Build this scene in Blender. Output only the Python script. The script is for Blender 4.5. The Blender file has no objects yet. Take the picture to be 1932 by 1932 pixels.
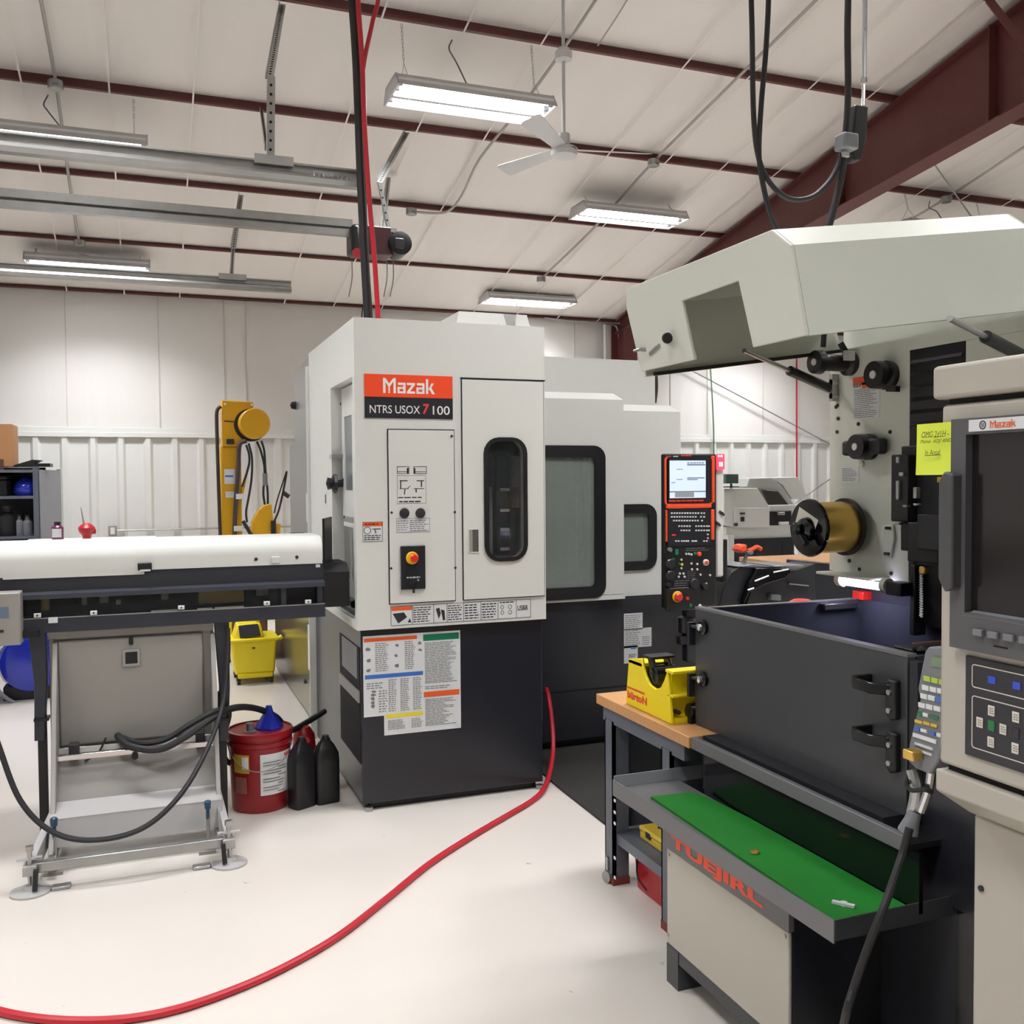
import bpy, bmesh, math, random
from mathutils import Vector, Matrix
from mathutils.geometry import tessellate_polygon
random.seed(11)
V = Vector
SC = bpy.context.scene
COL = SC.collection
# ------------------------------------------------------------------ camera
FPX, YAW, PIT, ROL, EYE = 1800.0, math.radians(20.8), math.radians(1.9), math.radians(.42), V((0, 0, 1.6))
c_fw = V((math.sin(YAW)*math.cos(PIT), math.cos(YAW)*math.cos(PIT), -math.sin(PIT)))
_r0 = V((math.cos(YAW), -math.sin(YAW), 0)); _u0 = _r0.cross(c_fw)
c_rt = _r0*math.cos(ROL) - _u0*math.sin(ROL); c_up = _u0*math.cos(ROL) + _r0*math.sin(ROL)
cam_d = bpy.data.cameras.new('camera'); cam = bpy.data.objects.new('camera', cam_d); COL.objects.link(cam)
cam_d.sensor_fit = 'HORIZONTAL'; cam_d.sensor_width = 36.0; cam_d.lens = 36.0*FPX/1932.0
cam_d.clip_start = .05; cam_d.clip_end = 200
_m = Matrix((c_rt, c_up, -c_fw)).transposed().to_4x4(); _m.translation = EYE
cam.matrix_world = _m
SC.camera = cam
# ------------------------------------------------------------------ world, exposure, lamp strengths
w = bpy.data.worlds.new('world'); SC.world = w; w.use_nodes = True
w.node_tree.nodes['Background'].inputs[0].default_value = (.55, .53, .5, 1)
w.node_tree.nodes['Background'].inputs[1].default_value = .3
SC.view_settings.view_transform = 'Standard'; SC.view_settings.look = 'None'
SC.view_settings.exposure = 0.1; SC.view_settings.gamma = 1.0; SC.view_settings.use_curve_mapping = False
LAMP_WATTS, LAMP_SPREAD, LAMP_TINT = 22.5, 126.0, (.955, .965, 1.0)   # light of one trough of a fluorescent lamp
cy = SC.cycles; cy.max_bounces = 6; cy.diffuse_bounces = 3; cy.glossy_bounces = 3; cy.transmission_bounces = 2; cy.transparent_max_bounces = 6; cy.caustics_reflective = False; cy.caustics_refractive = False; cy.adaptive_threshold = .03; cy.use_light_tree = False
# ------------------------------------------------------------------ measuring: photo direction -> point on a known plane
def ray(x, y): return c_fw + c_rt*((x-966.0)/FPX) - c_up*((y-966.0)/FPX)
def PY(x, y, Y): d = ray(x, y); return EYE + d*((Y-EYE.y)/d.y)
def PX(x, y, X): d = ray(x, y); return EYE + d*((X-EYE.x)/d.x)
def PZ(x, y, Z): d = ray(x, y); return EYE + d*((Z-EYE.z)/d.z)
# ------------------------------------------------------------------ materials
def lin(c):
    return tuple(((v/255.0)/12.92 if v <= 10 else (((v/255.0)+.055)/1.055)**2.4) for v in c)
MATS = {}
def mat(name, rgb, rough=.5, metal=0.0, var=.05, vscale=3.0, bump=0.0, bscale=60.0, stretch=(1, 1, 1), emit=0.0, alpha=1.0, coat=0.0, spec=None, plain=False):
    if name in MATS: return MATS[name]
    m = bpy.data.materials.new(name); m.use_nodes = True; MATS[name] = m
    nt = m.node_tree; b = nt.nodes['Principled BSDF']; L = nt.links
    c = lin(rgb)
    if plain:
        b.inputs['Base Color'].default_value = c+(1,); b.inputs['Roughness'].default_value = rough; b.inputs['Metallic'].default_value = metal
        if emit: b.inputs['Emission Color'].default_value = c+(1,); b.inputs['Emission Strength'].default_value = emit
        return m
    tc = nt.nodes.new('ShaderNodeTexCoord'); mp = nt.nodes.new('ShaderNodeMapping'); L.new(tc.outputs['Object'], mp.inputs[0])
    mp.inputs['Scale'].default_value = stretch
    nz = nt.nodes.new('ShaderNodeTexNoise'); nz.inputs['Scale'].default_value = vscale; nz.inputs['Detail'].default_value = 1.5
    L.new(mp.outputs[0], nz.inputs['Vector'])
    mx = nt.nodes.new('ShaderNodeMix'); mx.data_type = 'RGBA'
    mx.inputs[6].default_value = tuple(v*(1-var) for v in c)+(1,); mx.inputs[7].default_value = tuple(min(1, v*(1+var)) for v in c)+(1,)
    L.new(nz.outputs['Fac'], mx.inputs[0]); L.new(mx.outputs[2], b.inputs['Base Color'])
    b.inputs['Roughness'].default_value = rough
    b.inputs['Metallic'].default_value = metal
    if spec is not None: b.inputs['Specular IOR Level'].default_value = spec
    if coat: b.inputs['Coat Weight'].default_value = coat; b.inputs['Coat Roughness'].default_value = .08
    if bump:
        n2 = nt.nodes.new('ShaderNodeTexNoise'); n2.inputs['Scale'].default_value = bscale; n2.inputs['Detail'].default_value = 1
        L.new(mp.outputs[0], n2.inputs['Vector'])
        bp = nt.nodes.new('ShaderNodeBump'); bp.inputs['Strength'].default_value = bump; bp.inputs['Distance'].default_value = .025 if name == 'vinyl' else .01
        L.new(n2.outputs['Fac'], bp.inputs['Height']); L.new(bp.outputs[0], b.inputs['Normal'])
    if emit:
        b.inputs['Emission Color'].default_value = c+(1,); b.inputs['Emission Strength'].default_value = emit
    if alpha < 1: b.inputs['Alpha'].default_value = alpha
    return m
# ------------------------------------------------------------------ mesh builder
class MB:
    def __init__(s): s.v = []; s.f = []
    def poly(s, pts):
        i = len(s.v); s.v += [V(p) for p in pts]; s.f.append(tuple(range(i, i+len(pts)))); return s
    def box(s, x0, x1, y0, y1, z0, z1):
        i = len(s.v)
        s.v += [V((x, y, z)) for x in (x0, x1) for y in (y0, y1) for z in (z0, z1)]
        s.f += [tuple(i+k for k in q) for q in ((0, 1, 3, 2), (4, 6, 7, 5), (0, 4, 5, 1), (2, 3, 7, 6), (0, 2, 6, 4), (1, 5, 7, 3))]; return s
    def cbox(s, c, sx, sy, sz): return s.box(c[0]-sx/2, c[0]+sx/2, c[1]-sy/2, c[1]+sy/2, c[2]-sz/2, c[2]+sz/2)
    def bar(s, p, q, a, b, up=(0, 0, 1)):
        # rectangular bar from p to q, a wide (sideways), b tall (towards up)
        p, q = V(p), V(q); d = (q-p).normalized(); u = V(up)
        if abs(d.dot(u)) > .98: u = V((1, 0, 0))
        r = d.cross(u).normalized(); u = r.cross(d).normalized()
        i = len(s.v)
        for c in (p, q):
            for sx, sy in ((-1, -1), (1, -1), (1, 1), (-1, 1)): s.v.append(c + r*(sx*a/2) + u*(sy*b/2))
        s.f += [tuple(i+k for k in t) for t in ((0, 3, 2, 1), (4, 5, 6, 7), (0, 1, 5, 4), (1, 2, 6, 5), (2, 3, 7, 6), (3, 0, 4, 7))]; return s
    def ext(s, pts, vec):
        pts = [V(p) for p in pts]; vec = V(vec); n = len(pts); i = len(s.v)
        s.v += pts + [p+vec for p in pts]
        s.f.append(tuple(range(i, i+n))); s.f.append(tuple(range(i+2*n-1, i+n-1, -1)))
        for k in range(n): s.f.append((i+k, i+(k+1) % n, i+n+(k+1) % n, i+n+k))
        return s
    def prism(s, poly, axis, a, b):
        if axis == 'x': return s.ext([(a, p[0], p[1]) for p in poly], (b-a, 0, 0))
        if axis == 'y': return s.ext([(p[0], a, p[1]) for p in poly], (0, b-a, 0))
        return s.ext([(p[0], p[1], a) for p in poly], (0, 0, b-a))
    def plate(s, outer, holes, vec):
        # flat plate with holes: outer and holes are loops of points, vec the thickness
        loops = [[V(p) for p in outer]] + [[V(p) for p in h] for h in holes]; vec = V(vec)
        tri = tessellate_polygon(loops); flat = [p for l in loops for p in l]; n = len(flat); i = len(s.v)
        s.v += flat + [p+vec for p in flat]
        for t in tri: s.f.append(tuple(i+k for k in t)); s.f.append(tuple(i+n+k for k in reversed(t)))
        o = 0
        for l in loops:
            m = len(l)
            for k in range(m): a, b = i+o+k, i+o+(k+1) % m; s.f.append((a, b, b+n, a+n))
            o += m
        return s
    def cyl(s, p, q, r, r2=None, n=16, caps=True):
        p, q = V(p), V(q); d = (q-p).normalized(); a = d.orthogonal().normalized(); b = d.cross(a); r2 = r if r2 is None else r2; i = len(s.v)
        for c, rr in ((p, r), (q, r2)):
            for k in range(n): t = 2*math.pi*k/n; s.v.append(c + a*(rr*math.cos(t)) + b*(rr*math.sin(t)))
        for k in range(n): s.f.append((i+k, i+(k+1) % n, i+n+(k+1) % n, i+n+k))
        if caps: s.f.append(tuple(range(i+n-1, i-1, -1))); s.f.append(tuple(range(i+n, i+2*n)))
        return s
    def lathe(s, o, d, prof, n=24, arc=1.0, ref=None):
        # surface of revolution: prof is a list of (distance along d, radius)
        o, d = V(o), V(d).normalized(); a = (V(ref) - d*V(ref).dot(d)).normalized() if ref else d.orthogonal().normalized(); b = d.cross(a); i = len(s.v); m = len(prof)
        for t_, r_ in prof:
            for k in range(n): t = 2*math.pi*k/n; s.v.append(o + d*t_ + a*(r_*math.cos(t)) + b*(r_*math.sin(t)))
        for j in range(m-1):
            for k in range(n): s.f.append((i+j*n+k, i+j*n+(k+1) % n, i+(j+1)*n+(k+1) % n, i+(j+1)*n+k))
        if prof[0][1] > 1e-5: s.f.append(tuple(range(i+n-1, i-1, -1)))
        if prof[-1][1] > 1e-5: s.f.append(tuple(range(i+(m-1)*n, i+m*n)))
        return s
    def tube(s, pts, r, n=8, sub=6, smooth=True):
        pts = [V(p) for p in pts]
        if smooth and len(pts) > 2:
            P = [pts[0]*2-pts[1]] + pts + [pts[-1]*2-pts[-2]]; out = []
            for j in range(1, len(P)-2):
                for k in range(sub):
                    t = k/sub; a, b, c, d = P[j-1], P[j], P[j+1], P[j+2]
                    out.append(.5*((2*b)+(c-a)*t+(2*a-5*b+4*c-d)*t*t+(3*b-a-3*c+d)*t**3))
            out.append(pts[-1]); pts = out
        i = len(s.v); m = len(pts); u = None
        for j, p in enumerate(pts):
            d = (pts[min(j+1, m-1)]-pts[max(j-1, 0)]).normalized()
            if u is None: u = d.orthogonal().normalized()
            u = (u - d*u.dot(d)).normalized(); b = d.cross(u)
            rr = r(j/(m-1)) if callable(r) else r
            for k in range(n): t = 2*math.pi*k/n; s.v.append(p + u*(rr*math.cos(t)) + b*(rr*math.sin(t)))
        for j in range(m-1):
            for k in range(n): s.f.append((i+j*n+k, i+j*n+(k+1) % n, i+(j+1)*n+(k+1) % n, i+(j+1)*n+k))
        s.f.append(tuple(range(i+n-1, i-1, -1))); s.f.append(tuple(range(i+(m-1)*n, i+m*n))); return s
    def grid(s, fn, nu, nv):
        i = len(s.v)
        for a in range(nu+1):
            for b in range(nv+1): s.v.append(V(fn(a/nu, b/nv)))
        for a in range(nu):
            for b in range(nv): k = i+a*(nv+1)+b; s.f.append((k, k+nv+1, k+nv+2, k+1))
        return s
    def xf(s, M): s.v = [M @ p for p in s.v]; return s
    def build(s, name, m, parent=None, bevel=0.0, seg=2, smooth=True, local=False, angle=32, fixn=True, origin=None):
        me = bpy.data.meshes.new(name)
        off = V((0, 0, 0))
        if parent is not None:
            if not local: off = ROOT.get(parent.name, V((0, 0, 0)))
        elif not local:
            if origin is not None: off = V(origin)
            else:
                xs = [p.x for p in s.v]; ys = [p.y for p in s.v]; zs = [p.z for p in s.v]
                off = V(((min(xs)+max(xs))/2, (min(ys)+max(ys))/2, min(zs)))
        me.from_pydata([p-off for p in s.v], [], s.f)
        if fixn:
            bm = bmesh.new(); bm.from_mesh(me); bmesh.ops.recalc_face_normals(bm, faces=bm.faces); bm.to_mesh(me); bm.free()
        me.materials.append(m if not isinstance(m, str) else MATS[m])
        if smooth:
            for p in me.polygons: p.use_smooth = True
            me.set_sharp_from_angle(angle=math.radians(angle))
        o = bpy.data.objects.new(name, me); COL.objects.link(o)
        if name.endswith(('_print', '_lines', 'hole_row')): o['kind'] = 'stuff'
        if parent is not None: o.parent = parent; ROOT[o.name] = off
        else: o.location = off; ROOT[o.name] = off
        if bevel:
            md = o.modifiers.new('bevel', 'BEVEL'); md.width = bevel; md.segments = seg; md.limit_method = 'ANGLE'; md.angle_limit = math.radians(35)
        return o
ROOT = {}
def tag(o, label=None, cat=None, group=None, kind=None):
    if label: o['label'] = label
    if cat: o['category'] = cat
    if group: o['group'] = group
    if kind: o['kind'] = kind
    return o
def thing(name, label, cat, loc=(0, 0, 0), rotz=0.0, group=None):
    o = bpy.data.objects.new(name, None); COL.objects.link(o); o.empty_display_size = .1
    o.location = loc; o.rotation_euler = (0, 0, rotz); ROOT[o.name] = V(loc)
    return tag(o, label, cat, group)
def dup(root, loc, label=None, group=None):
    r = root.copy(); COL.objects.link(r); r.location = loc; ROOT[r.name] = V(loc)
    for ch in list(root.children):
        c = ch.copy(); COL.objects.link(c); c.parent = r
        for g in list(ch.children):
            d = g.copy(); COL.objects.link(d); d.parent = c
    if label: r['label'] = label
    if group: r['group'] = group
    return r
def struct(mb, name, m, **k): return tag(mb.build(name, m, **k), kind='structure')
# a flat face to lay plates and print on: origin, right, up; outward is right x up turned to the viewer
class Face:
    def __init__(s, o, u, v): s.o = V(o); s.u = V(u).normalized(); s.v = V(v).normalized(); s.n = s.u.cross(s.v).normalized()
    def p(s, a, b, d=0.0): return s.o + s.u*a + s.v*b + s.n*d
    def uv(s, P): w_ = V(P)-s.o; return w_.dot(s.u), w_.dot(s.v)
    def rect(s, mb, a0, a1, b0, b1, d0=0.0, d1=.002):
        return mb.ext([s.p(a0, b0, d0), s.p(a1, b0, d0), s.p(a1, b1, d0), s.p(a0, b1, d0)], s.n*(d1-d0))
    def rrect(s, a0, a1, b0, b1, r, d=0.0, n=5):
        out = []
        for cx, cy, st in ((a1-r, b1-r, 0), (a0+r, b1-r, 90), (a0+r, b0+r, 180), (a1-r, b0+r, 270)):
            for k in range(n+1): t = math.radians(st+90*k/n); out.append(s.p(cx+r*math.cos(t), cy+r*math.sin(t), d))
        return out
    def frame(s, mb, a0, a1, b0, b1, w_, d0=0.0, d1=.002, r=0.0, ri=None):
        if r: return mb.plate(s.rrect(a0, a1, b0, b1, r, d0), [s.rrect(a0+w_, a1-w_, b0+w_, b1-w_, max(.001, r-w_) if ri is None else ri, d0)], s.n*(d1-d0))
        return mb.plate([s.p(a0, b0, d0), s.p(a1, b0, d0), s.p(a1, b1, d0), s.p(a0, b1, d0)], [[s.p(a0+w_, b0+w_, d0), s.p(a1-w_, b0+w_, d0), s.p(a1-w_, b1-w_, d0), s.p(a0+w_, b1-w_, d0)]], s.n*(d1-d0))
    def disc(s, mb, a, b, r, d0=0.0, d1=.01, r2=None, n=18): return mb.cyl(s.p(a, b, d0), s.p(a, b, d1), r, r2, n)
    def lines(s, mb, a0, a1, b0, b1, n, d=.0022, fill=.5, ragged=.25):
        # rows of unreadable small print
        h = (b1-b0)/n
        for k in range(n):
            y = b1-(k+.5)*h; x = a0; end = a1-(a1-a0)*ragged*random.random()
            while x < end:
                L = min((a1-a0)*random.uniform(.06, .2)+h*.5, end-x); s.rect(mb, x, x+L, y-h*fill/2, y+h*fill/2, d-.0004, d); x += L+h*.35
        return mb
def text_mb(string, face, a0, a1, b0, b1, d=.002, bold=0.0, thick=.0006, shear=0.0):
    cu = bpy.data.curves.new('t', 'FONT'); cu.body = string; cu.size = 1.0; cu.offset = bold; cu.shear = shear; cu.resolution_u = 4; cu.fill_mode = 'FRONT'
    o = bpy.data.objects.new('t', cu); COL.objects.link(o)
    dg = bpy.context.evaluated_depsgraph_get(); me = bpy.data.meshes.new_from_object(o.evaluated_get(dg))
    vs = [v.co.copy() for v in me.vertices]; fs = [tuple(p.vertices) for p in me.polygons]
    bpy.data.objects.remove(o); bpy.data.curves.remove(cu); bpy.data.meshes.remove(me)
    x0 = min(v.x for v in vs); x1 = max(v.x for v in vs); y0 = min(v.y for v in vs); y1 = max(v.y for v in vs)
    mb = MB(); mb.v = [face.p(a0+(v.x-x0)/(x1-x0)*(a1-a0), b0+(v.y-y0)/(y1-y0)*(b1-b0), d) for v in vs]; mb.f = fs
    return mb
def write(string, face, a0, a1, b0, b1, m, parent, d=.002, bold=0.0, name='lettering', shear=0.0):
    return text_mb(string, face, a0, a1, b0, b1, d, bold, shear=shear).build(name, m, parent, smooth=False, fixn=False)
# ------------------------------------------------------------------ the paints and stuffs of the shop
mat('vinyl', (243, 237, 231), .5, var=.03, vscale=1.2, bump=.75, bscale=1.7, stretch=(2.6, .35, 1))
mat('wall_vinyl', (224, 221, 216), .45, var=.03, vscale=1.0, bump=.2, bscale=4, stretch=(2.5, 1, .3))
mat('seam_tape', (205, 198, 190), .5)
mat('liner', (222, 222, 218), .35, var=.03)
mat('red_iron', (100, 52, 50), .5, var=.12, vscale=6)
mat('floor_paint', (214, 207, 198), .2, var=.03, vscale=1.4, bump=.03, bscale=3)
mat('white_paint', (217, 217, 211), .32, var=.012, vscale=30)
mat('door_white', (213, 213, 207), .28, var=.012, vscale=30)
mat('charcoal', (36, 37, 43), .28, var=.04, vscale=40)
mat('feeder_dark', (48, 50, 58), .35, var=.06)
mat('charcoal_dull', (34, 35, 40), .5, var=.08)
mat('edm_dark', (62, 63, 66), .35, var=.05)
mat('edm_grey', (104, 104, 106), .4, var=.05)
mat('black', (22, 22, 24), .4, var=.1)
mat('black_gloss', (14, 14, 17), .12, var=.1)
mat('rubber', (30, 29, 31), .6, var=.1)
mat('gap', (10, 10, 11), .8)
mat('cream', (180, 174, 162), .4, var=.02)
mat('edm_cream', (212, 214, 202), .4, var=.02)
mat('galv', (168, 168, 166), .34, metal=.85, var=.12, vscale=14)
mat('chrome', (215, 215, 215), .15, metal=1.0, var=.02)
mat('steel', (178, 178, 178), .3, metal=.9, var=.08)
mat('grey_box', (150, 146, 140), .42, var=.03)
mat('grey_cab', (128, 128, 127), .3, metal=.35, var=.05)
mat('bench_grey', (92, 97, 106), .4, var=.06)
mat('wood', (196, 146, 96), .45, var=.14, vscale=6, stretch=(1, 14, 6))
mat('brown_wood', (92, 62, 44), .5, var=.15, vscale=5, stretch=(8, 1, 1))
mat('orange', (240, 84, 40), .4, var=.02)
mat('brand_orange', (247, 78, 34), .4, var=.01)
mat('white_print', (236, 234, 230), .5, var=.01)
mat('ink', (38, 38, 40), .6, var=.05)
mat('ink_grey', (120, 120, 122), .6, var=.05)
mat('red_print', (226, 62, 50), .5, var=.02)
mat('sticker', (216, 218, 218), .4, var=.02)
mat('blue_print', (64, 110, 190), .4, var=.02)
mat('green_print', (18, 118, 82), .4, var=.02)
mat('yellow_print', (228, 212, 60), .4, var=.02)
mat('orange_print', (232, 96, 44), .4, var=.02)
mat('red', (176, 26, 34), .35, var=.04)
mat('hose_red', (186, 30, 44), .4, var=.05)
mat('bucket_red', (150, 24, 32), .32, var=.05)
mat('estop_red', (220, 44, 34), .3, var=.02)
mat('estop_yellow', (236, 190, 30), .35, var=.02)
mat('yellow', (238, 214, 26), .35, var=.03)
mat('crane_yellow', (212, 160, 22), .38, var=.06)
mat('dirty_yellow', (206, 176, 62), .4, var=.08)
mat('blue', (26, 44, 170), .14, var=.08, coat=.4)
mat('green_mat', (11, 120, 28), .75, var=.16, vscale=5, bump=.15, bscale=300)
mat('brass', (232, 192, 104), .34, metal=.9, var=.1, vscale=40, stretch=(60, 1, 1))
mat('note', (222, 236, 74), .6, var=.02)
mat('cardboard', (178, 128, 84), .7, var=.06)
mat('key_white', (214, 208, 192), .4)
mat('key_blue', (48, 78, 196), .4)
mat('key_green', (28, 116, 66), .4)
mat('key_lime', (176, 200, 84), .4)
mat('lcd', (120, 140, 112), .3)
mat('screen_off', (34, 30, 30), .14, var=.2, vscale=2)
mat('panel_grey', (86, 85, 87), .42, var=.03)
mat('floor_mat', (44, 42, 40), .7, var=.12, vscale=20, bump=.5, bscale=160)
mat('bottle_magenta', (110, 28, 84), .3)
mat('plastic_grey', (120, 122, 126), .4)
mat('jug', (28, 27, 30), .38, var=.1)
mat('tube_light', (249, 250, 252), .5, var=0, emit=14.0, plain=True)
MATS['tube_light'].cycles.emission_sampling = 'NONE'
mat('strip_light', (226, 220, 255), .5, var=0, emit=9.0, plain=True)
MATS['strip_light'].cycles.emission_sampling = 'NONE'
mat('reflector', (240, 240, 242), .35, metal=.2, var=.01)
mat('fixture_white', (206, 204, 204), .4, var=.02)
mat('screen_on', (206, 222, 240), .3, var=.05, vscale=6, emit=.4)
mat('lamp_red', (255, 70, 96), .3, var=.02, emit=1.1)
mat('lamp_lit', (255, 214, 220), .3, var=.0, emit=1.6)
mat('tank_steel', (60, 62, 72), .14, metal=.35, var=.12, vscale=4)
def glass(name, rgb, a, rough=.06):
    m = mat(name, rgb, rough, var=.12, vscale=2.5); nt = m.node_tree; b = nt.nodes['Principled BSDF']; out = nt.nodes['Material Output']
    tr = nt.nodes.new('ShaderNodeBsdfTransparent'); mx = nt.nodes.new('ShaderNodeMixShader'); mx.inputs[0].default_value = a
    nt.links.new(tr.outputs[0], mx.inputs[1]); nt.links.new(b.outputs[0], mx.inputs[2]); nt.links.new(mx.outputs[0], out.inputs[0]); return m
glass('smoke_glass', (70, 74, 76), .25)
glass('milky_glass', (150, 160, 154), .45, .1)
glass('clear_plastic', (150, 150, 150), .3, .1)

# scuffs and specks on the painted floor
_nt = MATS['floor_paint'].node_tree; _b = _nt.nodes['Principled BSDF']; _src = _b.inputs['Base Color'].links[0].from_socket
_tc = _nt.nodes.new('ShaderNodeTexCoord'); _n = _nt.nodes.new('ShaderNodeTexNoise'); _n.inputs['Scale'].default_value = 16; _n.inputs['Detail'].default_value = 3; _n.inputs['Distortion'].default_value = .6
_nt.links.new(_tc.outputs['Object'], _n.inputs['Vector'])
_r = _nt.nodes.new('ShaderNodeMapRange'); _r.inputs[1].default_value = .74; _r.inputs[2].default_value = .8; _r.inputs[3].default_value = 0; _r.inputs[4].default_value = .55
_nt.links.new(_n.outputs['Fac'], _r.inputs[0])
_x = _nt.nodes.new('ShaderNodeMix'); _x.data_type = 'RGBA'; _x.inputs[7].default_value = lin((120, 112, 104))+(1,)
_nt.links.new(_r.outputs[0], _x.inputs[0]); _nt.links.new(_src, _x.inputs[6]); _nt.links.new(_x.outputs[2], _b.inputs['Base Color'])

def mazak(face, a0, a1, b0, b1, m, parent, d=.0045):
    # the maker's block letters, drawn as strokes
    S = [[(0, 0), (.17, 0), (.17, 1), (0, 1)], [(.17, 1), (.17, .72), (.36, .42), (.46, .58)], [(.36, .58), (.46, .42), (.70, .78), (.70, 1)], [(.36, 0), (.46, 0), (.46, .5), (.36, .5)], [(.70, 0), (.87, 0), (.87, 1), (.70, 1)]]
    def add(o, L): S.extend([[(x+o, y) for x, y in q] for q in L])
    A = [[(.04, .56), (.5, .56), (.56, .72), (.04, .72)], [(.4, 0), (.56, 0), (.56, .72), (.4, .72)], [(0, .29), (.4, .29), (.4, .43), (.06, .43)], [(0, 0), (.4, 0), (.4, .14), (0, .14)], [(0, 0), (.15, 0), (.15, .43), (0, .43)]]
    add(.97, A)
    add(1.62, [[(0, .56), (.56, .56), (.56, .72), (0, .72)], [(0, 0), (.56, 0), (.56, .15), (0, .15)], [(0, .12), (.2, .12), (.56, .6), (.36, .6)]])
    add(2.27, A)
    add(2.93, [[(0, 0), (.16, 0), (.16, 1), (0, 1)], [(.16, .28), (.28, .28), (.56, .72), (.38, .72)], [(.2, .4), (.36, .46), (.62, 0), (.42, 0)]])
    k = MB(); W = 3.55
    for i, q in enumerate(S):
        dd = d+.00015*(i % 5); pts = [face.p(a0+(a1-a0)*x/W, b0+(b1-b0)*y, dd) for x, y in q]
        if (pts[1]-pts[0]).cross(pts[2]-pts[0]).dot(face.n) < 0: pts.reverse()
        k.poly(pts)
    return k.build('lettering', m, parent, smooth=False, fixn=False)
# ================================================================== the building
YW, ZE, SL, SP, XR = 12.3, 3.86, .20, 1.362, 6.2
YRIDGE = 3.4
def roofz(y): return ZE + SL*(YW-y) if y >= YRIDGE else ZE + SL*(YW-YRIDGE) - SL*(YRIDGE-y)
def RP(x, y, dz=0.0):
    d = ray(x, y); t = (ZE - dz + SL*YW - EYE.z - SL*EYE.y)/(d.z + SL*d.y); return EYE + d*t
X0, X1, Y0 = -5.0, 13.0, -5.5
struct(MB().box(X0-.2, X1+.2, Y0-.2, YW+.3, -.12, 0), 'floor', 'floor_paint')
# worn marks on the painted floor
# the roof blanket sags a little between the purlins
pur_y = [YW-SP*k for k in range(0, 7)]
allp = pur_y + [YRIDGE-(p-YRIDGE) for p in pur_y[::-1]]
def sag(x, y):
    t = ((YW-y)/SP) % 1.0 if y >= YRIDGE else ((YW-(2*YRIDGE-y))/SP) % 1.0
    w1 = math.sin(x*5.1+math.sin(x*1.7)*2)*.5+math.sin(x*11.3+1.2)*.3+math.sin(x*2.3+y*.7)*.4
    up = .028+.036*max(0, min(1, (10.2-y)/1.4))
    return up - (up*.75+.012*w1)*math.sin(math.pi*t)**.7
ys = []
for a, b in zip(sorted(allp)[:-1], sorted(allp)[1:]):
    if b-a > 1e-4: ys += [a+(b-a)*k/8 for k in range(8)]
ys.append(YW); ys = sorted(set([round(q, 4) for q in ys]+[YRIDGE])); nx = 150
mb = MB(); i0 = 0
for q in ys:
    for k in range(nx+1):
        x = X0+(X1-X0)*k/nx; mb.v.append(V((x, q, roofz(q)+sag(x, q))))
for a in range(len(ys)-1):
    for k in range(nx): i = a*(nx+1)+k; mb.f.append((i, i+1, i+nx+2, i+nx+1))
ceiling = struct(mb, 'ceiling', 'vinyl', fixn=False, angle=60)
# support bands across the purlins
xb = PY(125, 547, YW).x
bm_ = MB(); bm_.ext([(0, YW, roofz(YW)-.022), (0, YRIDGE, roofz(YRIDGE)-.022), (0, YRIDGE, roofz(YRIDGE)-.019), (0, YW, roofz(YW)-.019)], (.014, 0, 0))
b0 = bm_.build('band', 'vinyl', ceiling, local=True, smooth=False); b0.location = (xb-6*.62, 0, 0)
b0.location = V((xb-6*.62, 0, 0))-ROOT[ceiling.name]
for k in range(-5, 18):
    x = xb+k*.62
    if x < X1-.3 and not (XR-.05 < x < XR+.4) and k not in (-1, 3, 7, 12):
        c = b0.copy(); COL.objects.link(c); c.location = V((x, 0, 0))-ROOT[ceiling.name]
# purlins: zed sections of red iron
def purlin(y, x0, x1):
    z = roofz(y)
    p = [(y-.035, z-.015), (y-.035, z+.005), (y-.029, z+.005), (y-.029, z-.009), (y-.003, z-.009), (y-.003, z+.12), (y+.003, z+.12), (y+.003, z-.015)]
    return struct(MB().prism(p, 'x', x0, x1), 'purlin', 'red_iron', smooth=False)
for y in pur_y[:6] + [2*YRIDGE-p for p in pur_y[:6]]: purlin(y, X0, X1)
# main frame: rafter with web and flanges, and its column
def zb(y): return 4.424+.11*(5.42-y) if y >= YRIDGE else 4.424+.11*(5.42-YRIDGE)-.11*(YRIDGE-y)
def rafter(x):
    yy = [Y0+.1, YRIDGE, YW-.1]; web = [(yy[0], zb(yy[0])), (yy[1], zb(yy[1])), (yy[2], zb(yy[2])), (yy[2], roofz(yy[2])-.02), (yy[1], roofz(yy[1])-.02), (yy[0], roofz(yy[0])-.02)]
    r = MB().prism(web, 'x', x+.095, x+.105)
    for a, b in ((yy[0], yy[1]), (yy[1], yy[2])):
        r.ext([(x, a, zb(a)-.012), (x, b, zb(b)-.012), (x, b, zb(b)), (x, a, zb(a))], (.2, 0, 0))
        r.ext([(x+.03, a, roofz(a)-.035), (x+.03, b, roofz(b)-.035), (x+.03, b, roofz(b)-.02), (x+.03, a, roofz(a)-.02)], (.14, 0, 0))
    f = struct(r, 'rafter', 'red_iron', smooth=False)
    for y in (5.75, 4.9, 7.5):
        MB().box(x+.005, x+.195, y, y+.01, zb(y)+.002, roofz(y)-.036).build('stiffener', 'red_iron', f, smooth=False)
    c = MB().box(x, x+.2, YW-.42, YW-.405, 0, zb(YW-.4)).box(x, x+.2, YW-.03, YW-.015, 0, roofz(YW)-.04).box(x+.095, x+.105, YW-.405, YW-.03, 0, roofz(YW)-.1)
    struct(c, 'column', 'red_iron', smooth=False)
    return f
raf = rafter(XR)
MB().bar(PX(1850, -20, XR-.25), PX(1940, 95, XR-.05), .05, .05).build('flange_brace', 'red_iron', raf, smooth=False)
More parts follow.
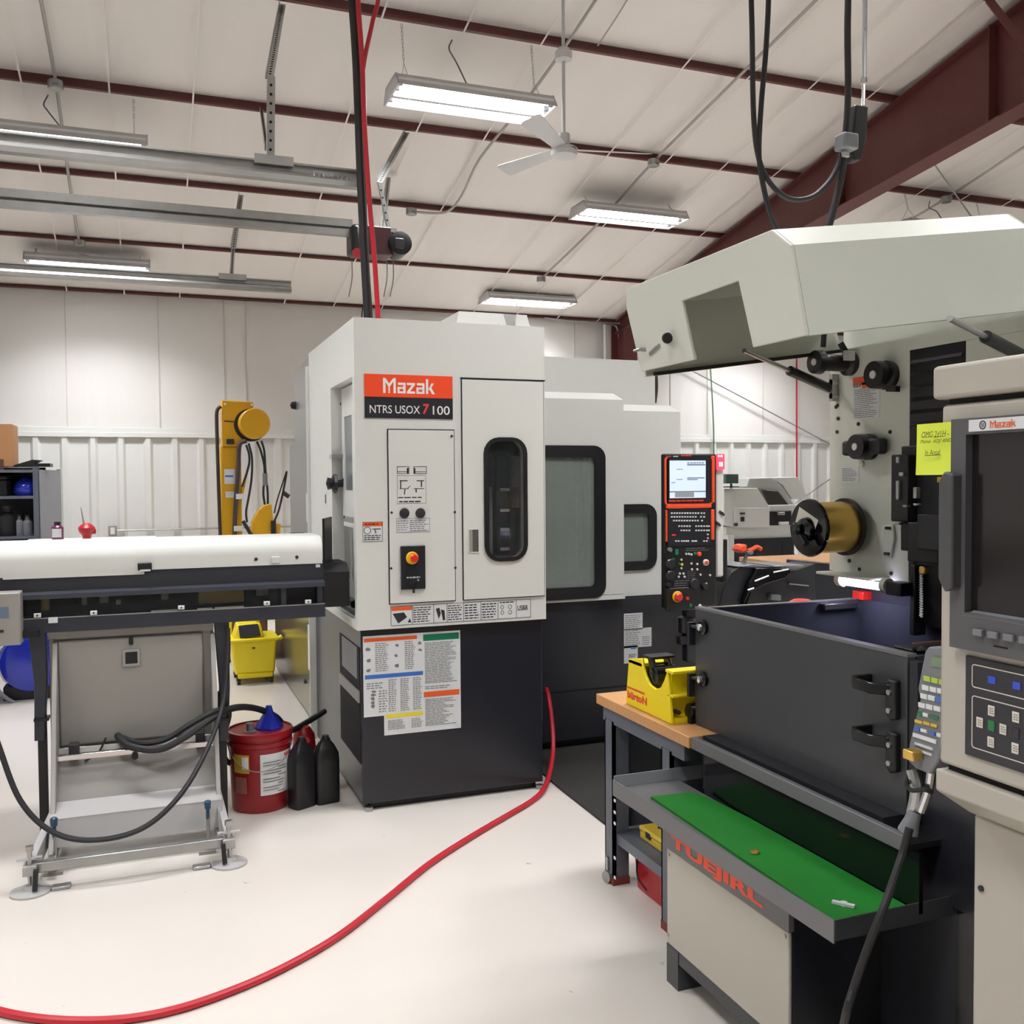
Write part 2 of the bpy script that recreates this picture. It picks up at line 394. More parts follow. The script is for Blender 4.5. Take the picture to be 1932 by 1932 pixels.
# back wall: backing, lower ribbed liner, upper blanket seams, cap rail
wb = struct(MB().box(X0, X1, YW+.06, YW+.2, 0, ZE+.1), 'wall_back', 'wall_vinyl', smooth=False)
ZT = 2.17
MB().box(X0, X1, YW+.03, YW+.06, 0, ZT).build('liner_sheet', 'liner', wb, smooth=False)
MB().prism([(YW+.03, ZT-.02), (YW-.02, ZT-.02), (YW-.02, ZT+.03), (YW+.01, ZT+.035), (YW+.01, ZT+.09), (YW+.06, ZT+.095)], 'x', X0, X1).build('cap_rail', 'liner', wb, smooth=False)
rib = MB().ext([(-.055, YW+.03, 0), (-.025, YW-.008, 0), (.025, YW-.008, 0), (.055, YW+.03, 0)], (0, 0, ZT-.02))
r0 = None; xr = PY(68, 900, YW).x
for k in range(-6, 46):
    x = xr+k*.305
    if x > X1-.1 or 2.6 < x < 5.6: continue
    if r0 is None: r0 = rib.build('rib', 'liner', wb, local=True, smooth=False); c = r0
    else: c = r0.copy(); COL.objects.link(c)
    c.location = V((x, 0, 0))-ROOT[wb.name]
for px in (125, 300, 424, 465, 1085, 1265, 1335, 1440):
    x = PY(px, 700, YW+.05).x; MB().box(x-.006, x+.006, YW+.05, YW+.06, ZT+.09, ZE).build('seam', 'seam_tape', wb, smooth=False)
struct(MB().box(X0-.2, X0, Y0, YW+.2, 0, 5.7), 'wall_left', 'liner', smooth=False)
struct(MB().box(X1, X1+.2, Y0, YW+.2, 0, 5.7), 'wall_right', 'liner', smooth=False)
struct(MB().box(X0, X1, Y0-.2, Y0, 0, ZE+.1), 'wall_front', 'liner', smooth=False)
struct(MB().ext([V((1.99, 5.165, 0)), V((1.955, 4.5, 0)), V((1.935, 3.48, 0)), V((2.9, 3.48, 0)), V((3.3, 5.165, 0))], (0, 0, .012)), 'floor_matting', 'floor_mat', smooth=False)
tag(bpy.data.objects['floor_matting'], 'black ribbed anti-fatigue mat on the floor in front of the lathe doors', 'mat', kind='thing')
# receptacle and conduit on the wall liner
w1 = thing('wall_outlet', 'grey metal outlet box with conduit on the ribbed wall left of the yellow crane', 'outlet', PY(212, 1001, YW-.02))
a = PY(204, 992, YW-.05); b = PY(221, 1011, YW-.05)
MB().box(a.x, b.x, YW-.06, YW-.01, b.z, a.z).build('box', 'grey_box', w1, bevel=.006)
MB().box(a.x+.025, b.x-.025, YW-.066, YW-.06, b.z+.02, a.z-.02).build('cover', 'white_print', w1)
p = PY(221, 1001, YW-.03); q = PY(416, 999, YW-.03)
MB().cyl(p, (q.x+1.2, q.y, p.z), .012, n=8).build('conduit', 'galv', w1)
# ================================================================== overhead: lamps
def fixture(label, xc, y0, zb_, L=1.22, W=.44, cord=True, swap=False):
    yc = y0+W/2; r = thing('ceiling_lamp', label, 'ceiling lamp', (xc, yc, zb_), group='fluorescent lamps under the roof')
    x0, x1 = xc-L/2, xc+L/2; y1 = y0+W; zt = zb_+.1
    # housing: shallow inverted tray with sloping flanks
    h = MB()
    h.ext([(x0, y0, zb_), (x0, y0+.07, zt), (x0, y1-.07, zt), (x0, y1, zb_), (x0, y1-.006, zb_), (x0, y1-.074, zt-.006), (x0, y0+.074, zt-.006), (x0, y0+.006, zb_)], (L, 0, 0))
    h.build('housing', 'fixture_white', r, smooth=False)
    for x in (x0, x1-.012):
        MB().ext([(x, y0-.002, zb_-.002), (x, y0+.068, zt+.004), (x, y1-.068, zt+.004), (x, y1+.002, zb_-.002)], (.012, 0, 0)).build('end_plate', 'fixture_white', r, smooth=False)
    for s_ in (0, 1):      # two troughs
        a0 = y0+.012+s_*(W/2-.004); a1 = a0+W/2-.02; am = (a0+a1)/2
        MB().ext([(x0+.014, a0, zb_+.006), (x0+.014, a0+.035, zb_+.062), (x0+.014, am, zb_+.066), (x0+.014, a1-.035, zb_+.062), (x0+.014, a1, zb_+.006), (x0+.014, a1-.03, zb_+.067), (x0+.014, am, zb_+.072), (x0+.014, a0+.03, zb_+.067)], (L-.028, 0, 0)).build('reflector', 'reflector', r, smooth=False)
        for t in (-.045, .045):
            MB().cyl((x0+.05, am+t, zb_+.034), (x1-.05, am+t, zb_+.034), .013, n=6, caps=False).build('tube', 'tube_light', r)
            for xh in (x0+.014, x1-.05): MB().box(xh, xh+.036, am+t-.012, am+t+.012, zb_+.016, zb_+.06).build('lamp_holder', 'plastic_grey', r, smooth=False)
    for s_ in (0, 1):
        am = y0+.012+s_*(W/2-.004)+(W/2-.02)/2
        ld = bpy.data.lights.new('lamp_light', 'AREA'); ld.shape = 'RECTANGLE'; ld.size = L-.1; ld.size_y = .12; ld.energy = LAMP_WATTS; ld.spread = math.radians(LAMP_SPREAD); ld.color = LAMP_TINT
        lo = bpy.data.objects.new('lamp_light', ld); COL.objects.link(lo); lo.parent = r; lo.location = V((xc, am, zb_+.018))-V((xc, yc, zb_))
    MB().box(x0+.014, x1-.014, yc-.02, yc+.02, zb_-.012, zb_+.05).build('centre_ridge', 'fixture_white', r, smooth=False)
    for x in (x0+.1, x1-.1):
        top = V((x, yc+.05, roofz(yc+.05)-.01)); ch = MB()
        ap = V((x, yc, zt+min(.14, (top.z-zt)*.5)))
        ch.tube([(x, y0+.1, zt), ap], .0025, 5, smooth=False).tube([(x, y1-.1, zt), ap], .0025, 5, smooth=False)
        n = max(2, int((top-ap).length/.03))
        for k in range(n):
            a = ap.lerp(top, k/n); b = ap.lerp(top, (k+1.15)/n); o = V((.006, 0, 0)) if k % 2 else V((0, .006, 0))
            ch.tube([a-o, b-o], .002, 4, smooth=False).tube([a+o, b+o], .002, 4, smooth=False)
        ch.build('chain', 'steel', r)
    if cord:
        xc2 = x0+.5; t = V((xc2, yc+.1, roofz(yc+.1)-.03))
        MB().tube([t, t+V((-.03, -.02, -.08)), (xc2+.0, yc, (t.z+zt)/2), (xc2+.1, yc, zt+.03), (xc2+.16, yc, zt)], .006, 6).build('power_cord', 'plastic_grey', r)
    return r
fixture('large bright two-trough fluorescent lamp hanging in front of the ceiling fan', 2.293, 6.62, 4.39)
_q = PY(1106.5, 393, 8.7); fixture('fluorescent lamp hanging by the dark red rafter, to the right of the fan', _q.x+.593, 8.7, _q.z, L=1.186)
fixture('fluorescent lamp close to the back wall above the white lathe', 4.66, 11.40, 3.90)
fixture('fluorescent lamp above the nearest door track at the left photo edge', -.57, 8.0, 4.22)
fixture('fluorescent lamp above the farthest door track, close to the back wall', -.555, 10.94, 3.89)
fixture('fluorescent lamp in the next bay behind the raised machine hood', 8.2, 11.1, 3.95)
_q = RP(1785, 376, 0); fixture('fluorescent lamp in the next bay below the round conduit box', _q.x-.1, _q.y-.3, _q.z-.42)
for i, (x, y) in enumerate(((-.57, 4.3), (2.3, 2.9), (4.85, 3.2), (-3.4, 6.6), (-.57, .6), (2.3, -1.2), (4.85, .2), (8.2, 2.5), (-3.3, 2.2))):  # unseen lamps added to carry the rows on and light the room
    o = fixture(('unseen fluorescent lamp added over the bar feeder', 'unseen fluorescent lamp added over the open floor', 'unseen fluorescent lamp added over the wire machine', 'unseen fluorescent lamp added by the left wall', 'unseen fluorescent lamp added overhead left of the camera', 'unseen fluorescent lamp added behind the camera', 'unseen fluorescent lamp added overhead right of the camera', 'unseen fluorescent lamp added by the right wall', 'unseen fluorescent lamp added at the left wall, level with the camera')[i], x, y, 4.42)
# ================================================================== overhead door tracks, opener
def track(y, z, x1, label, drop):
    t = thing('door_track', label, 'door track', (X0+.1, y, z), group='galvanized tracks of the overhead door')
    prof = [(y-.03, z+.055), (y-.03, z+.045), (y-.004, z+.045), (y-.004, z+.012), (y-.03, z+.0), (y-.045, z-.02), (y-.03, z-.045), (y+.012, z-.05), (y+.012, z-.042), (y-.026, z-.037), (y-.036, z-.02), (y-.026, z-.006), (y+.004, z+.006), (y+.004, z+.055)]
    MB().prism(prof, 'x', X0+.1, x1).build('rail', 'galv', t, smooth=False)
    return t
def angle_bar(t, p, q, holes=True, w_=.045):
    p, q = V(p), V(q); m_ = MB(); d = (q-p).normalized(); side = V((1, 0, 0)); fr = d.cross(side).normalized()
    m_.ext([p-side*w_/2, p+side*w_/2, q+side*w_/2, q-side*w_/2], fr*.003).ext([p-side*w_/2, p-side*w_/2+fr*w_*.8, q-side*w_/2+fr*w_*.8, q-side*w_/2], side*.003)
    o = m_.build('hanger', 'galv', t, smooth=False)
    if holes:
        n = int((q-p).length/.05); hm = MB()
        for k in range(1, n):
            c = p.lerp(q, k/n); hm.cyl(c-fr*.002, c+fr*.005, .008, n=6)
        if n > 1: hm.build('hole_row', 'gap', o, smooth=False)
    return o
Y1, Y3, ZTR = 5.44, 8.60, 3.31
t1 = track(Y1, ZTR, PY(676, 345, Y1).x, 'nearest galvanized overhead door track, with a long perforated hanger', 0)
t3 = track(Y3, ZTR, PY(549, 545, Y3).x, 'farthest galvanized overhead door track, its open end in view', 0)
YO, ZO = 7.02, 3.44
t2 = thing('opener_rail', 'plain galvanized rail ending at the black door opener', 'rail', (X0+.1, YO, ZO))
xo = PY(664, 432, YO).x
MB().prism([(YO-.028, ZO-.045), (YO-.028, ZO+.0), (YO-.012, ZO+.015), (YO-.028, ZO+.02), (YO-.028, ZO+.075), (YO+.028, ZO+.075), (YO+.028, ZO-.045)], 'x', X0+.1, xo).build('rail', 'galv', t2, smooth=False)
k1 = PY(508, 150, Y1); e1 = PY(510, 300, Y1); top1 = RP(533, 8, .01)
angle_bar(t1, top1, k1); angle_bar(t1, k1+V((.01, 0, .02)), e1); angle_bar(t1, RP(493, 207, .02), PY(504, 285, Y1), True, .03)
MB().box(e1.x-.09, e1.x+.12, Y1-.04, Y1-.02, ZTR+.03, ZTR+.08).build('splice_plate', 'galv', t1, smooth=False)
k3 = PY(440, 470, Y3); e3 = PY(437, 518, Y3); top3 = RP(455, 368, .01)
angle_bar(t3, top3, k3); angle_bar(t3, RP(440, 470, .01), e3+V((0, 0, 0)), True, .035)
MB().box(e3.x-.11, e3.x+.12, Y3-.04, Y3-.02, ZTR+.03, ZTR+.08).build('splice_plate', 'galv', t3, smooth=False)
xe = PY(676, 345, Y1).x
sp_ = MB(); pts = []
for k in range(41): t = k/40; pts.append((xe-.27+.25*t, Y1-.03+.012*math.cos(t*60), ZTR+.012*math.sin(t*60)))
sp_.tube(pts, .003, 5, sub=1).build('spring', 'steel', t1)
# door opener
op = thing('door_opener', 'black and maroon overhead door opener motor hanging at the end of its rail', 'door opener', PY(716, 470, YO))
A = PY(661, 428, YO); B = PY(735, 488, YO)
MB().box(A.x, B.x, YO-.1, YO+.1, B.z, A.z).build('gear_case', mat('maroon_case', (62, 26, 32), .4), op, bevel=.012)
MB().box(A.x-.012, A.x+.05, YO-.11, YO+.11, B.z+.01, A.z-.005).build('end_cap', 'black', op, bevel=.02)
C_ = PY(748, 466, YO)
MB().lathe((C_.x, YO-.14, C_.z), (0, 1, 0), [(0, .055), (.01, .085), (.2, .085), (.21, .06)], 24).build('motor', 'black', op)
MB().box(C_.x-.05, C_.x+.02, YO-.15, YO-.138, C_.z-.045, C_.z+.03).build('cover_plate', 'charcoal', op, bevel=.008)
MB().box(C_.x-.07, C_.x-.02, YO-.1, YO+.06, C_.z+.08, C_.z+.11).build('mount', 'steel', op)
D_ = PY(668, 484, YO); MB().cyl((D_.x, YO-.125, D_.z), (D_.x, YO-.1, D_.z), .035, n=14).build('chain_wheel', 'red', op)
for px in (664, 730, 742):
    a = PY(px, 492, YO-.05); b = PY(px-6, 560, YO-.05); MB().tube([a, a.lerp(b, .5)+V((.012, 0, 0)), b], .004, 5).build('pull_cord', 'plastic_grey', op)
kk = PY(716, 345, YO); angle_bar(op, RP(768, 250, .01), kk); angle_bar(op, RP(733, 335, .02)*1.0, PY(722, 430, YO)); angle_bar(op, kk, PY(733, 430, YO), True, .035)
# ================================================================== conduits with boxes
def conduit(pts, label, boxes=(), r=.013, dz=.06, cat='conduit'):
    P = [RP(x, y, dz) for x, y in pts]; c = thing('conduit', label, cat, P[0])
    MB().tube(P, r, 7, sub=5).build('pipe', mat('conduit_grey', (176, 172, 168), .4, metal=.4), c)
    for x, y in boxes:
        q = RP(x, y, dz+.03); MB().lathe(q-V((0, 0, .035)), (0, 0, 1), [(0, .05), (.005, .056), (.06, .056), (.065, .05)], 10).build('junction_box', 'galv', c)
        MB().box(q.x-.02, q.x+.02, q.y-.07, q.y+.07, q.z-.012, q.z+.012).build('connector', 'galv', c)
    return c
conduit([(70, -40), (106, 160), (129, 330), (150, 460)], 'grey conduit down the roof at the far left, with two boxes', [(105, 160), (150, 459)])
conduit([(1150, -40), (1066, 88), (985, 200), (905, 300), (872, 368), (846, 398), (815, 402), (778, 399)], 'grey conduit bending toward the door opener below the ceiling fan', [(776, 399)])
conduit([(1580, -40), (1400, 138), (1233, 305), (1120, 430), (1021, 526)], 'long grey conduit slanting across the roof between the lamps at the right', [(1233, 307), (1021, 527)])
conduit([(1940, 272), (1785, 374), (1690, 430)], 'grey conduit with one round box in the bay beyond the red rafter', [(1785, 376)])
conduit([(1200, -30), (1170, 22), (1128, 86)], 'thin cable clipped to the roof right of the ceiling fan', [], .006, .05, 'cable')
rod = tag(MB().cyl(RP(1752, 295, .1), RP(1835, 412, .3), .008, n=6).build('brace_rod', 'steel'), 'thin steel roof brace rod beyond the red rafter', 'brace rod')
for (a, b, lb) in (((1292, 692), (1570, 840), 'steel brace rod crossing the right back wall, upper diagonal'), ((1500, 950), (1600, 880), 'steel brace rod crossing the right back wall, lower diagonal')):
    tag(MB().cyl(PY(*a, YW-.03), PY(*b, YW-.03), .009, n=6).build('brace_rod', 'steel'), lb, 'brace rod')
# ================================================================== ceiling fan at rest
fy = 6.3; ft = PY(1063, 105, fy); fh = PY(1064, 288, fy)
fan = thing('ceiling_fan', 'white three-bladed ceiling fan on a long rod below the roof', 'ceiling fan', (fh.x, fy, fh.z))
MB().lathe((fh.x, fy, ft.z-.04), (0, 0, 1), [(0, .03), (.01, .06), (.06, .062), (.09, .04)], 20).build('canopy', 'fixture_white', fan)
MB().cyl((fh.x, fy, fh.z+.05), (fh.x, fy, roofz(fy)+.0), .012, n=10).build('rod', 'fixture_white', fan)
MB().lathe((fh.x, fy, fh.z-.04), (0, 0, 1), [(0, .0), (.002, .05), (.015, .092), (.05, .096), (.06, .09), (.075, .085), (.085, .045), (.17, .042), (.18, .02)], 28).build('motor', 'fixture_white', fan)
MB().lathe((fh.x, fy, fh.z+.012), (0, 0, 1), [(0, .098), (.006, .099), (.012, .098)], 28).build('trim_ring', 'chrome', fan)
fc = V((fh.x, fy, fh.z+.02))
for tx, ty in ((938, 327), (1245, 292), (985, 212)):
    tip = PZ(tx, ty, fc.z); d = (tip-fc); d.z = 0; d.normalize(); s_ = V((-d.y, d.x, 0)); L = .62
    b = MB(); p0 = fc+d*.09; p1 = fc+d*L; tw = V((0, 0, .022))
    b.ext([p0-s_*.045-tw*.5, p0+s_*.045+tw*.5, p1+s_*.07+tw, p1+s_*.05+d*.02+tw*.7, p1-s_*.05+d*.02-tw*.7, p1-s_*.07-tw], (0, 0, .004))
    bl = b.build('blade', 'fixture_white', fan, smooth=False)
# ================================================================== drops from the roof on to the lathe
def top(p): return V((p.x, p.y, roofz(p.y)-.0))
def cable(name, pts, r, m, label, cat='cable', n=8, sub=6, group=None): return tag(MB().tube(pts, r, n, sub).build(name, m), label, cat, group)
yd = 5.3
cable('power_cable', [top(PY(662, -40, yd)), top(PY(662, -40, yd)).lerp(PY(662, -40, yd), .5), PY(662, -40, yd), PY(672, 120, yd), PY(680, 330, yd), PY(687, 480, yd), PY(693, 590, yd), PY(694, 616, yd)], .022, 'rubber', 'thick black power cable dropping from the roof to the lathe top')
cable('flex_conduit', [top(PY(672, -40, yd+.06)), PY(672, -40, yd+.06), PY(680, 140, yd+.06), PY(686, 330, yd+.06), PY(692, 480, yd+.06), PY(699, 590, yd+.06), PY(700, 618, yd+.06)], .012, 'charcoal', 'thin dark cable running beside the thick black power cable')
cable('air_hose', [top(PY(674, -40, yd-.06)), PY(674, -40, yd-.06), PY(683, 110, yd-.06), PY(688, 240, yd-.06), PY(697, 380, yd-.06), PY(706, 480, yd-.06), PY(713, 590, yd-.06), PY(714, 612, yd-.06)], .014, 'hose_red', 'red air hose dropping from the roof to the lathe top', 'hose')
cable('air_hose', [top(PY(716, -40, yd-.02)), PY(716, -40, yd-.02), PY(703, 40, yd-.03), PY(690, 100, yd-.05), PY(685, 132, yd-.05)], .012, 'hose_red', 'short red air hose slanting in to join the red drop hose', 'hose')
cable('signal_wire', [PY(700, 565, yd+.1), PY(685, 580, yd+.1), PY(682, 612, yd+.1)], .004, 'black', 'fine black wire looping beside the red hose above the lathe')
# ================================================================== the tall white lathe
YF = 4.508; LX0, LX1 = .918, 1.896; LT = 2.378; LB = .886
FL = Face((0, YF, 0), (1, 0, 0), (0, 0, 1))
def fz(px, py, Y=YF): p = PY(px, py, Y); return p.x, p.z
la = thing('turning_machine', 'tall white and charcoal multi-tasking lathe in the middle of the shop', 'machine', (1.5, 5.2, 0))
# side opening toward the bar feeder
so = [PX(664, 1172, LX0), PX(625, 732, LX0)]; SY0, SY1 = 4.57, PX(626, 900, LX0).y; SZ0, SZ1 = .93, PX(626, 731, LX0).z
win = [fz(911, 825), fz(994, 1057)]; wa0, wa1, wb0, wb1 = win[0][0], win[1][0], win[1][1], win[0][1]
body = MB()
hole = FL.rrect(wa0+.012, wa1-.012, wb0+.012, wb1-.012, .07)
body.plate([FL.p(LX0, LB), FL.p(LX1, LB), FL.p(LX1, LT), FL.p(LX0, LT)], [hole], (0, .05, 0))
body.box(LX0, LX1, YF+.05, 5.87, SZ1, LT).box(LX0, LX1, YF+.05, 5.87, LB, SZ0).box(LX0, LX0+.12, SY1, 5.87, SZ0, SZ1).box(LX0+.12, LX1, 5.1, 5.87, SZ0, SZ1).box(LX1-.02, LX1, YF+.05, 5.1, SZ0, SZ1)
body.build('upper_body', 'white_paint', la, smooth=False)
MB().box(LX0+.02, LX1-.012, YF+.025, 5.87, .035, LB).build('base', 'charcoal', la, bevel=.006)
MB().box(LX0+.05, LX1-.04, YF+.06, 5.8, 0, .035).build('plinth', 'black', la)
MB().box(LX0+.11, LX0+.125, YF+.05, 5.1, SZ0, SZ1).build('inner_wall', 'charcoal_dull', la)
# header break line and the doors with dark seals
a, b = fz(868, 712); MB().box(a, LX1+.001, YF-.003, YF, b-.006, b).build('header_gap', 'gap', la)
def slab(name, a0, a1, b0, b1, holes=(), m='white_paint', g=.005, d=.007, par=None, seal=True):
    if seal: FL.rect(MB(), a0-g, a1+g, b0-g, b1+g, 0, .002) if False else None
    s_ = MB(); s_.plate([FL.p(a0-g, b0-g, .0), FL.p(a1+g, b0-g, .0), FL.p(a1+g, b1+g, .0), FL.p(a0-g, b1+g, .0)], list(holes), FL.n*.0025)
    o = MB().plate([FL.p(a0, b0, .0025), FL.p(a1, b0, .0025), FL.p(a1, b1, .0025), FL.p(a0, b1, .0025)], [[p+FL.n*.0025 for p in h] for h in holes], FL.n*d).build(name, m, la, smooth=False)
    s_.build('seal', 'gap', o, smooth=False); return o
(a0, b1), (_, b0) = fz(871, 716), fz(876, 1131); a1 = LX1-.012
door = slab('access_door', a0, a1, b0, b1, [FL.rrect(wa0+.012, wa1-.012, wb0+.012, wb1-.012, .07)])
wf = MB(); FL.frame(wf, wa0, wa1, wb0, wb1, .02, .008, .018, r=.08); wf.build('window_gasket', 'black', door, smooth=False)
MB().ext(FL.rrect(wa0+.01, wa1-.01, wb0+.01, wb1-.01, .07, -.01), (0, .003, 0)).build('pane', 'smoke_glass', door, smooth=False)
# what shows behind the door window: tool magazine column with tags and grey posts
tm = MB().box(wa0-.05, wa1+.06, YF+.30, YF+.32, wb0-.1, wb1+.1).build('magazine_back', 'grey_cab', la, smooth=False)
FI = Face((0, YF+.12, 0), (1, 0, 0), (0, 0, 1))
def fi(px, py): p = PY(px, py, YF+.12); return p.x, p.z
m_ = MB(); a, b = fi(936, 858); c, d = fi(964, 1045); m_.box(a, c, YF+.13, YF+.3, d, b); m_.build('magazine_column', 'black', la, bevel=.01)
for yy in (924, 963, 999, 1036):
    a, b = fi(945, yy-2.5); c, d = fi(962, yy+2.5); q = MB(); FI.rect(q, a, c, d, b, -.008, -.004); q.build('tag', 'sticker', la)
for (x_, y_, x2, y2) in ((975, 860, 987, 919), (976, 930, 987, 958), (925, 918, 933, 1050), (922, 1055, 980, 1049)):
    a, b = fi(x_, y_); c, d = fi(x2, y2); MB().box(min(a, c), max(a, c), YF+.14, YF+.2, min(b, d), max(b, d)).build('guide_post', 'grey_box', la, bevel=.004)
# flush pull
(a, b), (c, d) = fz(882, 998), fz(903, 1042)
q = MB(); FL.frame(q, a, c, d, b, .004, .009, .013); pl = q.build('pull_recess', 'white_paint', door, smooth=False)
q = MB(); FL.rect(q, a+.004, c-.004, d+.004, b-.004, .0095, .0102); q.build('recess_floor', mat('pocket', (84, 84, 78), .5), door, smooth=False)
q = MB(); FL.rect(q, a+.004, a+.022, d+.004, b-.004, .010, .0125); q.build('pull_lip', 'grey_box', door, smooth=False)
# left service panel
(a0, b1), (a1, b0) = fz(732, 811), fz(858, 1132)
sv = slab('service_panel', a0, a1, b0, b1)
for px, py in ((851, 823), (738, 967), (857, 966), (737, 1072), (858, 1071)):
    a, b = fz(px, py); q = MB(); FL.disc(q, a, b, .006, .008, .012); q.build('bolt', 'ink', sv)
def printed(face, px0, px1, n_blocks, par, name='diagram_plate', m='sticker', conv=fz):
    pass
def pl_rect(conv, face, x0, y0, x1, y1, d0, d1): (a, b), (c, d) = conv(x0, y0), conv(x1, y1); q = MB(); face.rect(q, a, c, d, b, d0, d1); return q
def outl(conv, face, mb, x0, y0, x1, y1, d, w_=.0025):
    (a, b), (c, e) = conv(x0, y0), conv(x1, y1); face.frame(mb, a, c, e, b, w_, d-.0004, d); return mb
def seg(conv, face, mb, x0, y0, x1, y1, d, w_=.0025):
    (a, b), (c, e) = conv(x0, y0), conv(x1, y1); p, q = face.p(a, b, d), face.p(c, e, d); t = (q-p).normalized(); s_ = t.cross(face.n).normalized()*w_/2
    mb.ext([p-s_, q-s_, q+s_, p+s_], face.n*.0004); return mb
def linesp(conv, face, mb, x0, y0, x1, y1, n, d, fill=.5, ragged=.25):
    (a, b), (c, e) = conv(x0, y0), conv(x1, y1); face.lines(mb, a, c, e, b, n, d, fill, ragged); return mb
dp = pl_rect(fz, FL, 747, 879, 804, 950, .0095, .0105).build('diagram_plate', 'white_paint', sv, smooth=False)
k = MB()
outl(fz, FL, k, 748, 880, 771, 894, .0112); outl(fz, FL, k, 779, 880, 804, 894, .0112); seg(fz, FL, k, 749, 890, 769, 890, .0112); seg(fz, FL, k, 781, 890, 803, 890, .0112)
seg(fz, FL, k, 768, 883, 768, 893, .0112, .008); seg(fz, FL, k, 781, 883, 781, 893, .0112, .008)
seg(fz, FL, k, 753, 907, 768, 907, .0112, .004); seg(fz, FL, k, 785, 907, 799, 907, .0112, .004); seg(fz, FL, k, 755, 907, 755, 922, .0112, .005); seg(fz, FL, k, 794, 908, 794, 919, .0112, .006)
seg(fz, FL, k, 753, 922, 770, 922, .0112, .003); seg(fz, FL, k, 780, 922, 799, 922, .0112, .003); seg(fz, FL, k, 763, 923, 762, 933, .0112, .005); seg(fz, FL, k, 784, 923, 784, 929, .0112, .006); seg(fz, FL, k, 768, 921, 773, 917, .0112, .003)
linesp(fz, FL, k, 750, 936, 800, 941, 1, .0112, .35); linesp(fz, FL, k, 752, 944, 801, 948, 1, .0112, .5)
outl(fz, FL, k, 748, 897, 803, 949, .0112, .001)
k.build('diagram_print', 'ink', sv, smooth=False)
for px in (762, 792):
    a, b = fz(px, 968); q = MB().lathe(FL.p(a, b, .008), FL.n, [(0, .024), (.004, .025), (.012, .022), (.014, .0)], 20); q.build('push_button', 'ink', sv)
lp = pl_rect(fz, FL, 747, 978, 810, 1003, .0095, .0105).build('instruction_plate', 'sticker', sv, smooth=False)
k = MB(); outl(fz, FL, k, 747, 978, 810, 1003, .0112, .0018); linesp(fz, FL, k, 749, 981, 770, 1001, 5, .0112, .3); linesp(fz, FL, k, 772, 980, 808, 1002, 6, .0112, .4); k.build('instruction_print', 'ink_grey', sv, smooth=False)
eb = pl_rect(fz, FL, 754, 1030, 801, 1110, .0095, .022).build('stop_box', 'charcoal', sv, bevel=.003)
a, b = fz(775, 1052)
MB().lathe(FL.p(a, b, .022), FL.n, [(0, .03), (.006, .031), (.01, .028), (.01, 0)], 24).build('stop_collar', 'estop_yellow', sv)
MB().lathe(FL.p(a+.004, b, .03), FL.n, [(0, .012), (.012, .012), (.014, .019), (.024, .02), (.03, .015), (.031, 0)], 24).build('stop_button', 'estop_red', sv)
linesp(fz, FL, MB(), 765, 1087, 791, 1090, 1, .0225, .6, .1).build('stop_print', 'sticker', sv, smooth=False)
a, b = fz(776, 1096); MB().lathe(FL.p(a, b, .022), FL.n, [(0, .016), (.01, .016), (.012, .01), (.012, 0)], 16).build('key_switch', 'black', sv)
a, b = fz(786, 1093); MB().lathe(FL.p(a, b, .022), FL.n, [(0, .006), (.012, .006), (.013, 0)], 10).build('key', 'chrome', sv)
a, b = fz(779, 1110); a2, b2 = fz(779, 1118); MB().tube([FL.p(a, b, .015), FL.p(a, b2, .014)], .006, 8).build('cable_gland', 'ink', sv)
# maker's plate
(a, b), (c, d), (_, e) = fz(687, 705), fz(854, 791), fz(687, 748)
q = MB(); FL.rect(q, a, c, e, b, 0, .004); q.build('sign_upper', 'brand_orange', la, smooth=False)
q = MB(); FL.rect(q, a, c, d, e, 0, .004); q.build('sign_lower', 'charcoal', la, smooth=False)
def wr(s_, x0, y0, x1, y1, m, d=.0045, bold=0.0, conv=fz, face=FL, par=None, shear=0.0):
    (a, b), (c, e) = conv(x0, y0), conv(x1, y1); return write(s_, face, a, c, e, b, m, par or la, d, bold, shear=shear)
(a_, b_), (c_, d_) = fz(722, 713), fz(820, 744); mazak(FL, a_, c_, d_, b_, 'white_print', la)
wr('NTRS USOX', 697, 764, 792, 781, 'white_print', bold=.004)
wr('7', 797, 762, 810, 782, 'red_print', bold=.03, shear=.12)
wr('100', 816, 766, 848, 783, 'white_print', bold=.004)
# warning stickers on the white body
q = pl_rect(fz, FL, 684, 985, 722, 1021, 0, .0015).build('warning_sticker', 'sticker', la, smooth=False)
pl_rect(fz, FL, 684, 985, 722, 992.5, .0015, .002).build('warning_band', 'orange_print', la, smooth=False)
k = MB(); outl(fz, FL, k, 684, 985, 722, 1021, .0025, .0018); a, b = fz(693, 1001); FL.frame(k, a-.018, a+.018, b-.018, b+.018, .003, .0015, .002, r=.0179, ri=.0149)
seg(fz, FL, k, 702, 998, 718, 998, .002, .004); seg(fz, FL, k, 707, 999, 709, 1006, .002, .004); linesp(fz, FL, k, 687, 1009, 720, 1019, 3, .0022, .5, .1); linesp(fz, FL, k, 688, 987, 716, 991, 1, .0026, .5, .1); k.build('warning_print', 'ink', la, smooth=False)
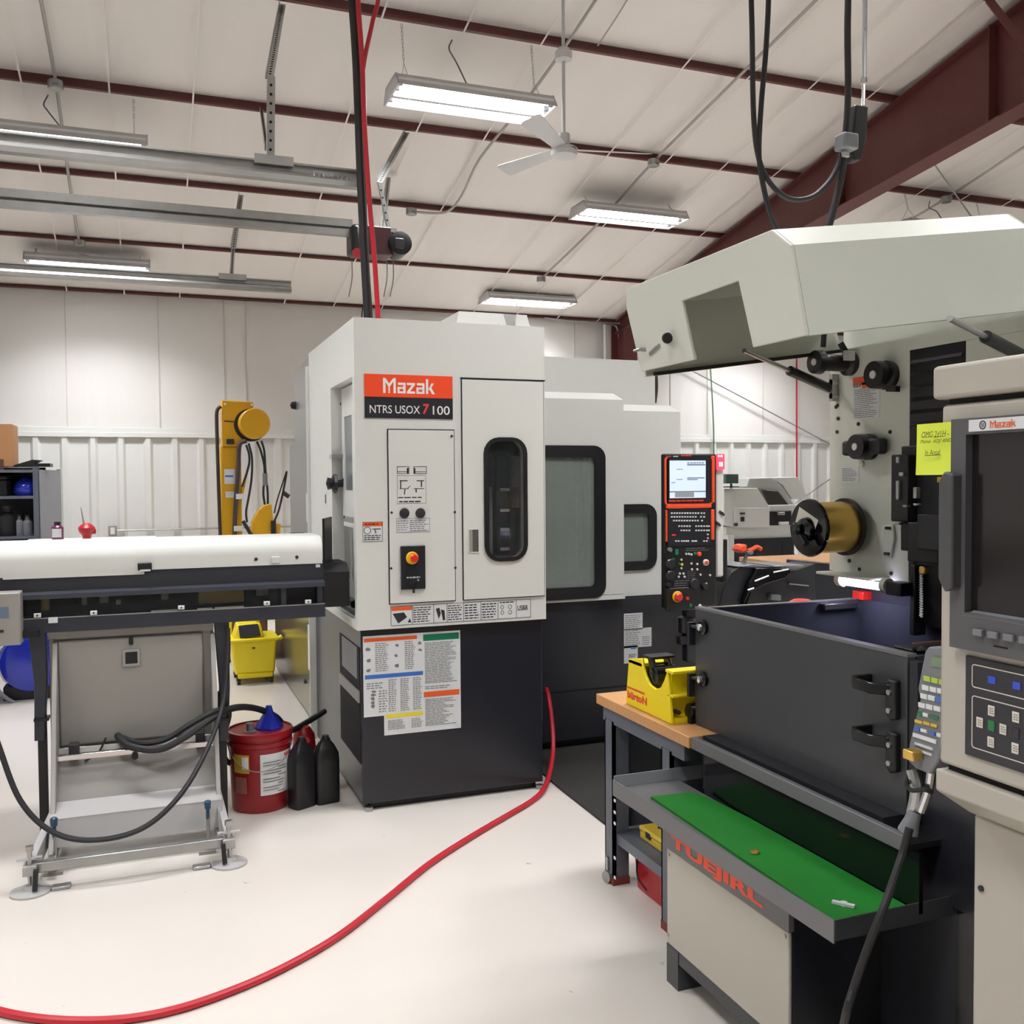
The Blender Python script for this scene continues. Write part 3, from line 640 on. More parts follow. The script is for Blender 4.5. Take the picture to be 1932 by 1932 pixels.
# sticker strip along the bottom of the white body
def strip(px): return 1141+(px-737)*(1133-1141)/(1001-737)
def stripb(px): return 1179+(px-737)*(1166-1179)/(1001-737)
def sp(px, t): return px, strip(px)*(1-t)+stripb(px)*t
ps = [fz(*sp(737, 0)), fz(*sp(1001, 0)), fz(*sp(1001, 1)), fz(*sp(737, 1))]
zt_ = (ps[0][1]+ps[1][1])/2; zb2 = (ps[2][1]+ps[3][1])/2; xs0, xs1 = ps[0][0], ps[1][0]; sw = xs1-xs0; sh = zt_-zb2
q = MB(); FL.rect(q, xs0, xs1, zb2, zt_, 0, .0015); q.build('strip_sticker', 'sticker', la, smooth=False)
def sr(u0, v0, u1, v1, d=.002, mb=None): mb = mb or MB(); FL.rect(mb, xs0+sw*u0, xs0+sw*u1, zb2+sh*v0, zb2+sh*v1, .0015, d); return mb
sr(.005, .76, .145, .97).build('strip_band', 'orange_print', la, smooth=False)
k = MB()
for u in (.0, .145, .293, .387, .505, .63, .755, .89, .997): sr(u, 0, u+.003, 1, .0022, k)
sr(0, 0, 1, .02, .0022, k); sr(0, .98, 1, 1, .0022, k)
k.ext([FL.p(xs0+sw*.012, zb2+sh*.62, .002), FL.p(xs0+sw*.05, zb2+sh*.1, .002), FL.p(xs0+sw*.11, zb2+sh*.4, .002), FL.p(xs0+sw*.09, zb2+sh*.66, .002)], FL.n*.0004)
k.ext([FL.p(xs0+sw*.115, zb2+sh*.12, .002), FL.p(xs0+sw*.14, zb2+sh*.12, .002), FL.p(xs0+sw*.128, zb2+sh*.34, .002)], FL.n*.0004)
k.ext([FL.p(xs0+sw*.31, zb2+sh*.75, .002), FL.p(xs0+sw*.33, zb2+sh*.2, .002), FL.p(xs0+sw*.345, zb2+sh*.5, .002), FL.p(xs0+sw*.335, zb2+sh*.8, .002)], FL.n*.0004)
k.ext([FL.p(xs0+sw*.345, zb2+sh*.7, .002), FL.p(xs0+sw*.36, zb2+sh*.1, .002), FL.p(xs0+sw*.375, zb2+sh*.15, .002), FL.p(xs0+sw*.37, zb2+sh*.65, .002)], FL.n*.0004)
for (u0, u1) in ((.775, .8), (.83, .86)):
    for v in (.22, .52): FL.frame(k, xs0+sw*u0, xs0+sw*u1, zb2+sh*v, zb2+sh*(v+.24), .002, .0015, .0022, r=.012, ri=.01)
for (u0, u1, n) in ((.152, .285, 7), (.395, .5, 7), (.515, .625, 6), (.64, .745, 6)): FL.lines(k, xs0+sw*u0, xs0+sw*u1, zb2+sh*.08, zb2+sh*.92, n, .0022, .42)
FL.lines(k, xs0+sw*.77, xs0+sw*.88, zb2+sh*.84, zb2+sh*.94, 1, .0022, .6, .05)
k.build('strip_print', 'ink', la, smooth=False)
text_mb('USRR', FL, xs0+sw*.9, xs0+sw*.98, zb2+sh*.4, zb2+sh*.68, .0024, .02).build('lettering', 'ink', la, smooth=False, fixn=False)
# the large notice on the charcoal base
FB = Face((0, YF+.025, 0), (1, 0, 0), (0, 0, 1))
def fb(px, py): p = PY(px, py, YF+.025); return p.x, p.z
xa, z1_ = fb(684.5, 1200)[0], fb(684.5, 1200)[1]; xb_, zb3 = fb(868, 1190)[0], fb(868, 1373)[1]; xm = fb(724, 1300)[0]; zm = fb(684, 1354)[1]; zbt = fb(724, 1388)[1]
zt3 = (z1_+fb(868, 1190)[1])/2; zbt = (zbt+zb3)/2; H_ = zt3-zbt; W_ = xb_-xa
q = MB(); q.prism([(xa, zt3), (xb_, zt3), (xb_, zbt), (xm, zbt), (xm, zm), (xa, zm)], 'y', YF+.025, YF+.0235); q.build('notice_sheet', 'sticker', la, smooth=False)
def nr(u0, v0, u1, v1, m, name='notice_band', d=.0022): q = MB(); FB.rect(q, xa+W_*u0, xa+W_*u1, zt3-H_*v1, zt3-H_*v0, .0015, d); return q.build(name, m, la, smooth=False)
nr(.01, .022, .545, .058, 'orange_print'); nr(.61, .02, .985, .085, 'green_print'); nr(.015, .385, .605, .425, 'blue_print'); nr(.61, .6, .985, .655, 'orange_print'); nr(.22, .79, .6, .83, 'yellow_print')
k = MB()
def nl(u0, v0, u1, v1, n, fill=.42, rg=.3): FB.lines(k, xa+W_*u0, xa+W_*u1, zt3-H_*v1, zt3-H_*v0, n, .0022, fill, rg)
nl(.12, .07, .27, .36, 15); nl(.42, .07, .53, .36, 15); nl(.625, .1, .97, .52, 26); nl(.625, .54, .9, .58, 2); nl(.625, .67, .96, .95, 18, .42, .45)
nl(.25, .44, .34, .77, 16); nl(.37, .44, .47, .77, 18); nl(.5, .44, .6, .77, 18); nl(.15, .54, .24, .77, 9); nl(.03, .46, .22, .53, 3); nl(.24, .85, .45, .95, 7); nl(.48, .85, .6, .95, 6)
def blob(u, v, ru, rv, n=7):
    pts = []
    for j in range(n): t = 2*math.pi*j/n; rr = random.uniform(.5, 1.1); pts.append(FB.p(xa+W_*(u+ru*rr*math.cos(t)), zt3-H_*(v+rv*rr*math.sin(t)), .0018))
    k.ext(pts, FB.n*.0004)
for u, v in ((.05, .13), (.055, .24), (.055, .34), (.34, .11), (.33, .21), (.34, .31), (.575, .1), (.575, .17), (.1, .55), (.1, .585), (.09, .62), (.09, .66), (.095, .7)): blob(u, v, .028, .02)
k.build('notice_print', 'ink_grey', la, smooth=False)
for pxx, s_ in ((700, 1), (1020, 1)):
    p = PZ(pxx, 1528 if pxx < 800 else 1482, .02); MB().cyl((p.x, YF+.03, .0), (p.x, YF+.03, .02), .02, n=10).build('levelling_foot', 'steel', la)
# roof hatch box on top
(a, b), (c, d) = fz(868, 588, 5.0), fz(985, 598, 5.0)
zt4 = PY(900, 589, 5.0).z; x_a, x_b = PY(866, 600, 5.0).x, PY(975, 600, 5.0).x
MB().ext([(x_a-.06, 4.9, LT), (x_a, 5.0, zt4), (x_a, 5.4, zt4), (x_a-.06, 5.5, LT)], (x_b-x_a, 0, 0)).ext([(x_b-.08, 4.9, LT), (x_b-.08, 5.0, zt4), (x_b-.08, 5.4, zt4), (x_b-.08, 5.5, LT)], (.14, 0, 0)).build('top_hood', 'door_white', la, smooth=False)
FH = Face((x_a-.06, 4.899, LT), (1, 0, 0), (0, .1, zt4-LT))
k = MB(); FH.rect(k, .16, .175, .03, .08, .001, .0015); FH.rect(k, .14, .19, .03, .037, .001, .0015)
for j in range(8): t = j*math.pi/4; p = FH.p(.27, .06, .001); e = p+(FH.u*math.cos(t)+FH.v*math.sin(t))*.035; k.bar(p, e, .004, .001)
k.build('hood_symbol', 'ink', la, smooth=False)
# side opening: sliding inner door, windows, knob, frame
XI = LX0+.05
def sx(px, py, X=XI): p = PX(px, py, X); return p.y, p.z
FS = Face((LX0, 0, 0), (0, -1, 0), (0, 0, 1))
(ya, za), (yb, zc) = sx(634, 742), sx(660, 975)
dn = MB(); W1 = [PX(650, 780, XI), PX(664, 775, XI)]
wy0, wy1 = PX(664.5, 850, XI).y, PX(650, 850, XI).y; wz0, wz1 = PX(655, 925, XI).z, PX(655, 785, XI).z
dn.plate([(XI, SY0, zc), (XI, SY1-.04, zc), (XI, SY1-.04, SZ1-.01), (XI, SY0, SZ1-.01)], [[(XI, wy0, wz0), (XI, wy1, wz0), (XI, wy1, wz1), (XI, wy0, wz1)]], (.015, 0, 0))
idr = dn.build('inner_door', 'door_white', la, smooth=False)
MB().box(XI+.005, XI+.009, wy0, wy1, wz0, wz1).build('inner_pane', mat('grey_glass', (120, 124, 126), .12), idr)
(y1_, z1a), (y2_, z2a) = sx(650, 992), sx(667, 1095)
lw = MB().box(XI, XI+.015, SY0, SY1-.06, SZ0+.2, zc-.03).build('lower_panel', 'white_paint', la, smooth=False)
MB().box(XI-.003, XI, min(y1_, y2_), max(y1_, y2_), z2a, z1a).build('lower_pane', mat('smoked_pane', (96, 96, 88), .15), lw)
MB().box(XI+.0, XI+.02, SY0, SY1-.04, zc-.03, zc).build('door_sill', 'grey_box', la)
kp = PX(636, 912, LX0+.02); MB().lathe(kp, (-1, 0, 0), [(-.05, .02), (0, .02), (.004, .055), (.02, .05), (.03, .03), (.05, .035), (.06, .0)], 7).build('clamp_knob', 'black', la)
MB().box(LX0-.01, LX0+.05, kp.y-.02, kp.y+.05, kp.z+.13, kp.z+.155).build('latch', 'steel', la)
for px, py in ((637, 752), (643, 762), (648, 905), (650, 975)): p = PX(px, py, XI); MB().cyl(p, p-V((.004, 0, 0)), .007, n=8).build('bolt', 'ink', la)
p = PX(648, 1145, XI); MB().box(LX0+.01, LX0+.1, SY0+.02, SY0+.4, SZ0, SZ0+.012).build('drip_tray', 'steel', la)
tb = MB().tube([p+V((0, .1, 0)), p+V((-.01, .0, .02)), p+V((-.015, -.15, .06)), p+V((0, -.3, .05))], .022, 8).build('coolant_hose', 'black', la)
p = PX(615, 943, LX0); q = MB(); q.box(LX0-.001, LX0, p.y-.03, p.y+.05, p.z-.04, p.z+.05); q.build('side_sticker', 'sticker', la)
q = MB(); q.box(LX0-.0016, LX0-.001, p.y-.01, p.y+.02, p.z-.02, p.z+.03); q.build('side_print', 'ink', la)
# lower side: dark vent opening in the base
py_, pz_ = PX(643, 1270, LX0+.02), PX(673, 1215, LX0+.02)
FS2 = Face((LX0+.02, 0, 0), (0, -1, 0), (0, 0, 1))
k = MB(); FS2.rect(k, -PX(643, 1300, LX0+.02).y, -(YF+.05), PX(650, 1400, LX0+.02).z, PX(650, 1200, LX0+.02).z, 0, .003); k.build('side_vent', 'gap', la)
k = MB(); FS2.rect(k, -PX(643, 1300, LX0+.02).y, -(YF+.05), PX(650, 1295, LX0+.02).z, PX(650, 1275, LX0+.02).z, .003, .01); k.build('vent_bar', 'grey_box', la)
k = MB(); FS2.rect(k, -PX(648, 1300, LX0+.02).y, -(YF+.1), PX(655, 1262, LX0+.02).z, PX(655, 1205, LX0+.02).z, .003, .006); k.build('vent_filter', 'plastic_grey', la)
# rear left: steel base and grey electrical cabinet
MB().box(.985, 2.3, 5.89, 8.32, .02, .9).build('rear_base', mat('rear_steel', (128, 126, 118), .2, metal=.7, var=.06), la, smooth=False)
MB().box(.9, 1.9, 5.875, 5.888, .02, 2.3).build('rear_panel', 'white_paint', la, smooth=False)
gc = MB().prism([(6.0, .9), (7.3, .9), (7.3, 1.87), (7.04, 1.88), (7.02, 2.36), (6.42, 2.42), (6.0, 2.42)], 'x', .99, 1.6).build('electrical_cabinet', 'grey_cab', la, smooth=False)
p = PX(581, 957, .99); MB().box(.986, .99, p.y-.06, p.y+.05, p.z-.1, p.z+.09).build('cabinet_label', 'sticker', la)
p = PX(558, 765, .99); MB().lathe(p, (-1, 0, 0), [(0, .03), (.03, .025), (.04, 0)], 10).build('cabinet_latch', 'black', la)
p = PX(572, 1010, .99); MB().cyl(p-V((.04, 0, .05)), p+V((-.04, 0, .02)), .05, n=12).build('cabinet_knob', 'black', la)
p = PX(585, 1220, .985); MB().box(.98, .985, p.y-.06, p.y+.06, p.z-.16, p.z+.14).build('base_label', 'sticker', la)
for px, py in ((577, 1285), (640, 1295), (626, 1340)): p = PX(px, py, .985); MB().cyl(p, p-V((.012, 0, 0)), .016, n=10).build('base_bolt', 'ink', la)
# second, wider body with the sliding doors
YD = 5.1; FD = Face((0, YD, 0), (1, 0, 0), (0, 0, 1))
def fd(px, py): return fz(px, py, YD)
MB().box(LX1, 3.16, 5.62, 7.2, .886, 2.385).build('rear_body', 'white_paint', la, smooth=False)
MB().box(LX1, 3.2, YD+.03, 6.9, .06, .885).build('wide_base', 'charcoal', la, smooth=False)
MB().box(LX1, 3.15, YD+.08, 6.8, 0, .06).build('wide_plinth', 'black', la, smooth=False)
k = MB(); a, b = fd(1033, 1310); k.box(LX1, 3.2, YD+.027, YD+.031, b-.004, b+.004); k.build('base_seam', 'gap', la)
def sdoor(xa_, xb_, zb_, zt_, wn, y, gl, name):
    F_ = Face((0, y, 0), (1, 0, 0), (0, 0, 1)); d = MB(); a0, a1, b0, b1, fw_ = wn
    hole = F_.rrect(a0+fw_*.6, a1-fw_*.6, b0+fw_*.6, b1-fw_*.6, .05)
    zc_ = zt_-.045
    d.plate([F_.p(xa_, zb_), F_.p(xb_, zb_), F_.p(xb_, zc_), F_.p(xa_, zc_)], [hole], (0, .02, 0))
    d.ext([(xa_, y, zc_), (xa_, y+.09, zt_), (xa_, y+.5, zt_), (xa_, y+.5, zc_)], (xb_-xa_-.025, 0, 0)).ext([(xb_-.025, y, zc_), (xb_-.025, y+.09, zt_), (xb_-.025, y+.5, zt_), (xb_-.025, y+.5, zc_)], (.0, 0, 0) if False else (.0001, 0, 0))
    d.poly([(xb_-.025, y+.09, zt_), (xb_, y, zc_), (xb_, y+.5, zc_), (xb_-.025, y+.5, zt_)]).poly([(xb_-.025, y+.09, zt_), (xb_-.025, y, zc_), (xb_, y, zc_)])
    d.box(xb_-.02, xb_, y+.02, y+.05, zb_, zc_)
    o = d.build(name, 'door_white', la, smooth=False, fixn=True)
    f = MB(); F_.frame(f, a0, a1, b0, b1, fw_, 0.0, .012, r=.075, ri=.03); f.build('window_frame', 'black', o, smooth=False)
    MB().ext(F_.rrect(a0+fw_*.5, a1-fw_*.5, b0+fw_*.5, b1-fw_*.5, .04, -.004), (0, .003, 0)).build('pane', gl, o, smooth=False)
    return o
(w0, wz1), (w1, wz0) = fd(1005, 840), fd(1142, 1127)
sdoor(LX1+.002, fd(1178, 900)[0]-.004, .915, fd(1100, 738)[1], (w0-.1, w1, wz0, wz1, .07), YD, 'milky_glass', 'main_door')
MB().box(LX1, fd(1178, 900)[0], YD-.005, YD+.03, .885, .912).build('door_track', 'white_paint', la, smooth=False)
(w0, wz1), (w1, wz0) = fz(1148, 952, YD+.06), fz(1238, 1074, YD+.06)
sdoor(fd(1120, 900)[0], fz(1284, 900, YD+.06)[0], .89, fz(1230, 762, YD+.06)[1], (w0, w1, wz0, wz1, .055), YD+.06, 'milky_glass', 'side_door')
MB().box(fz(1284, 900, YD+.06)[0]-.02, fz(1284, 900, YD+.06)[0], YD+.11, 5.65, .89, 2.0).build('end_wall', 'door_white', la, smooth=False)
# dim machine interior seen through the milky glass
ix = LX1+.03
MB().box(ix, 2.5, 5.55, 5.57, .95, 2.0).build('interior_back', mat('interior', (186, 190, 176), .5), la, smooth=False)
(a, b), (c, d) = fz(1094, 920, 5.4), fz(1135, 944, 5.4); MB().box(a, c, 5.3, 5.45, d, b).build('turret_block', 'charcoal', la, bevel=.01)
(a, b), (c, d) = fz(1080, 855, 5.4), fz(1096, 1100, 5.4); MB().box(a, c, 5.35, 5.5, d, b).build('way_cover', 'grey_box', la, bevel=.01)
MB().box(2.64, 3.0, 5.5, 5.52, .95, 1.6).build('interior_back', 'interior', la, smooth=False)
# papers stuck on the dark base
FW = Face((0, YD+.03, 0), (1, 0, 0), (0, 0, 1))
def fw2(px, py): return fz(px, py, YD+.03)
pp = pl_rect(fw2, FW, 1177, 1158, 1212, 1187, 0, .002).build('paper', 'sticker', la, smooth=False)
k = pl_rect(fw2, FW, 1177, 1187, 1229, 1219, 0, .002).build('paper', 'sticker', la, smooth=False)
k = pl_rect(fw2, FW, 1177, 1219, 1203, 1250, 0, .002).build('paper', 'sticker', la, smooth=False)
k = MB(); linesp(fw2, FW, k, 1179, 1160, 1210, 1216, 16, .0026, .35); linesp(fw2, FW, k, 1212, 1200, 1227, 1217, 5, .0026, .4); linesp(fw2, FW, k, 1186, 1234, 1201, 1240, 2, .0026, .7); k.build('paper_print', 'ink_grey', la, smooth=False)
q = pl_rect(fw2, FW, 1190, 1221, 1200, 1224, .002, .0026).build('paper_band', 'blue_print', la, smooth=False)
# ================================================================== the operator panel on its arm
YP = 4.55
FP = Face((0, YP, 0), (1, 0, 0), (0, 0, 1))
def fp(px, py): return fz(px, py, YP)
opn = thing('operator_panel', 'tall black control panel with orange trim and lit screen, right of the lathe', 'control panel', (PY(1300, 1100, YP).x, YP+.1, PY(1300, 1165, YP).z))
(x0, z1), (x1, z0) = fp(1254, 856), fp(1352, 1165)
MB().box(x0, x1, YP, YP+.045, fp(1300, 1146)[1], z1).build('housing', 'black', opn, bevel=.008)
(xx, _) = fp(1368, 1000)
MB().box(x1+.004, xx, YP+.01, YP+.16, fp(1300, 1092)[1], z1-.0).build('side_post', 'white_paint', opn, bevel=.012)
pl_rect(fp, FP, 1352, 856, 1367, 886, -.008, .004).build('status_lamp', 'lamp_red', opn, bevel=.004)
k = MB(); linesp(fp, FP, k, 1354, 858, 1364, 863, 1, .0045, .7, .1); (a, b), (c, d) = fp(1356, 872), fp(1363, 880); FP.rect(k, a, c, d, b, .004, .0045); k.build('lamp_print', 'lamp_lit', opn, smooth=False)
# orange trim: left edge, right edge of the screen unit, between the units, right of the keyboard
tr = MB(); (a, b), (c, d) = fp(1253, 862), fp(1344, 952)
FP.frame(tr, a, c, d, b, .009, .001, .01, r=.02, ri=.012); tr.build('screen_trim', 'orange', opn, smooth=False)
tr = MB(); (a, b), (c, d) = fp(1259, 859), fp(1339, 948); tr.ext(FP.rrect(a, c, d, b, .012, .0), FP.n*.013); scu = tr.build('screen_unit', 'charcoal', opn, smooth=False)
pl_rect(fp, FP, 1341, 860, 1346, 948, .002, .016).build('trim_bar', 'orange', opn, bevel=.003)
pl_rect(fp, FP, 1256, 953.5, 1340, 958, .0, .014).build('trim_bar', 'orange', opn, bevel=.002)
pl_rect(fp, FP, 1339.5, 961, 1345.5, 1018, .0, .016).build('trim_bar', 'orange', opn, bevel=.004)
pl_rect(fp, FP, 1255, 962, 1258, 1022, .0, .01).build('trim_bar', 'orange', opn, bevel=.002)
# screen with window shapes
pl_rect(fp, FP, 1261, 869, 1329, 939, .013, .0136).build('screen', 'screen_on', opn, smooth=False)
k = MB()
for r_ in ((1294, 876, 1328, 878), (1294, 901, 1327, 902.5), (1294, 904, 1314, 905.5), (1274, 885, 1286, 886), (1274, 904, 1286, 905), (1264, 910, 1272, 911), (1261, 927, 1329, 928)):
    (a, b), (c, d) = fp(r_[0], r_[1]), fp(r_[2], r_[3]); FP.rect(k, a, c, d, b, .0136, .0138)
linesp(fp, FP, k, 1294, 872, 1327, 875, 1, .0138, .6); k.build('screen_lines', mat('screen_dark', (90, 100, 120), .4, emit=.2), opn, smooth=False)
pl_rect(fp, FP, 1271, 929, 1307, 938, .0136, .0138).build('screen_bar', mat('screen_grey', (140, 145, 150), .4, emit=.3), opn, smooth=False)
k = MB(); linesp(fp, FP, k, 1259, 943, 1328, 946, 1, .0138, .7, .05); linesp(fp, FP, k, 1283, 858, 1302, 861, 1, .0138, .9, .02); linesp(fp, FP, k, 1254.5, 860.5, 1264, 862.5, 1, .0138, .8, .02); k.build('unit_print', 'red_print', opn, smooth=False)
linesp(fp, FP, MB(), 1268, 860, 1277, 862.5, 1, .0138, .8, .02).build('unit_print', 'sticker', opn, smooth=False)
# keyboard unit
(a, b), (c, d) = fp(1258, 961), fp(1339, 1028); q = MB(); q.ext(FP.rrect(a, c, d, b, .01), FP.n*.012); kbu = q.build('keyboard_unit', 'charcoal', opn, smooth=False)
kd = MB(); (ka, kb), (kc, kd_) = fp(1264.5, 967.5), fp(1267.5, 970.3); kw, kh = abs(kc-ka), abs(kb-kd_)
rows = [(968, list(range(1265, 1316, 5))+[1321, 1326]), (975, list(range(1265, 1312, 5))+[1320, 1326]), (982, list(range(1269, 1318, 5))+[1322]), (992.5, [1279, 1284, 1289, 1294, 1299, 1311, 1316, 1321, 1326, 1331, 1335]), (1000.5, [1283, 1288, 1293, 1298, 1311, 1316, 1321, 1326, 1331, 1335]), (1008, [1333]), (1015, [1333]), (1020.5, [1273, 1278, 1284, 1288, 1292, 1296, 1304, 1308, 1311, 1326, 1331])]
key0 = None
for yy, xs_ in rows:
    for xx_ in xs_:
        a, b = fp(xx_, yy); P = FP.p(a, b, .012)
        if key0 is None:
            key0 = MB(); FP.rect(key0, a-kw/2, a+kw/2, b-kh/2, b+kh/2, .012, .015); key0 = key0.build('key', 'sticker', kbu, smooth=False); kp0 = P; continue
        c = key0.copy(); COL.objects.link(c); c.location = P-kp0
a, b = fp(1269, 1009); q = MB(); FP.rect(q, a-.012, a+.012, b-.005, b+.004, .012, .014); q.build('red_mark', 'red_print', kbu, smooth=False)
# switch field
(a, b), (c, d) = fp(1254, 1030), fp(1341, 1105); q = MB(); FP.rect(q, a, c, d, b, 0, .006); swf = q.build('switch_field', 'black', opn, smooth=False)
def knob(px, py, r, m, h=.012, name='button', n=14, par=None):
    a, b = fp(px, py); MB().lathe(FP.p(a, b, .006), FP.n, [(0, r), (h*.7, r), (h, r*.8), (h, 0)], n).build(name, m, par or swf)
knob(1261, 1037, .014, 'steel', .02); knob(1309.5, 1044, .009, 'key_green', .008); knob(1317, 1045, .013, 'orange', .014)
knob(1330, 1061, .018, 'sticker', .012, 'collar'); knob(1330, 1061, .011, 'orange', .02)
q = pl_rect(fp, FP, 1272, 1036, 1278, 1046, .006, .012).build('label', 'green_print', swf, smooth=False)
for px, py in ((1284, 1056), (1303, 1063), (1314, 1064), (1304, 1074), (1314, 1074), (1284, 1072), (1281, 1082), (1288, 1082), (1320, 1084), (1338, 1085), (1279, 1088), (1290, 1088), (1331, 1101), (1293, 1045), (1298, 1045), (1303, 1046)): knob(px, py, .0062, 'sticker', .007, n=10)
knob(1280, 1064, .007, 'key_green', .008); knob(1285, 1065, .008, 'estop_yellow', .008); knob(1269, 1055, .007, 'key_green', .006)
knob(1262, 1064, .03, 'charcoal', .02, 'rotary_switch', 12); knob(1262, 1085, .028, 'charcoal', .02, 'rotary_switch', 12); knob(1258, 1103, .014, 'charcoal', .02, 'rotary_switch'); knob(1307, 1101, .03, 'charcoal_dull', .02, 'handwheel', 20); knob(1327, 1106, .018, 'charcoal_dull', .02, 'rotary_switch')
k = MB(); linesp(fp, FP, k, 1293, 1033, 1340, 1039, 2, .0066, .3, .5); linesp(fp, FP, k, 1272, 1094, 1325, 1109, 4, .0066, .25, .6); linesp(fp, FP, k, 1296, 1076, 1312, 1092, 4, .0066, .25, .5); k.build('switch_print', 'ink_grey', swf, smooth=False)
(a, b), (c, d) = fp(1254, 1109), fp(1318, 1149); q = MB(); FP.rect(q, a, c, d, b, 0, .02); lwb = q.build('stop_block', 'black', opn, bevel=.006)
a, b = fp(1272, 1125); MB().lathe(FP.p(a+.006, b, .02), FP.n, [(0, .03), (.006, .031), (.009, .026), (.009, 0)], 20).build('stop_collar', 'estop_yellow', opn)
MB().lathe(FP.p(a, b, .028), FP.n, [(0, .014), (.01, .014), (.013, .023), (.024, .024), (.032, .016), (.033, 0)], 20).build('stop_button', 'estop_red', opn)
for px, py, m in ((1293, 1128, 'estop_red'), (1299, 1141, 'key_green'), (1316.5, 1142, 'sticker')):
    a, b = fp(px, py); MB().lathe(FP.p(a, b, .018), FP.n, [(0, .01), (.008, .009), (.009, 0)], 12).build('button', m, opn)
(a, b), (c, d) = fp(1296, 1150), fp(1320, 1250); MB().box(a+.02, c, YP+.03, YP+.09, d, b+.02).build('arm_post', 'charcoal', opn, bevel=.006)
MB().box(a-.02, c+.35, YP+.035, YP+.085, fp(1300, 1212)[1]-.02, fp(1300, 1212)[1]+.03).build('swing_arm', 'charcoal_dull', opn, bevel=.006)
a, b = fp(1300, 1165); MB().lathe((a+.02, YP+.06, b-.1), (0, 0, 1), [(0, .03), (.01, .05), (.09, .05), (.1, .03)], 16).build('pivot', 'charcoal', opn)
for px, py in ((1362, 968), (1355, 988)):
    a, b = fp(px, py); p = FP.p(a, b, -.008); MB().bar(p-FP.u*.012-FP.v*-.01, p+FP.u*.02-FP.v*.012, .008, .012).cyl(p, p+FP.n*.012, .008, n=8).build('clip', 'ink', opn)
MB().box(xx+.0, xx+.03, YP+.02, YP+.12, fp(1370, 1100)[1], fp(1370, 1018)[1]).build('hook_bracket', 'black', opn, bevel=.004)
# ================================================================== the bar feeder at the left
YB = 4.62; XBE = PY(608, 1040, YB).x; XBS = -2.6
bf = thing('bar_feeder', 'long bar feeder with white rounded cover and charcoal body, left of the lathe', 'bar feeder', (-.1, 4.75, 0))
def bz(px, py, Y=YB): p = PY(px, py, Y); return p.x, p.z
zc0, zc1 = 1.207, 1.338
def cov(y0, y1, r1, z0, z1):
    pts = [(y0, z0)]
    for k in range(9): t = math.radians(180-90*k/8); pts.append((y0+r1+r1*math.cos(t), z1-r1+r1*math.sin(t)))
    for k in range(9): t = math.radians(90-90*k/8); pts.append((y1-r1+r1*math.cos(t), z1-r1+r1*math.sin(t)))
    pts.append((y1, z0)); return pts
MB().prism(cov(YB, YB+.4, .075, zc0, zc1), 'x', XBS, XBE).build('cover', 'white_paint', bf, angle=25)
# stepped lower lip of the cover
for x0_, x1_, dz in ((XBS, bz(5, 1080)[0], .012), (bz(5, 1080)[0], bz(272, 1073)[0], .02), (bz(412, 1066)[0], bz(520, 1060)[0], -.0)):
    MB().box(x0_, x1_, YB+.0005, YB+.01, zc0-dz, zc0).build('cover_lip', 'white_paint', bf, smooth=False) if dz > 0 else None
for px, py in ((483, 1055), (560, 1051)):
    a, b = bz(px, py); MB().cyl((a, YB-.004, b), (a, YB+.002, b), .008, n=10).build('cover_bolt', 'ink', bf)
a, b = bz(274, 1069); lt = MB().box(a-.032, a+.028, YB-.014, YB, b-.016, b+.018).build('cover_latch', 'black', bf, bevel=.004); MB().box(a-.022, a+.022, YB-.017, YB-.014, b-.02, b-.012).build('latch_tag', 'sticker', bf)
a, b = bz(520, 1061); MB().box(a-.02, a+.02, YB-.01, YB, b-.004, b+.028).build('cover_tab', 'white_paint', bf, bevel=.003)
# body: upper apron, ledge, glazed slot, lower beam
XB1 = bz(611, 1100)[0]
MB().box(XBS, XB1-.0, YB+.008, YB+.4, 1.125, zc0-.001).build('upper_apron', 'feeder_dark', bf, smooth=False)
MB().prism([(YB+.008, 1.128), (YB-.03, 1.118), (YB-.03, 1.098), (YB+.008, 1.098)], 'x', XBS, XB1).build('ledge', mat('charcoal_light', (58, 61, 70), .35), bf, smooth=False)
MB().box(XBS, XB1-.002, YB+.12, YB+.4, 1.0, 1.125).build('slot_back', 'gap', bf, smooth=False)
MB().prism([(YB-.025, 1.012), (YB-.032, .952), (YB+.38, .94), (YB+.38, 1.012)], 'x', XBS, XB1).build('lower_beam', 'feeder_dark', bf, smooth=False)
MB().box(XBS, XB1, YB-.026, YB-.016, 1.012, 1.016).build('beam_edge', 'grey_box', bf, smooth=False)
for px in (540, 608): a = bz(px, 1130)[0]; MB().box(a-.025, a+.0, YB-.01, YB+.12, 1.012, 1.1).build('slot_post', 'feeder_dark', bf, smooth=False)
MB().box(XB1-.2, XB1, YB+.05, YB+.06, 1.012, 1.1).build('slot_window', 'charcoal_dull', bf, smooth=False)
MB().box(XBS, XB1-.2, YB+.004, YB+.008, 1.012, 1.1).build('slot_glass', 'smoke_glass', bf, smooth=False)
for x0_, x1_, y0_, y1_, m in ((78, 94, 1122, 1150, 'dirty_yellow'), (188, 205, 1122, 1136, 'grey_box'), (304, 318, 1115, 1130, 'grey_box'), (374, 460, 1112, 1134, 'dirty_yellow'), (483, 505, 1108, 1122, 'grey_box'), (155, 164, 1125, 1140, 'grey_box'), (219, 228, 1132, 1139, 'sticker')):
    (a, b), (c, d) = bz(x0_, y0_, YB+.1), bz(x1_, y1_, YB+.1); MB().box(a, c, YB+.07, YB+.12, max(d, 1.013), b).build('feed_block', m, bf, bevel=.003)
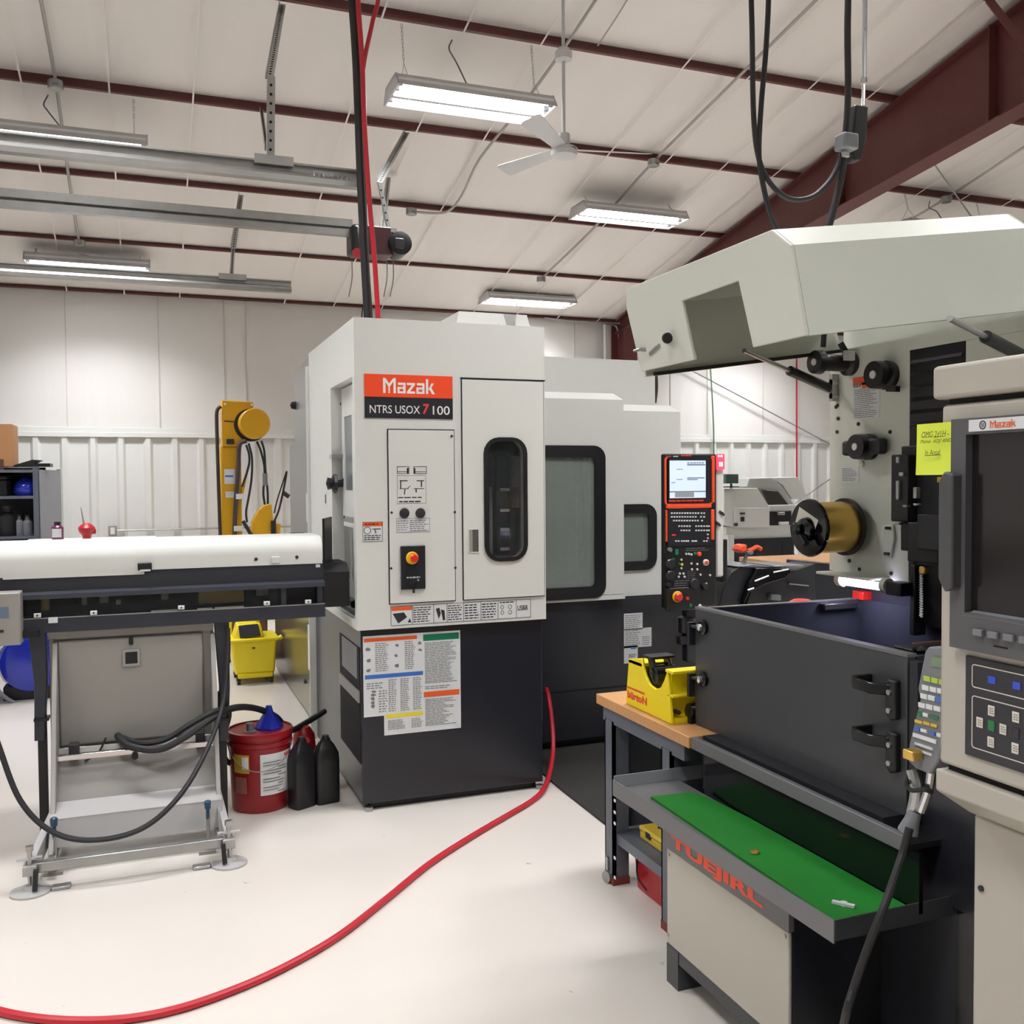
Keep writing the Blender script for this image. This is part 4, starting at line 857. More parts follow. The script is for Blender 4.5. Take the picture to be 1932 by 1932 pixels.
for px, py in ((71, 1162), (177, 1157), (342, 1147), (503, 1139), (581, 1136)):
    a, b = bz(px, py, YB-.03); o = MB().box(a-.014, a+.014, YB-.045, YB-.03, b-.006, b+.012).build('clip', 'sticker', bf, bevel=.002); MB().cyl((a, YB-.047, b+.003), (a, YB-.045, b+.003), .004, n=8).build('clip_hole', 'ink', o)
for x0_, x1_, py in ((285, 335, 1148), (372, 400, 1142), (405, 460, 1139)):
    (a, b), (c, d) = bz(x0_, py, YB-.01), bz(x1_, py-2, YB-.01); MB().box(a, c, YB-.015, YB-.006, 1.016, 1.022).build('scale_strip', 'steel', bf)
(a, b), (c, d) = bz(91, 1165, YB-.033), bz(109, 1175, YB-.033); MB().box(a, c, YB-.0335, YB-.032, d, b).build('maker_tag', 'sticker', bf)
a, b = bz(601, 1068); MB().box(a-.012, a+.008, YB+.004, YB+.008, b-.006, b+.008).build('end_tag', 'sticker', bf)
# rubber boot and plates that reach to the lathe
MB().ext([(XBE+.01, YB+.05, 1.17), (XBE+.01, YB+.05, 1.42), (XBE+.09, YB+.3, 1.42), (XBE+.09, YB+.3, 1.17)], (.012, 0, 0)).build('splash_flap', 'black', bf, smooth=False)
MB().prism([(YB+.02, .99), (YB+.02, 1.16), (YB+.08, 1.2), (YB+.3, 1.2), (YB+.3, .99)], 'x', XBE+.004, LX0-.01).build('boot', 'rubber', bf, smooth=False)
# legs
def leg(px0, px1, py0, py1, tp):
    a0 = bz(px0, 1180)[0]; a1 = bz(px1, 1180)[0]; zb_ = bz(px0, py1)[1]; xm_ = (a0+a1)/2
    o = MB().ext([(a0, YB, .955), (a1, YB, .955), (a1-.0, YB, zb_+.25), (xm_+.02, YB, zb_), (xm_-.02, YB, zb_), (a0+.02, YB, zb_+.25)], (0, .06, 0)).build('leg', 'feeder_dark', bf, bevel=.003)
    return o
leg(52, 86, 1180, 1400, 0); leg(404, 432, 1180, 1400, 0)
for px, w_ in ((78, 1), (420, 1)):
    a = bz(px, 1350)[0]; MB().box(a-.018, a+.018, YB+.01, YB+.05, .02, .62).build('leg_foot_post', 'black', bf, bevel=.003)
    a2, b2 = bz(px, 1355); MB().box(a-.03, a+.03, YB-.01, YB+.06, b2-.012, b2).build('leg_collar', 'black', bf)
a, b = bz(404, 1232); MB().box(a-.01, a-.002, YB-.004, YB-.001, b-.02, b+.02).build('leg_tag', 'sticker', bf)
# grey electrical box hung between the legs
(ca, cz1), (cb, _) = bz(90, 1195), bz(403, 1182); cz0 = bz(250, 1390)[1]; cz1 = .945
MB().box(ca, cb, YB+.03, YB+.3, cz0-.03, cz1).build('cabinet_back', 'grey_box', bf, bevel=.004)
(da, dz1), (db, dz0) = bz(108, 1205, YB), bz(386, 1384, YB); dz1 = bz(250, 1203)[1]
cd = MB().box(da, db, YB+.005, YB+.03, dz0, dz1).build('cabinet_door', 'grey_box', bf, bevel=.008)
MB().box(ca, cb, YB+.01, YB+.03, cz1-.03, cz1).build('cabinet_rim', 'grey_box', bf)
(a, b), (c, d) = bz(231, 1226), bz(265, 1256); ff = MB(); Face((0, YB+.005, 0), (1, 0, 0), (0, 0, 1)).frame(ff, a, c, d, b, .012, 0, .008); ff.build('lock_frame', 'galv', bf, bevel=.002)
MB().box(a+.012, c-.012, YB+.002, YB+.005, d+.012, b-.012).build('lock_face', 'black', bf)
a, b = bz(247, 1209); MB().box(a-.009, a+.009, YB-.006, YB+.006, b-.018, b+.018).build('lock_lug', 'black', bf, bevel=.004)
# small display box at the photo's left edge
cb_ = thing('display_box', 'small grey control box with display at the left end of the feeder', 'control box', PY(20, 1217, YB-.1))
YC = YB-.12; (a, b), (c, d) = bz(-60, 1122, YC), bz(40, 1217, YC)
MB().box(a, c, YC, YC+.1, d, b).build('case', 'grey_box', cb_, bevel=.006)
(a2, b2), (c2, d2) = bz(-30, 1147, YC), bz(16, 1165, YC); MB().box(a2, c2, YC-.003, YC, d2, b2).build('display', mat('display_blue', (96, 108, 128), .2, emit=.15), cb_)
(a2, b2), (c2, d2) = bz(-10, 1189, YC), bz(7, 1193, YC); MB().box(a2, c2, YC-.003, YC, d2, b2).build('slot', 'ink', cb_)
MB().box(c-.01, c+.06, YC+.06, YC+.09, d+.02, d+.05).build('bracket', 'black', cb_)
# ---- stand of folded grey sheet under the feeder
YS = 4.42
sd = MB(); xa_, xb2 = PY(92, 1300, YS).x, PY(412, 1300, YS).x
# side cheeks: wide at the foot, leaning back
for x in (xa_, xb2-.02):
    c = MB().ext([(x, 4.62, .9), (x, 4.70, .9), (x, 4.95, .10), (x, 4.22, .10), (x, 4.36, .22), (x, 4.5, .62)], (.02, 0, 0)).build('stand_cheek', 'grey_box', bf, bevel=.003)
MB().ext([(xa_+.02, 4.56, .44), (xb2-.02, 4.56, .44), (xb2-.02, 4.46, .235), (xa_+.02, 4.46, .235)], (0, .008, .002)).build('kick_sheet', 'grey_box', bf, smooth=False)
MB().ext([(xa_+.0, 4.45, .235), (xb2, 4.45, .235), (xb2, 4.32, .205), (xa_, 4.32, .205)], (0, 0, .008)).ext([(xa_, 4.32, .205), (xb2, 4.32, .205), (xb2, 4.30, .1), (xa_, 4.30, .1)], (0, .006, 0)).build('step_sheet', mat('sheet_light', (176, 174, 172), .38), bf, smooth=False)
rz = bz(250, 1420, 4.5)[1]
MB().box(xa_, xb2, 4.49, 4.52, .405, .43).build('cross_rail', 'chrome', bf, bevel=.003)
a, b = bz(255, 1440, 4.48); MB().cyl((a, 4.47, .4), (a, 4.49, .4), .014, n=12).build('rail_knob', 'ink', bf)
for px in (140, 378): a = bz(px, 1420, 4.53)[0]; MB().box(a-.02, a+.02, 4.5, 4.56, .40, .47).build('hinge_block', 'rubber', bf, bevel=.003)
(a, b), (c, d) = bz(160, 1400, 4.6), bz(360, 1420, 4.6); MB().box(a, c, 4.66, 4.72, .33, .44).build('wire_duct', 'sheet_light', bf)
# floor arms and adjustable feet
for s_, pf in ((-1, PZ(62, 1668, 0)), (1, PZ(432, 1628, 0))):
    fx = pf.x; arm = MB(); bx_ = xa_+.01 if s_ < 0 else xb2-.01
    arm.bar((fx, 4.13, .085), (bx_, 4.5, .18), .03, .075).bar((fx, 4.1, .09), (fx, 4.2, .09), .05, .04)
    arm.build('foot_arm', 'sheet_light', bf, bevel=.003)
    MB().bar((bx_, 4.22, .06), (bx_, 4.95, .06), .03, .04).build('side_runner', 'sheet_light', bf, bevel=.003)
    MB().cyl((fx, 4.12, .015), (fx, 4.12, .17), .009, n=8).cyl((fx, 4.12, .165), (fx, 4.12, .185), .016, n=6).build('jack_bolt', 'steel', bf)
    MB().lathe((fx, 4.12, 0), (0, 0, 1), [(0, .075), (.008, .075), (.016, .03), (.03, .02)], 16).build('foot_pad', 'sheet_light', bf)
    MB().box(fx-.11*(1 if s_ > 0 else -1)-.035, fx-.11*(1 if s_ > 0 else -1)+.035, 4.1, 4.14, .0, .014).build('floor_anchor', 'steel', bf, bevel=.004)
    MB().cyl((fx-.045, 4.12, .135), (fx+.045, 4.12, .135), .008, n=6).build('clamp_screw', 'steel', bf)
    MB().bar((fx-s_*.02, 4.085, .02), (fx-s_*.025, 4.085, .1), .018, .018).build('clamp', 'rubber', bf)
fl_, fr_ = PZ(62, 1668, 0), PZ(432, 1628, 0)
MB().box(fl_.x+.02, fr_.x-.02, 4.11, 4.15, .075, .115).build('front_bar', 'galv', bf, bevel=.004)
for px, py in ((102, 1560), (392, 1527)):
    p = PY(px, py, 4.28); MB().lathe(p-V((0, 0, .04)), (0, 0, 1), [(0, .008), (.04, .008), (.045, .013), (.075, .015), (.08, .008)], 10).build('lever', mat('lever_blue', (40, 72, 96), .4), bf)
    MB().box(p.x-.04, p.x+.03, 4.26, 4.3, 0.0, .014).cyl((p.x, 4.28, 0), (p.x, 4.28, p.z-.03), .008, n=6).build('lever_foot', 'grey_box', bf)
# ---- cables about the feeder
cable('cable_loop', [V((-.95, 4.66, .95)), V((-.85, 4.45, .8)), PY(-40, 1300, 4.2), PY(-5, 1400, 4.2), PY(38, 1510, 4.15), PY(100, 1570, 4.12), PY(180, 1585, 4.1), PY(270, 1562, 4.1), PY(340, 1500, 4.15), PY(390, 1415, 4.3), PY(420, 1330, 4.5), PY(430, 1240, 4.57), PY(430, 1185, 4.6)], .011, 'rubber', 'thin black cable hanging in a deep loop in front of the feeder stand', sub=8)
cable('hose_bundle', [PY(222, 1388, 4.6), PY(245, 1408, 4.46), PY(300, 1414, 4.4), PY(350, 1390, 4.4), PY(400, 1355, 4.45), PY(440, 1336, 4.6), PY(480, 1336, 4.75), PY(520, 1352, 4.9), PY(545, 1378, 4.95), PY(575, 1365, 5.1), PY(612, 1342, 5.3)], .016, 'rubber', 'upper thick black hose running from the feeder box to the lathe base', 'hose', sub=6)
cable('hose_bundle', [PY(232, 1392, 4.6), PY(262, 1402, 4.46), PY(310, 1396, 4.43), PY(360, 1366, 4.43), PY(405, 1342, 4.47), PY(432, 1345, 4.6), PY(420, 1400, 4.7), PY(430, 1438, 4.8), PY(470, 1440, 4.95)], .013, 'rubber', 'lower thick black hose curling behind the red bucket', 'hose', sub=6)
cable('thin_cable', [PY(200, 1392, 4.55), PY(185, 1420, 4.55), PY(160, 1436, 4.53)], .004, 'rubber', 'fine black cable under the grey feeder box')
# ================================================================== red pail, funnel, oil jugs
pb = PZ(497, 1532, 0); R_ = .148; pc = V((pb.x, pb.y+R_*.75, 0))
zt_b = PY(497, 1392, pc.y-.1).z
pl = thing('pail', 'red plastic oil pail with white label standing beside the feeder stand', 'pail', pc)
hgt = .385
MB().lathe(pc, (0, 0, 1), [(0, .132), (.008, .137), (hgt-.07, .15), (hgt-.065, .157), (hgt-.045, .157), (hgt-.042, .151), (hgt-.004, .152)], 36).build('body', 'bucket_red', pl)
MB().lathe(pc+V((0, 0, hgt-.03)), (0, 0, 1), [(0, .16), (.02, .161), (.032, .158), (.034, .148), (.024, .144), (.022, 0)], 36).build('lid', 'bucket_red', pl)
def wrap(name, c, r, t0, t1, z0, z1, m, par, rt=None):
    k = MB(); n = 10
    k.grid(lambda u, v: (c.x+(r+.0+(rt or 0)*v)*math.cos(t0+(t1-t0)*u), c.y+(r+(rt or 0)*v)*math.sin(t0+(t1-t0)*u), z0+(z1-z0)*v), n, 1); return k.build(name, m, par, fixn=False)
tc = math.atan2(-pc.y, -pc.x)
wrap('label', pc, .146, tc+.0, tc+1.15, .09, .29, 'sticker', pl, .006); wrap('label_band', pc, .1515, tc+.85, tc+1.15, .265, .292, 'red_print', pl)
for i in range(12):
    z = .1+i*.0135; wrap('label_print', pc, .1485+(z-.09)*.03, tc+.08+.5*(i % 3 == 0), tc+random.uniform(.6, 1.05), z, z+.004, 'ink_grey', pl)
wrap('side_label', pc, .148, tc-.95, tc-.35, .2, .29, 'dirty_yellow', pl, .003); wrap('side_label_print', pc, .1495, tc-.6, tc-.38, .22, .28, 'white_print', pl, .003); wrap('faded_print', pc, .1465, tc-.9, tc-.45, .1, .18, mat('faded', (150, 92, 80), .5), pl, .002)
hb = MB(); pts = [(pc.x+.158*math.cos(t), pc.y+.158*math.sin(t)-.012, hgt-.05-.12*math.sin(u)) for t, u in [(tc-1.4+2.8*k/12, math.pi*k/12) for k in range(13)]]
hb.tube(pts, .0025, 6, sub=3).build('bail_handle', 'steel', pl)
p = PY(479, 1386, pc.y-.03); MB().lathe((pc.x-.05, pc.y-.04, hgt-.012), (0, 0, 1), [(0, .03), (.012, .03), (.014, .018), (.05, .018), (.052, 0)], 14).build('spout_cap', 'plastic_grey', pl)
MB().lathe((pc.x+.05, pc.y-.03, hgt-.008), (0, 0, 1), [(0, .068), (.01, .068), (.09, .02), (.112, .013), (.112, .0)], 20)
tag(MB().lathe((pc.x+.045, pc.y-.0, hgt-.008), (0, 0, 1), [(0, .07), (.012, .07), (.085, .022), (.115, .014), (.115, .0)], 8).build('funnel', 'blue', angle=20), 'blue plastic funnel turned upside down on the red pail lid', 'funnel')
def jug(px, py, px_top, label, rz_, hh):
    b = PZ(px, py, 0); c = V((b.x, b.y+.05, 0)); j = thing('oil_jug', label, 'jug', c, group='black oil jugs beside the lathe')
    w_, d_ = .118, .085; sec = [(0, 1), (.012, 1.04), (hh*.62, 1.04), (hh*.74, .98), (hh*.86, .66), (hh*.93, .36), (hh*.96, .34)]
    M = Matrix.Translation(c) @ Matrix.Rotation(rz_, 4, 'Z'); k = MB(); n = 20; i = 0
    for z, s_ in sec:
        for q in range(n):
            t = 2*math.pi*q/n; cx, sy = math.cos(t), math.sin(t); e = .35
            k.v.append(V((w_/2*s_*math.copysign(abs(cx)**e, cx), d_/2*min(1.04, s_*1.05)*math.copysign(abs(sy)**e, sy), z)))
    for a in range(len(sec)-1):
        for q in range(n): k.f.append((a*n+q, a*n+(q+1) % n, (a+1)*n+(q+1) % n, (a+1)*n+q))
    k.f.append(tuple(range(n-1, -1, -1))); k.f.append(tuple(range((len(sec)-1)*n, len(sec)*n))); k.xf(M)
    k.build('body', 'jug', j, angle=50)
    MB().cyl((0, 0, hh*.955), (0, 0, hh), .017, n=14).xf(M).build('cap', 'black', j)
    MB().tube([(-.03, 0, hh*.9), (-.045, 0, hh*.8), (-.05, 0, hh*.66)], .009, 8).xf(M).build('grip', 'jug', j)
jug(573, 1527, 0, 'black oil jug standing nearest the red pail', .5, .345)
jug(619, 1518, 0, 'black oil jug standing nearest the lathe base', .2, .335)
p = PZ(585, 1500, 0)
rj = thing('red_jug', 'red rounded container half hidden behind the left black jug', 'container', (p.x, p.y+.18, 0))
MB().lathe((p.x, p.y+.18, 0), (0, 0, 1), [(0, .06), (.2, .062), (.27, .055), (.31, .03), (.315, 0)], 18).build('body', 'red', rj)
MB().lathe((p.x, p.y+.115, .25), (0, -1, .3), [(0, .02), (.008, .02), (.008, 0)], 12).build('badge', 'red_print', rj)
# ================================================================== red air hose across the floor
hz = .013
pts = [PZ(-420, 1690, hz), PZ(-290, 1770, hz), PZ(-160, 1838, hz), PZ(-70, 1880, hz), PZ(0, 1908, hz), PZ(100, 1924, hz), PZ(220, 1924, hz), PZ(330, 1905, hz), PZ(440, 1868, hz), PZ(540, 1823, hz), PZ(640, 1765, hz), PZ(730, 1695, hz), PZ(810, 1630, hz), PZ(890, 1578, hz), PZ(960, 1537, hz), PZ(1005, 1510, hz), PZ(1025, 1490, .02)]
e = pts[-1]
pts += [PY(1036, 1462, 4.6), PY(1043, 1420, 4.75), PY(1042, 1370, 4.85), PY(1035, 1315, 4.95), PY(1031, 1300, 5.1)]
cable('floor_hose', pts, .013, 'hose_red', 'long red air hose snaking over the pale floor to the lathe', 'hose', n=10, sub=8)
# ================================================================== wire erosion machine at the right
ed = thing('wire_cutting_machine', 'cream and charcoal wire cutting machine with raised hood at the right', 'machine', (2.1, 2.3, 0))
XBF = 1.515; FE = Face((XBF, 0, 0), (0, -1, 0), (0, 0, 1))
def ex(px, py, X=XBF): p = PX(px, py, X); return -p.y, p.z
Y0b, Y1b = 2.004, 2.626
MB().box(XBF+.012, 1.81, Y0b, Y1b, .10, .535).build('front_base', 'charcoal', ed, smooth=False)
fpn = MB().box(XBF, XBF+.012, Y0b+.004, Y1b, .125, .432).build('front_panel', 'cream', ed, bevel=.004)
for px, py in ((1262, 1612), (1261, 1763), (1481, 1766)): p = PX(px, py, XBF); MB().cyl(p, p-V((.003, 0, 0)), .006, n=8).build('panel_screw', 'steel', fpn)
MB().box(XBF-.004, XBF+.012, Y0b-.002, Y1b+.003, .436, .535).build('lettered_band', 'edm_grey', ed, smooth=False)
FG = Face((XBF-.004, 0, 0), (0, -1, 0), (0, 0, 1))
a0 = ex(1268, 1600)[0]; a1 = ex(1442, 1700)[0]
text_mb('TUEJIRL', FG, a0, a1, .441, .488, .001, .05).build('band_lettering', 'brand_orange', ed, smooth=False, fixn=False)
for yy in (Y1b-.068, Y0b): MB().box(XBF+.0, XBF+.09, yy, yy+.07, 0, .124).build('foot_post', 'edm_dark', ed, smooth=False)
MB().box(XBF+.002, XBF+.03, Y0b+.07, Y1b-.07, .085, .124).build('foot_rail', 'edm_dark', ed, smooth=False)
# tray with lips
TX0, TX1, TY0, TY1, TZ = 1.45, 1.70, 1.757, 2.875, .56
MB().box(TX0+.004, TX1, TY0+.004, TY1-.004, TZ-.012, TZ-.004).build('tray_floor', 'edm_grey', ed, smooth=False)
MB().box(TX0, TX0+.004, TY0, TY1, TZ-.03, TZ+.024).build('tray_front_lip', 'edm_grey', ed, smooth=False)
MB().box(TX0+.004, 1.83, TY0, TY0+.004, TZ-.025, TZ+.024).build('tray_right_lip', 'edm_dark', ed, smooth=False)
MB().box(TX0+.004, 1.80, TY1-.004, TY1, TZ-.012, TZ+.036).build('tray_left_lip', mat('lip_light', (150, 153, 156), .35), ed, smooth=False)
for px, py in ((1287, 1566), (1303, 1570)): pass
# back board above the tray and the splash rail
MB().box(TX1, TX1+.012, TY0+.0, 2.70, TZ-.004, .70).build('splash_board', 'black_gloss', ed, smooth=False)
MB().box(1.68, 1.70, 1.79, 2.748, .697, .738).build('splash_rail', 'edm_grey', ed, bevel=.003)
MB().box(1.70, 1.80, 1.79, 2.748, .697, .712).build('trough', 'black', ed, smooth=False)
# lower body blocks
MB().box(1.81, 2.9, 1.25, 2.75, 0.02, .56).build('machine_bed', 'charcoal', ed, smooth=False)
MB().box(1.72, 2.6, 1.90, 2.74, .56, .74).build('tank_base', 'charcoal_dull', ed, smooth=False)
MB().box(1.80, 2.9, 1.18, 1.862, .56, 1.12).build('side_body', 'charcoal', ed, smooth=False)
MB().box(1.80, 1.83, 1.19, 1.74, .02, .56).build('side_plate', 'black_gloss', ed, smooth=False)
# work tank: floor, three walls
TNX0, TNX1, TNY0, TNY1, TNT = 1.81, 2.50, 1.884, 2.885, 1.146
MB().box(TNX0, TNX1, TNY0, TNY1, .74, .76).build('tank_floor', 'tank_steel', ed, smooth=False)
MB().box(TNX0, TNX1, TNY1-.02, TNY1, .76, TNT).build('tank_wall', 'tank_steel', ed, smooth=False)
MB().box(TNX1-.02, TNX1, TNY0, TNY1-.02, .76, TNT).build('tank_wall', 'tank_steel', ed, smooth=False)
MB().box(TNX0, TNX1-.02, TNY0, TNY0+.02, .76, TNT).build('tank_wall', 'tank_steel', ed, smooth=False)
MB().box(TNX0, TNX1, TNY1-.021, TNY1+.001, TNT, TNT+.004).build('tank_rim', 'steel', ed, smooth=False)
a = PY(1560, 1135, TNY1); MB().box(a.x-.05, a.x+.1, TNY1-.05, TNY1-.02, TNT-.03, TNT-.005).build('rim_clip', 'black', ed, bevel=.004)
MB().ext([(2.2, TNY1-.02, .95), (2.48, TNY1-.02, .95), (2.48, TNY0+.25, .95), (2.35, TNY0+.2, .95)], (0, 0, -.03)).build('work_table', 'tank_steel', ed, smooth=False)
MB().cyl((2.44, 2.25, .95), (2.44, 2.25, 1.12), .006, n=8).cyl((2.44, 2.25, .955), (2.44, 2.25, .975), .02, n=10).build('table_pin', 'ink', ed)
MB().box(1.86, 2.05, 1.95, 2.02, 1.13, 1.15).build('clamp_bar', 'black', ed, bevel=.004)
MB().box(1.85, 2.0, 1.925, 1.94, 1.15, 1.158).build('clamp_edge', 'chrome', ed)
# tank door with handles and latches
XD = 1.78
tdo = MB().box(XD, XD+.028, TNY0, TNY1, .739, TNT).build('tank_door', 'edm_dark', ed, bevel=.002)
MB().box(XD-.001, XD+.03, TNY0, TNY1, TNT, TNT+.008).build('door_edge', 'edm_grey', tdo, smooth=False)
MB().box(XD, XD+.02, TNY0-.035, TNY0-.008, .735, 1.14).build('door_hinge', 'charcoal_dull', ed, smooth=False)
for pyc in (1321, 1420):
    p = PX(1690, pyc, XD); yb_ = p.y; zb_ = p.z
    h = MB().ext([(XD, yb_+.014, zb_-.04), (XD, yb_+.018, zb_+.03), (XD, yb_+.01, zb_+.055), (XD, yb_-.018, zb_+.055), (XD, yb_-.02, zb_-.045), (XD, yb_+.0, zb_-.052)], (-.02, 0, 0)).build('handle_block', 'black', tdo, bevel=.005)
    yt = PX(1612, pyc-30, XD-.05).y
    MB().ext([(XD-.018, yb_+.0, zb_+.012), (XD-.055, yb_+.03, zb_+.014), (XD-.075, yt-.02, zb_+.022), (XD-.06, yt, zb_+.022), (XD, yt, zb_+.022), (XD, yt-.012, zb_+.022), (XD-.056, yt-.014, zb_+.022), (XD-.063, yt-.03, zb_+.022), (XD-.045, yb_+.04, zb_+.014), (XD-.01, yb_+.014, zb_+.012)], (0, 0, .03)).build('handle_strap', 'black_gloss', tdo, bevel=.003)
    for dz in (-.025, .022): MB().cyl((XD-.02, yb_, zb_+dz), (XD-.026, yb_, zb_+dz), .007, n=10).build('handle_screw', 'steel', tdo)
for py in (1183, 1281):
    p = PX(1329, py, XD); MB().lathe(p, (-1, 0, 0), [(0, .026), (.012, .026), (.016, .02), (.016, 0)], 18).build('latch_boss', 'black_gloss', tdo)
    MB().lathe(p-V((.014, 0, 0)), (-1, 0, 0), [(0, .014), (.012, .012), (.016, .0)], 12).build('latch_cap', 'chrome', tdo)
    MB().cyl(p-V((.018, 0, 0)), p+V((-.02, .055, -.004)), .006, n=8).box(p.x-.03, p.x-.005, p.y+.05, p.y+.065, p.z-.07, p.z+.01).build('latch_bar', 'charcoal', tdo)
# column face and what hangs on it
XC = 2.42; FC = Face((XC, 0, 0), (0, -1, 0), (0, 0, 1))
def cx_(px, py, X=XC): p = PX(px, py, X); return -p.y, p.z
yl = PX(1566, 800, XC).y; yr_ = PX(1716, 800, XC).y
MB().ext([(XC, yl, 1.25), (XC, yl, 2.075), (XC, 1.5, 2.075), (XC, 1.5, 2.031), (XC, yr_, 2.031), (XC, yr_, 1.225)], (.03, 0, 0)).build('column_plate', 'edm_cream', ed, smooth=False)
MB().box(XC+.045, 3.1, 1.2, yl-.02, 1.24, 2.2).build('column', 'edm_cream', ed, smooth=False)
MB().box(XC+.09, 3.1, 1.2, yl-.02, .56, 1.24).build('column_base', 'tank_steel', ed, smooth=False)
MB().box(XC+.02, XC+.04, 1.3, yr_+.01, 1.10, 1.99).build('column_recess', 'black', ed, smooth=False)
lv = MB().box(XC+.0, XC+.015, PX(1820, 700, XC).y, yr_, 1.6, 2.03).build('louver_panel', 'black', ed, smooth=False)
for k in range(9): z = 1.66+k*.042; MB().ext([(XC, PX(1816, 700, XC).y, z), (XC-.008, PX(1816, 700, XC).y, z-.012), (XC, PX(1816, 700, XC).y, z-.014)], (0, yr_-PX(1816, 700, XC).y-.008, 0)).build('louver', 'charcoal_dull', lv, smooth=False)
MB().box(XC, XC+.03, 1.5, PX(1822, 700, XC).y, 1.6, 2.03).build('column_plate_right', 'edm_cream', ed, smooth=False)
for px, py in ((1680, 686), (1680, 815), (1620, 800), (1603, 1058), (1622, 1074), (1682, 1082), (1578, 768), (1582, 790), (1580, 815), (1581, 765)):
    p = PX(px, py, XC); MB().cyl(p, p-V((.004, 0, 0)), .007, n=10).build('plate_hole', 'ink', ed)
q = pl_rect(cx_, FC, 1610, 713, 1660, 788, 0, .0015).build('warning_sheet', 'sticker', ed, smooth=False)
pl_rect(cx_, FC, 1610, 713, 1660, 722, .0015, .002).build('warning_band', 'orange_print', ed, smooth=False); pl_rect(cx_, FC, 1627, 722, 1640, 731, .0015, .002).build('warning_band', 'orange_print', ed, smooth=False)
k = MB(); linesp(cx_, FC, k, 1612, 735, 1658, 786, 16, .0022, .35, .4); linesp(cx_, FC, k, 1611, 723, 1625, 731, 2, .0022, .7, .1); k.build('warning_print', 'ink_grey', ed, smooth=False)
q = pl_rect(cx_, FC, 1588, 881, 1621, 910, 0, .0015).build('rating_plate', 'sticker', ed, smooth=False)
k = MB(); linesp(cx_, FC, k, 1590, 883, 1619, 908, 8, .0022, .35, .4); k.build('rating_print', 'ink_grey', ed, smooth=False)
p = PX(1580, 732, XC); MB().box(XC-.03, XC, p.y-.008, p.y+.01, p.z-.05, p.z+.05).cyl(p-V((.03, 0, .03)), p-V((0, 0, .03)), .012, n=8).cyl(p-V((.03, 0, -.02)), p-V((0, 0, -.02)), .012, n=8).build('spring_bracket', 'steel', ed)
# guide rollers
def roller(px, py, L, r, name='guide_roller', n=6):
    p = PX(px, py, XC-L); p2 = V((XC, p.y, p.z))
    o = MB().lathe(p2, (-1, 0, 0), [(0, r*1.18), (.02, r*1.18), (.03, r*.8), (L-.03, r*.8), (L-.028, r*1.15), (L, r*1.1)], 20).build(name, 'black', ed)
    MB().lathe(p, (-1, 0, 0), [(0, r*.35), (.004, r*.33), (.004, 0)], 8).build('roller_hub', 'sticker', o); return p
p = roller(1536, 683, .165, .038); MB().box(p.x+.1, p.x+.14, p.y-.05, p.y-.035, p.z+.005, p.z+.04).build('roller_flag', 'sticker', ed)
MB().bar((p.x+.12, p.y-.03, p.z+.03), (p.x+.1, p.y-.02, p.z+.07), .012, .02).build('roller_arm', 'black', ed)
p = roller(1647, 707, .07, .043); MB().bar((XC-.03, p.y-.03, p.z-.05), (XC-.03, p.y-.075, p.z-.055), .02, .02).build('roller_finger', 'black', ed)
p = roller(1613, 843, .07, .04); MB().box(XC-.06, XC-.02, p.y+.03, p.y+.085, p.z-.03, p.z+.024).box(XC-.05, XC-.01, p.y-.1, p.y-.03, p.z-.028, p.z+.028).build('roller_arm', 'charcoal_dull', ed, bevel=.01)
p = PX(1628, 875, XC); MB().lathe(p, (-1, 0, 0), [(0, .012), (.008, .01), (.01, 0)], 10).build('wire_eye', 'edm_cream', ed)
p = PX(1676, 1020, XC); k = MB(); k.ext([(XC, p.y+.02, p.z+.05), (XC, p.y-.03, p.z+.06), (XC, p.y-.04, p.z+.01), (XC, p.y-.02, p.z-.06), (XC, p.y+.012, p.z-.055)], (-.012, 0, 0)); k.build('wire_hook', 'edm_cream', ed, bevel=.004); MB().box(XC-.016, XC-.012, p.y-.02, p.y+.005, p.z-.05, p.z-.04).box(XC-.016, XC-.012, p.y-.025, p.y, p.z+.04, p.z+.05).build('hook_pad', 'ink', ed)
# wire head: stacked black blocks beside the column
def xbox(px0, py0, px1, py1, X, dx, name, m, bev=.004, par=None):
    a, b = PX(px0, py0, X), PX(px1, py1, X); return MB().box(X, X+dx, min(a.y, b.y), max(a.y, b.y), min(a.z, b.z), max(a.z, b.z)).build(name, m, par or ed, bevel=bev)
xbox(1681, 858, 1712, 985, 2.3, .12, 'head_plate', 'black'); xbox(1700, 842, 1775, 990, 2.34, .08, 'head_block', 'charcoal_dull'); xbox(1712, 985, 1770, 1065, 2.28, .12, 'head_block', 'black'); xbox(1699, 985, 1716, 1040, 2.32, .1, 'head_bracket', 'black')
xbox(1730, 970, 1770, 1040, 2.25, .03, 'head_cover', 'charcoal_dull'); xbox(1716, 1065, 1725, 1200, 2.4, .05, 'head_rail', 'black')
for px, py, w_, h_ in ((1692, 868, 5, 12), (1699, 895, 8, 8), (1692, 925, 5, 36), (1725, 930, 6, 22), (1717, 1020, 6, 8), (1706, 955, 8, 5), (1726, 952, 8, 5), (1692, 988, 8, 5)):
    xbox(px-w_/2, py-h_/2, px+w_/2, py+h_/2, 2.29, .02, 'head_fitting', 'steel', .003)
pts = [PX(1738+(2 if k % 2 else -2), 1070+k*2.4, 2.33) for k in range(40)]
MB().tube(pts, .004, 5, sub=2).build('coil_hose', 'sticker', ed)
xbox(1733, 1068, 1744, 1084, 2.32, .02, 'hose_fitting', 'brass')
xbox(1768, 900, 1776, 910, 2.33, .01, 'yellow_tab', 'estop_yellow', 0)
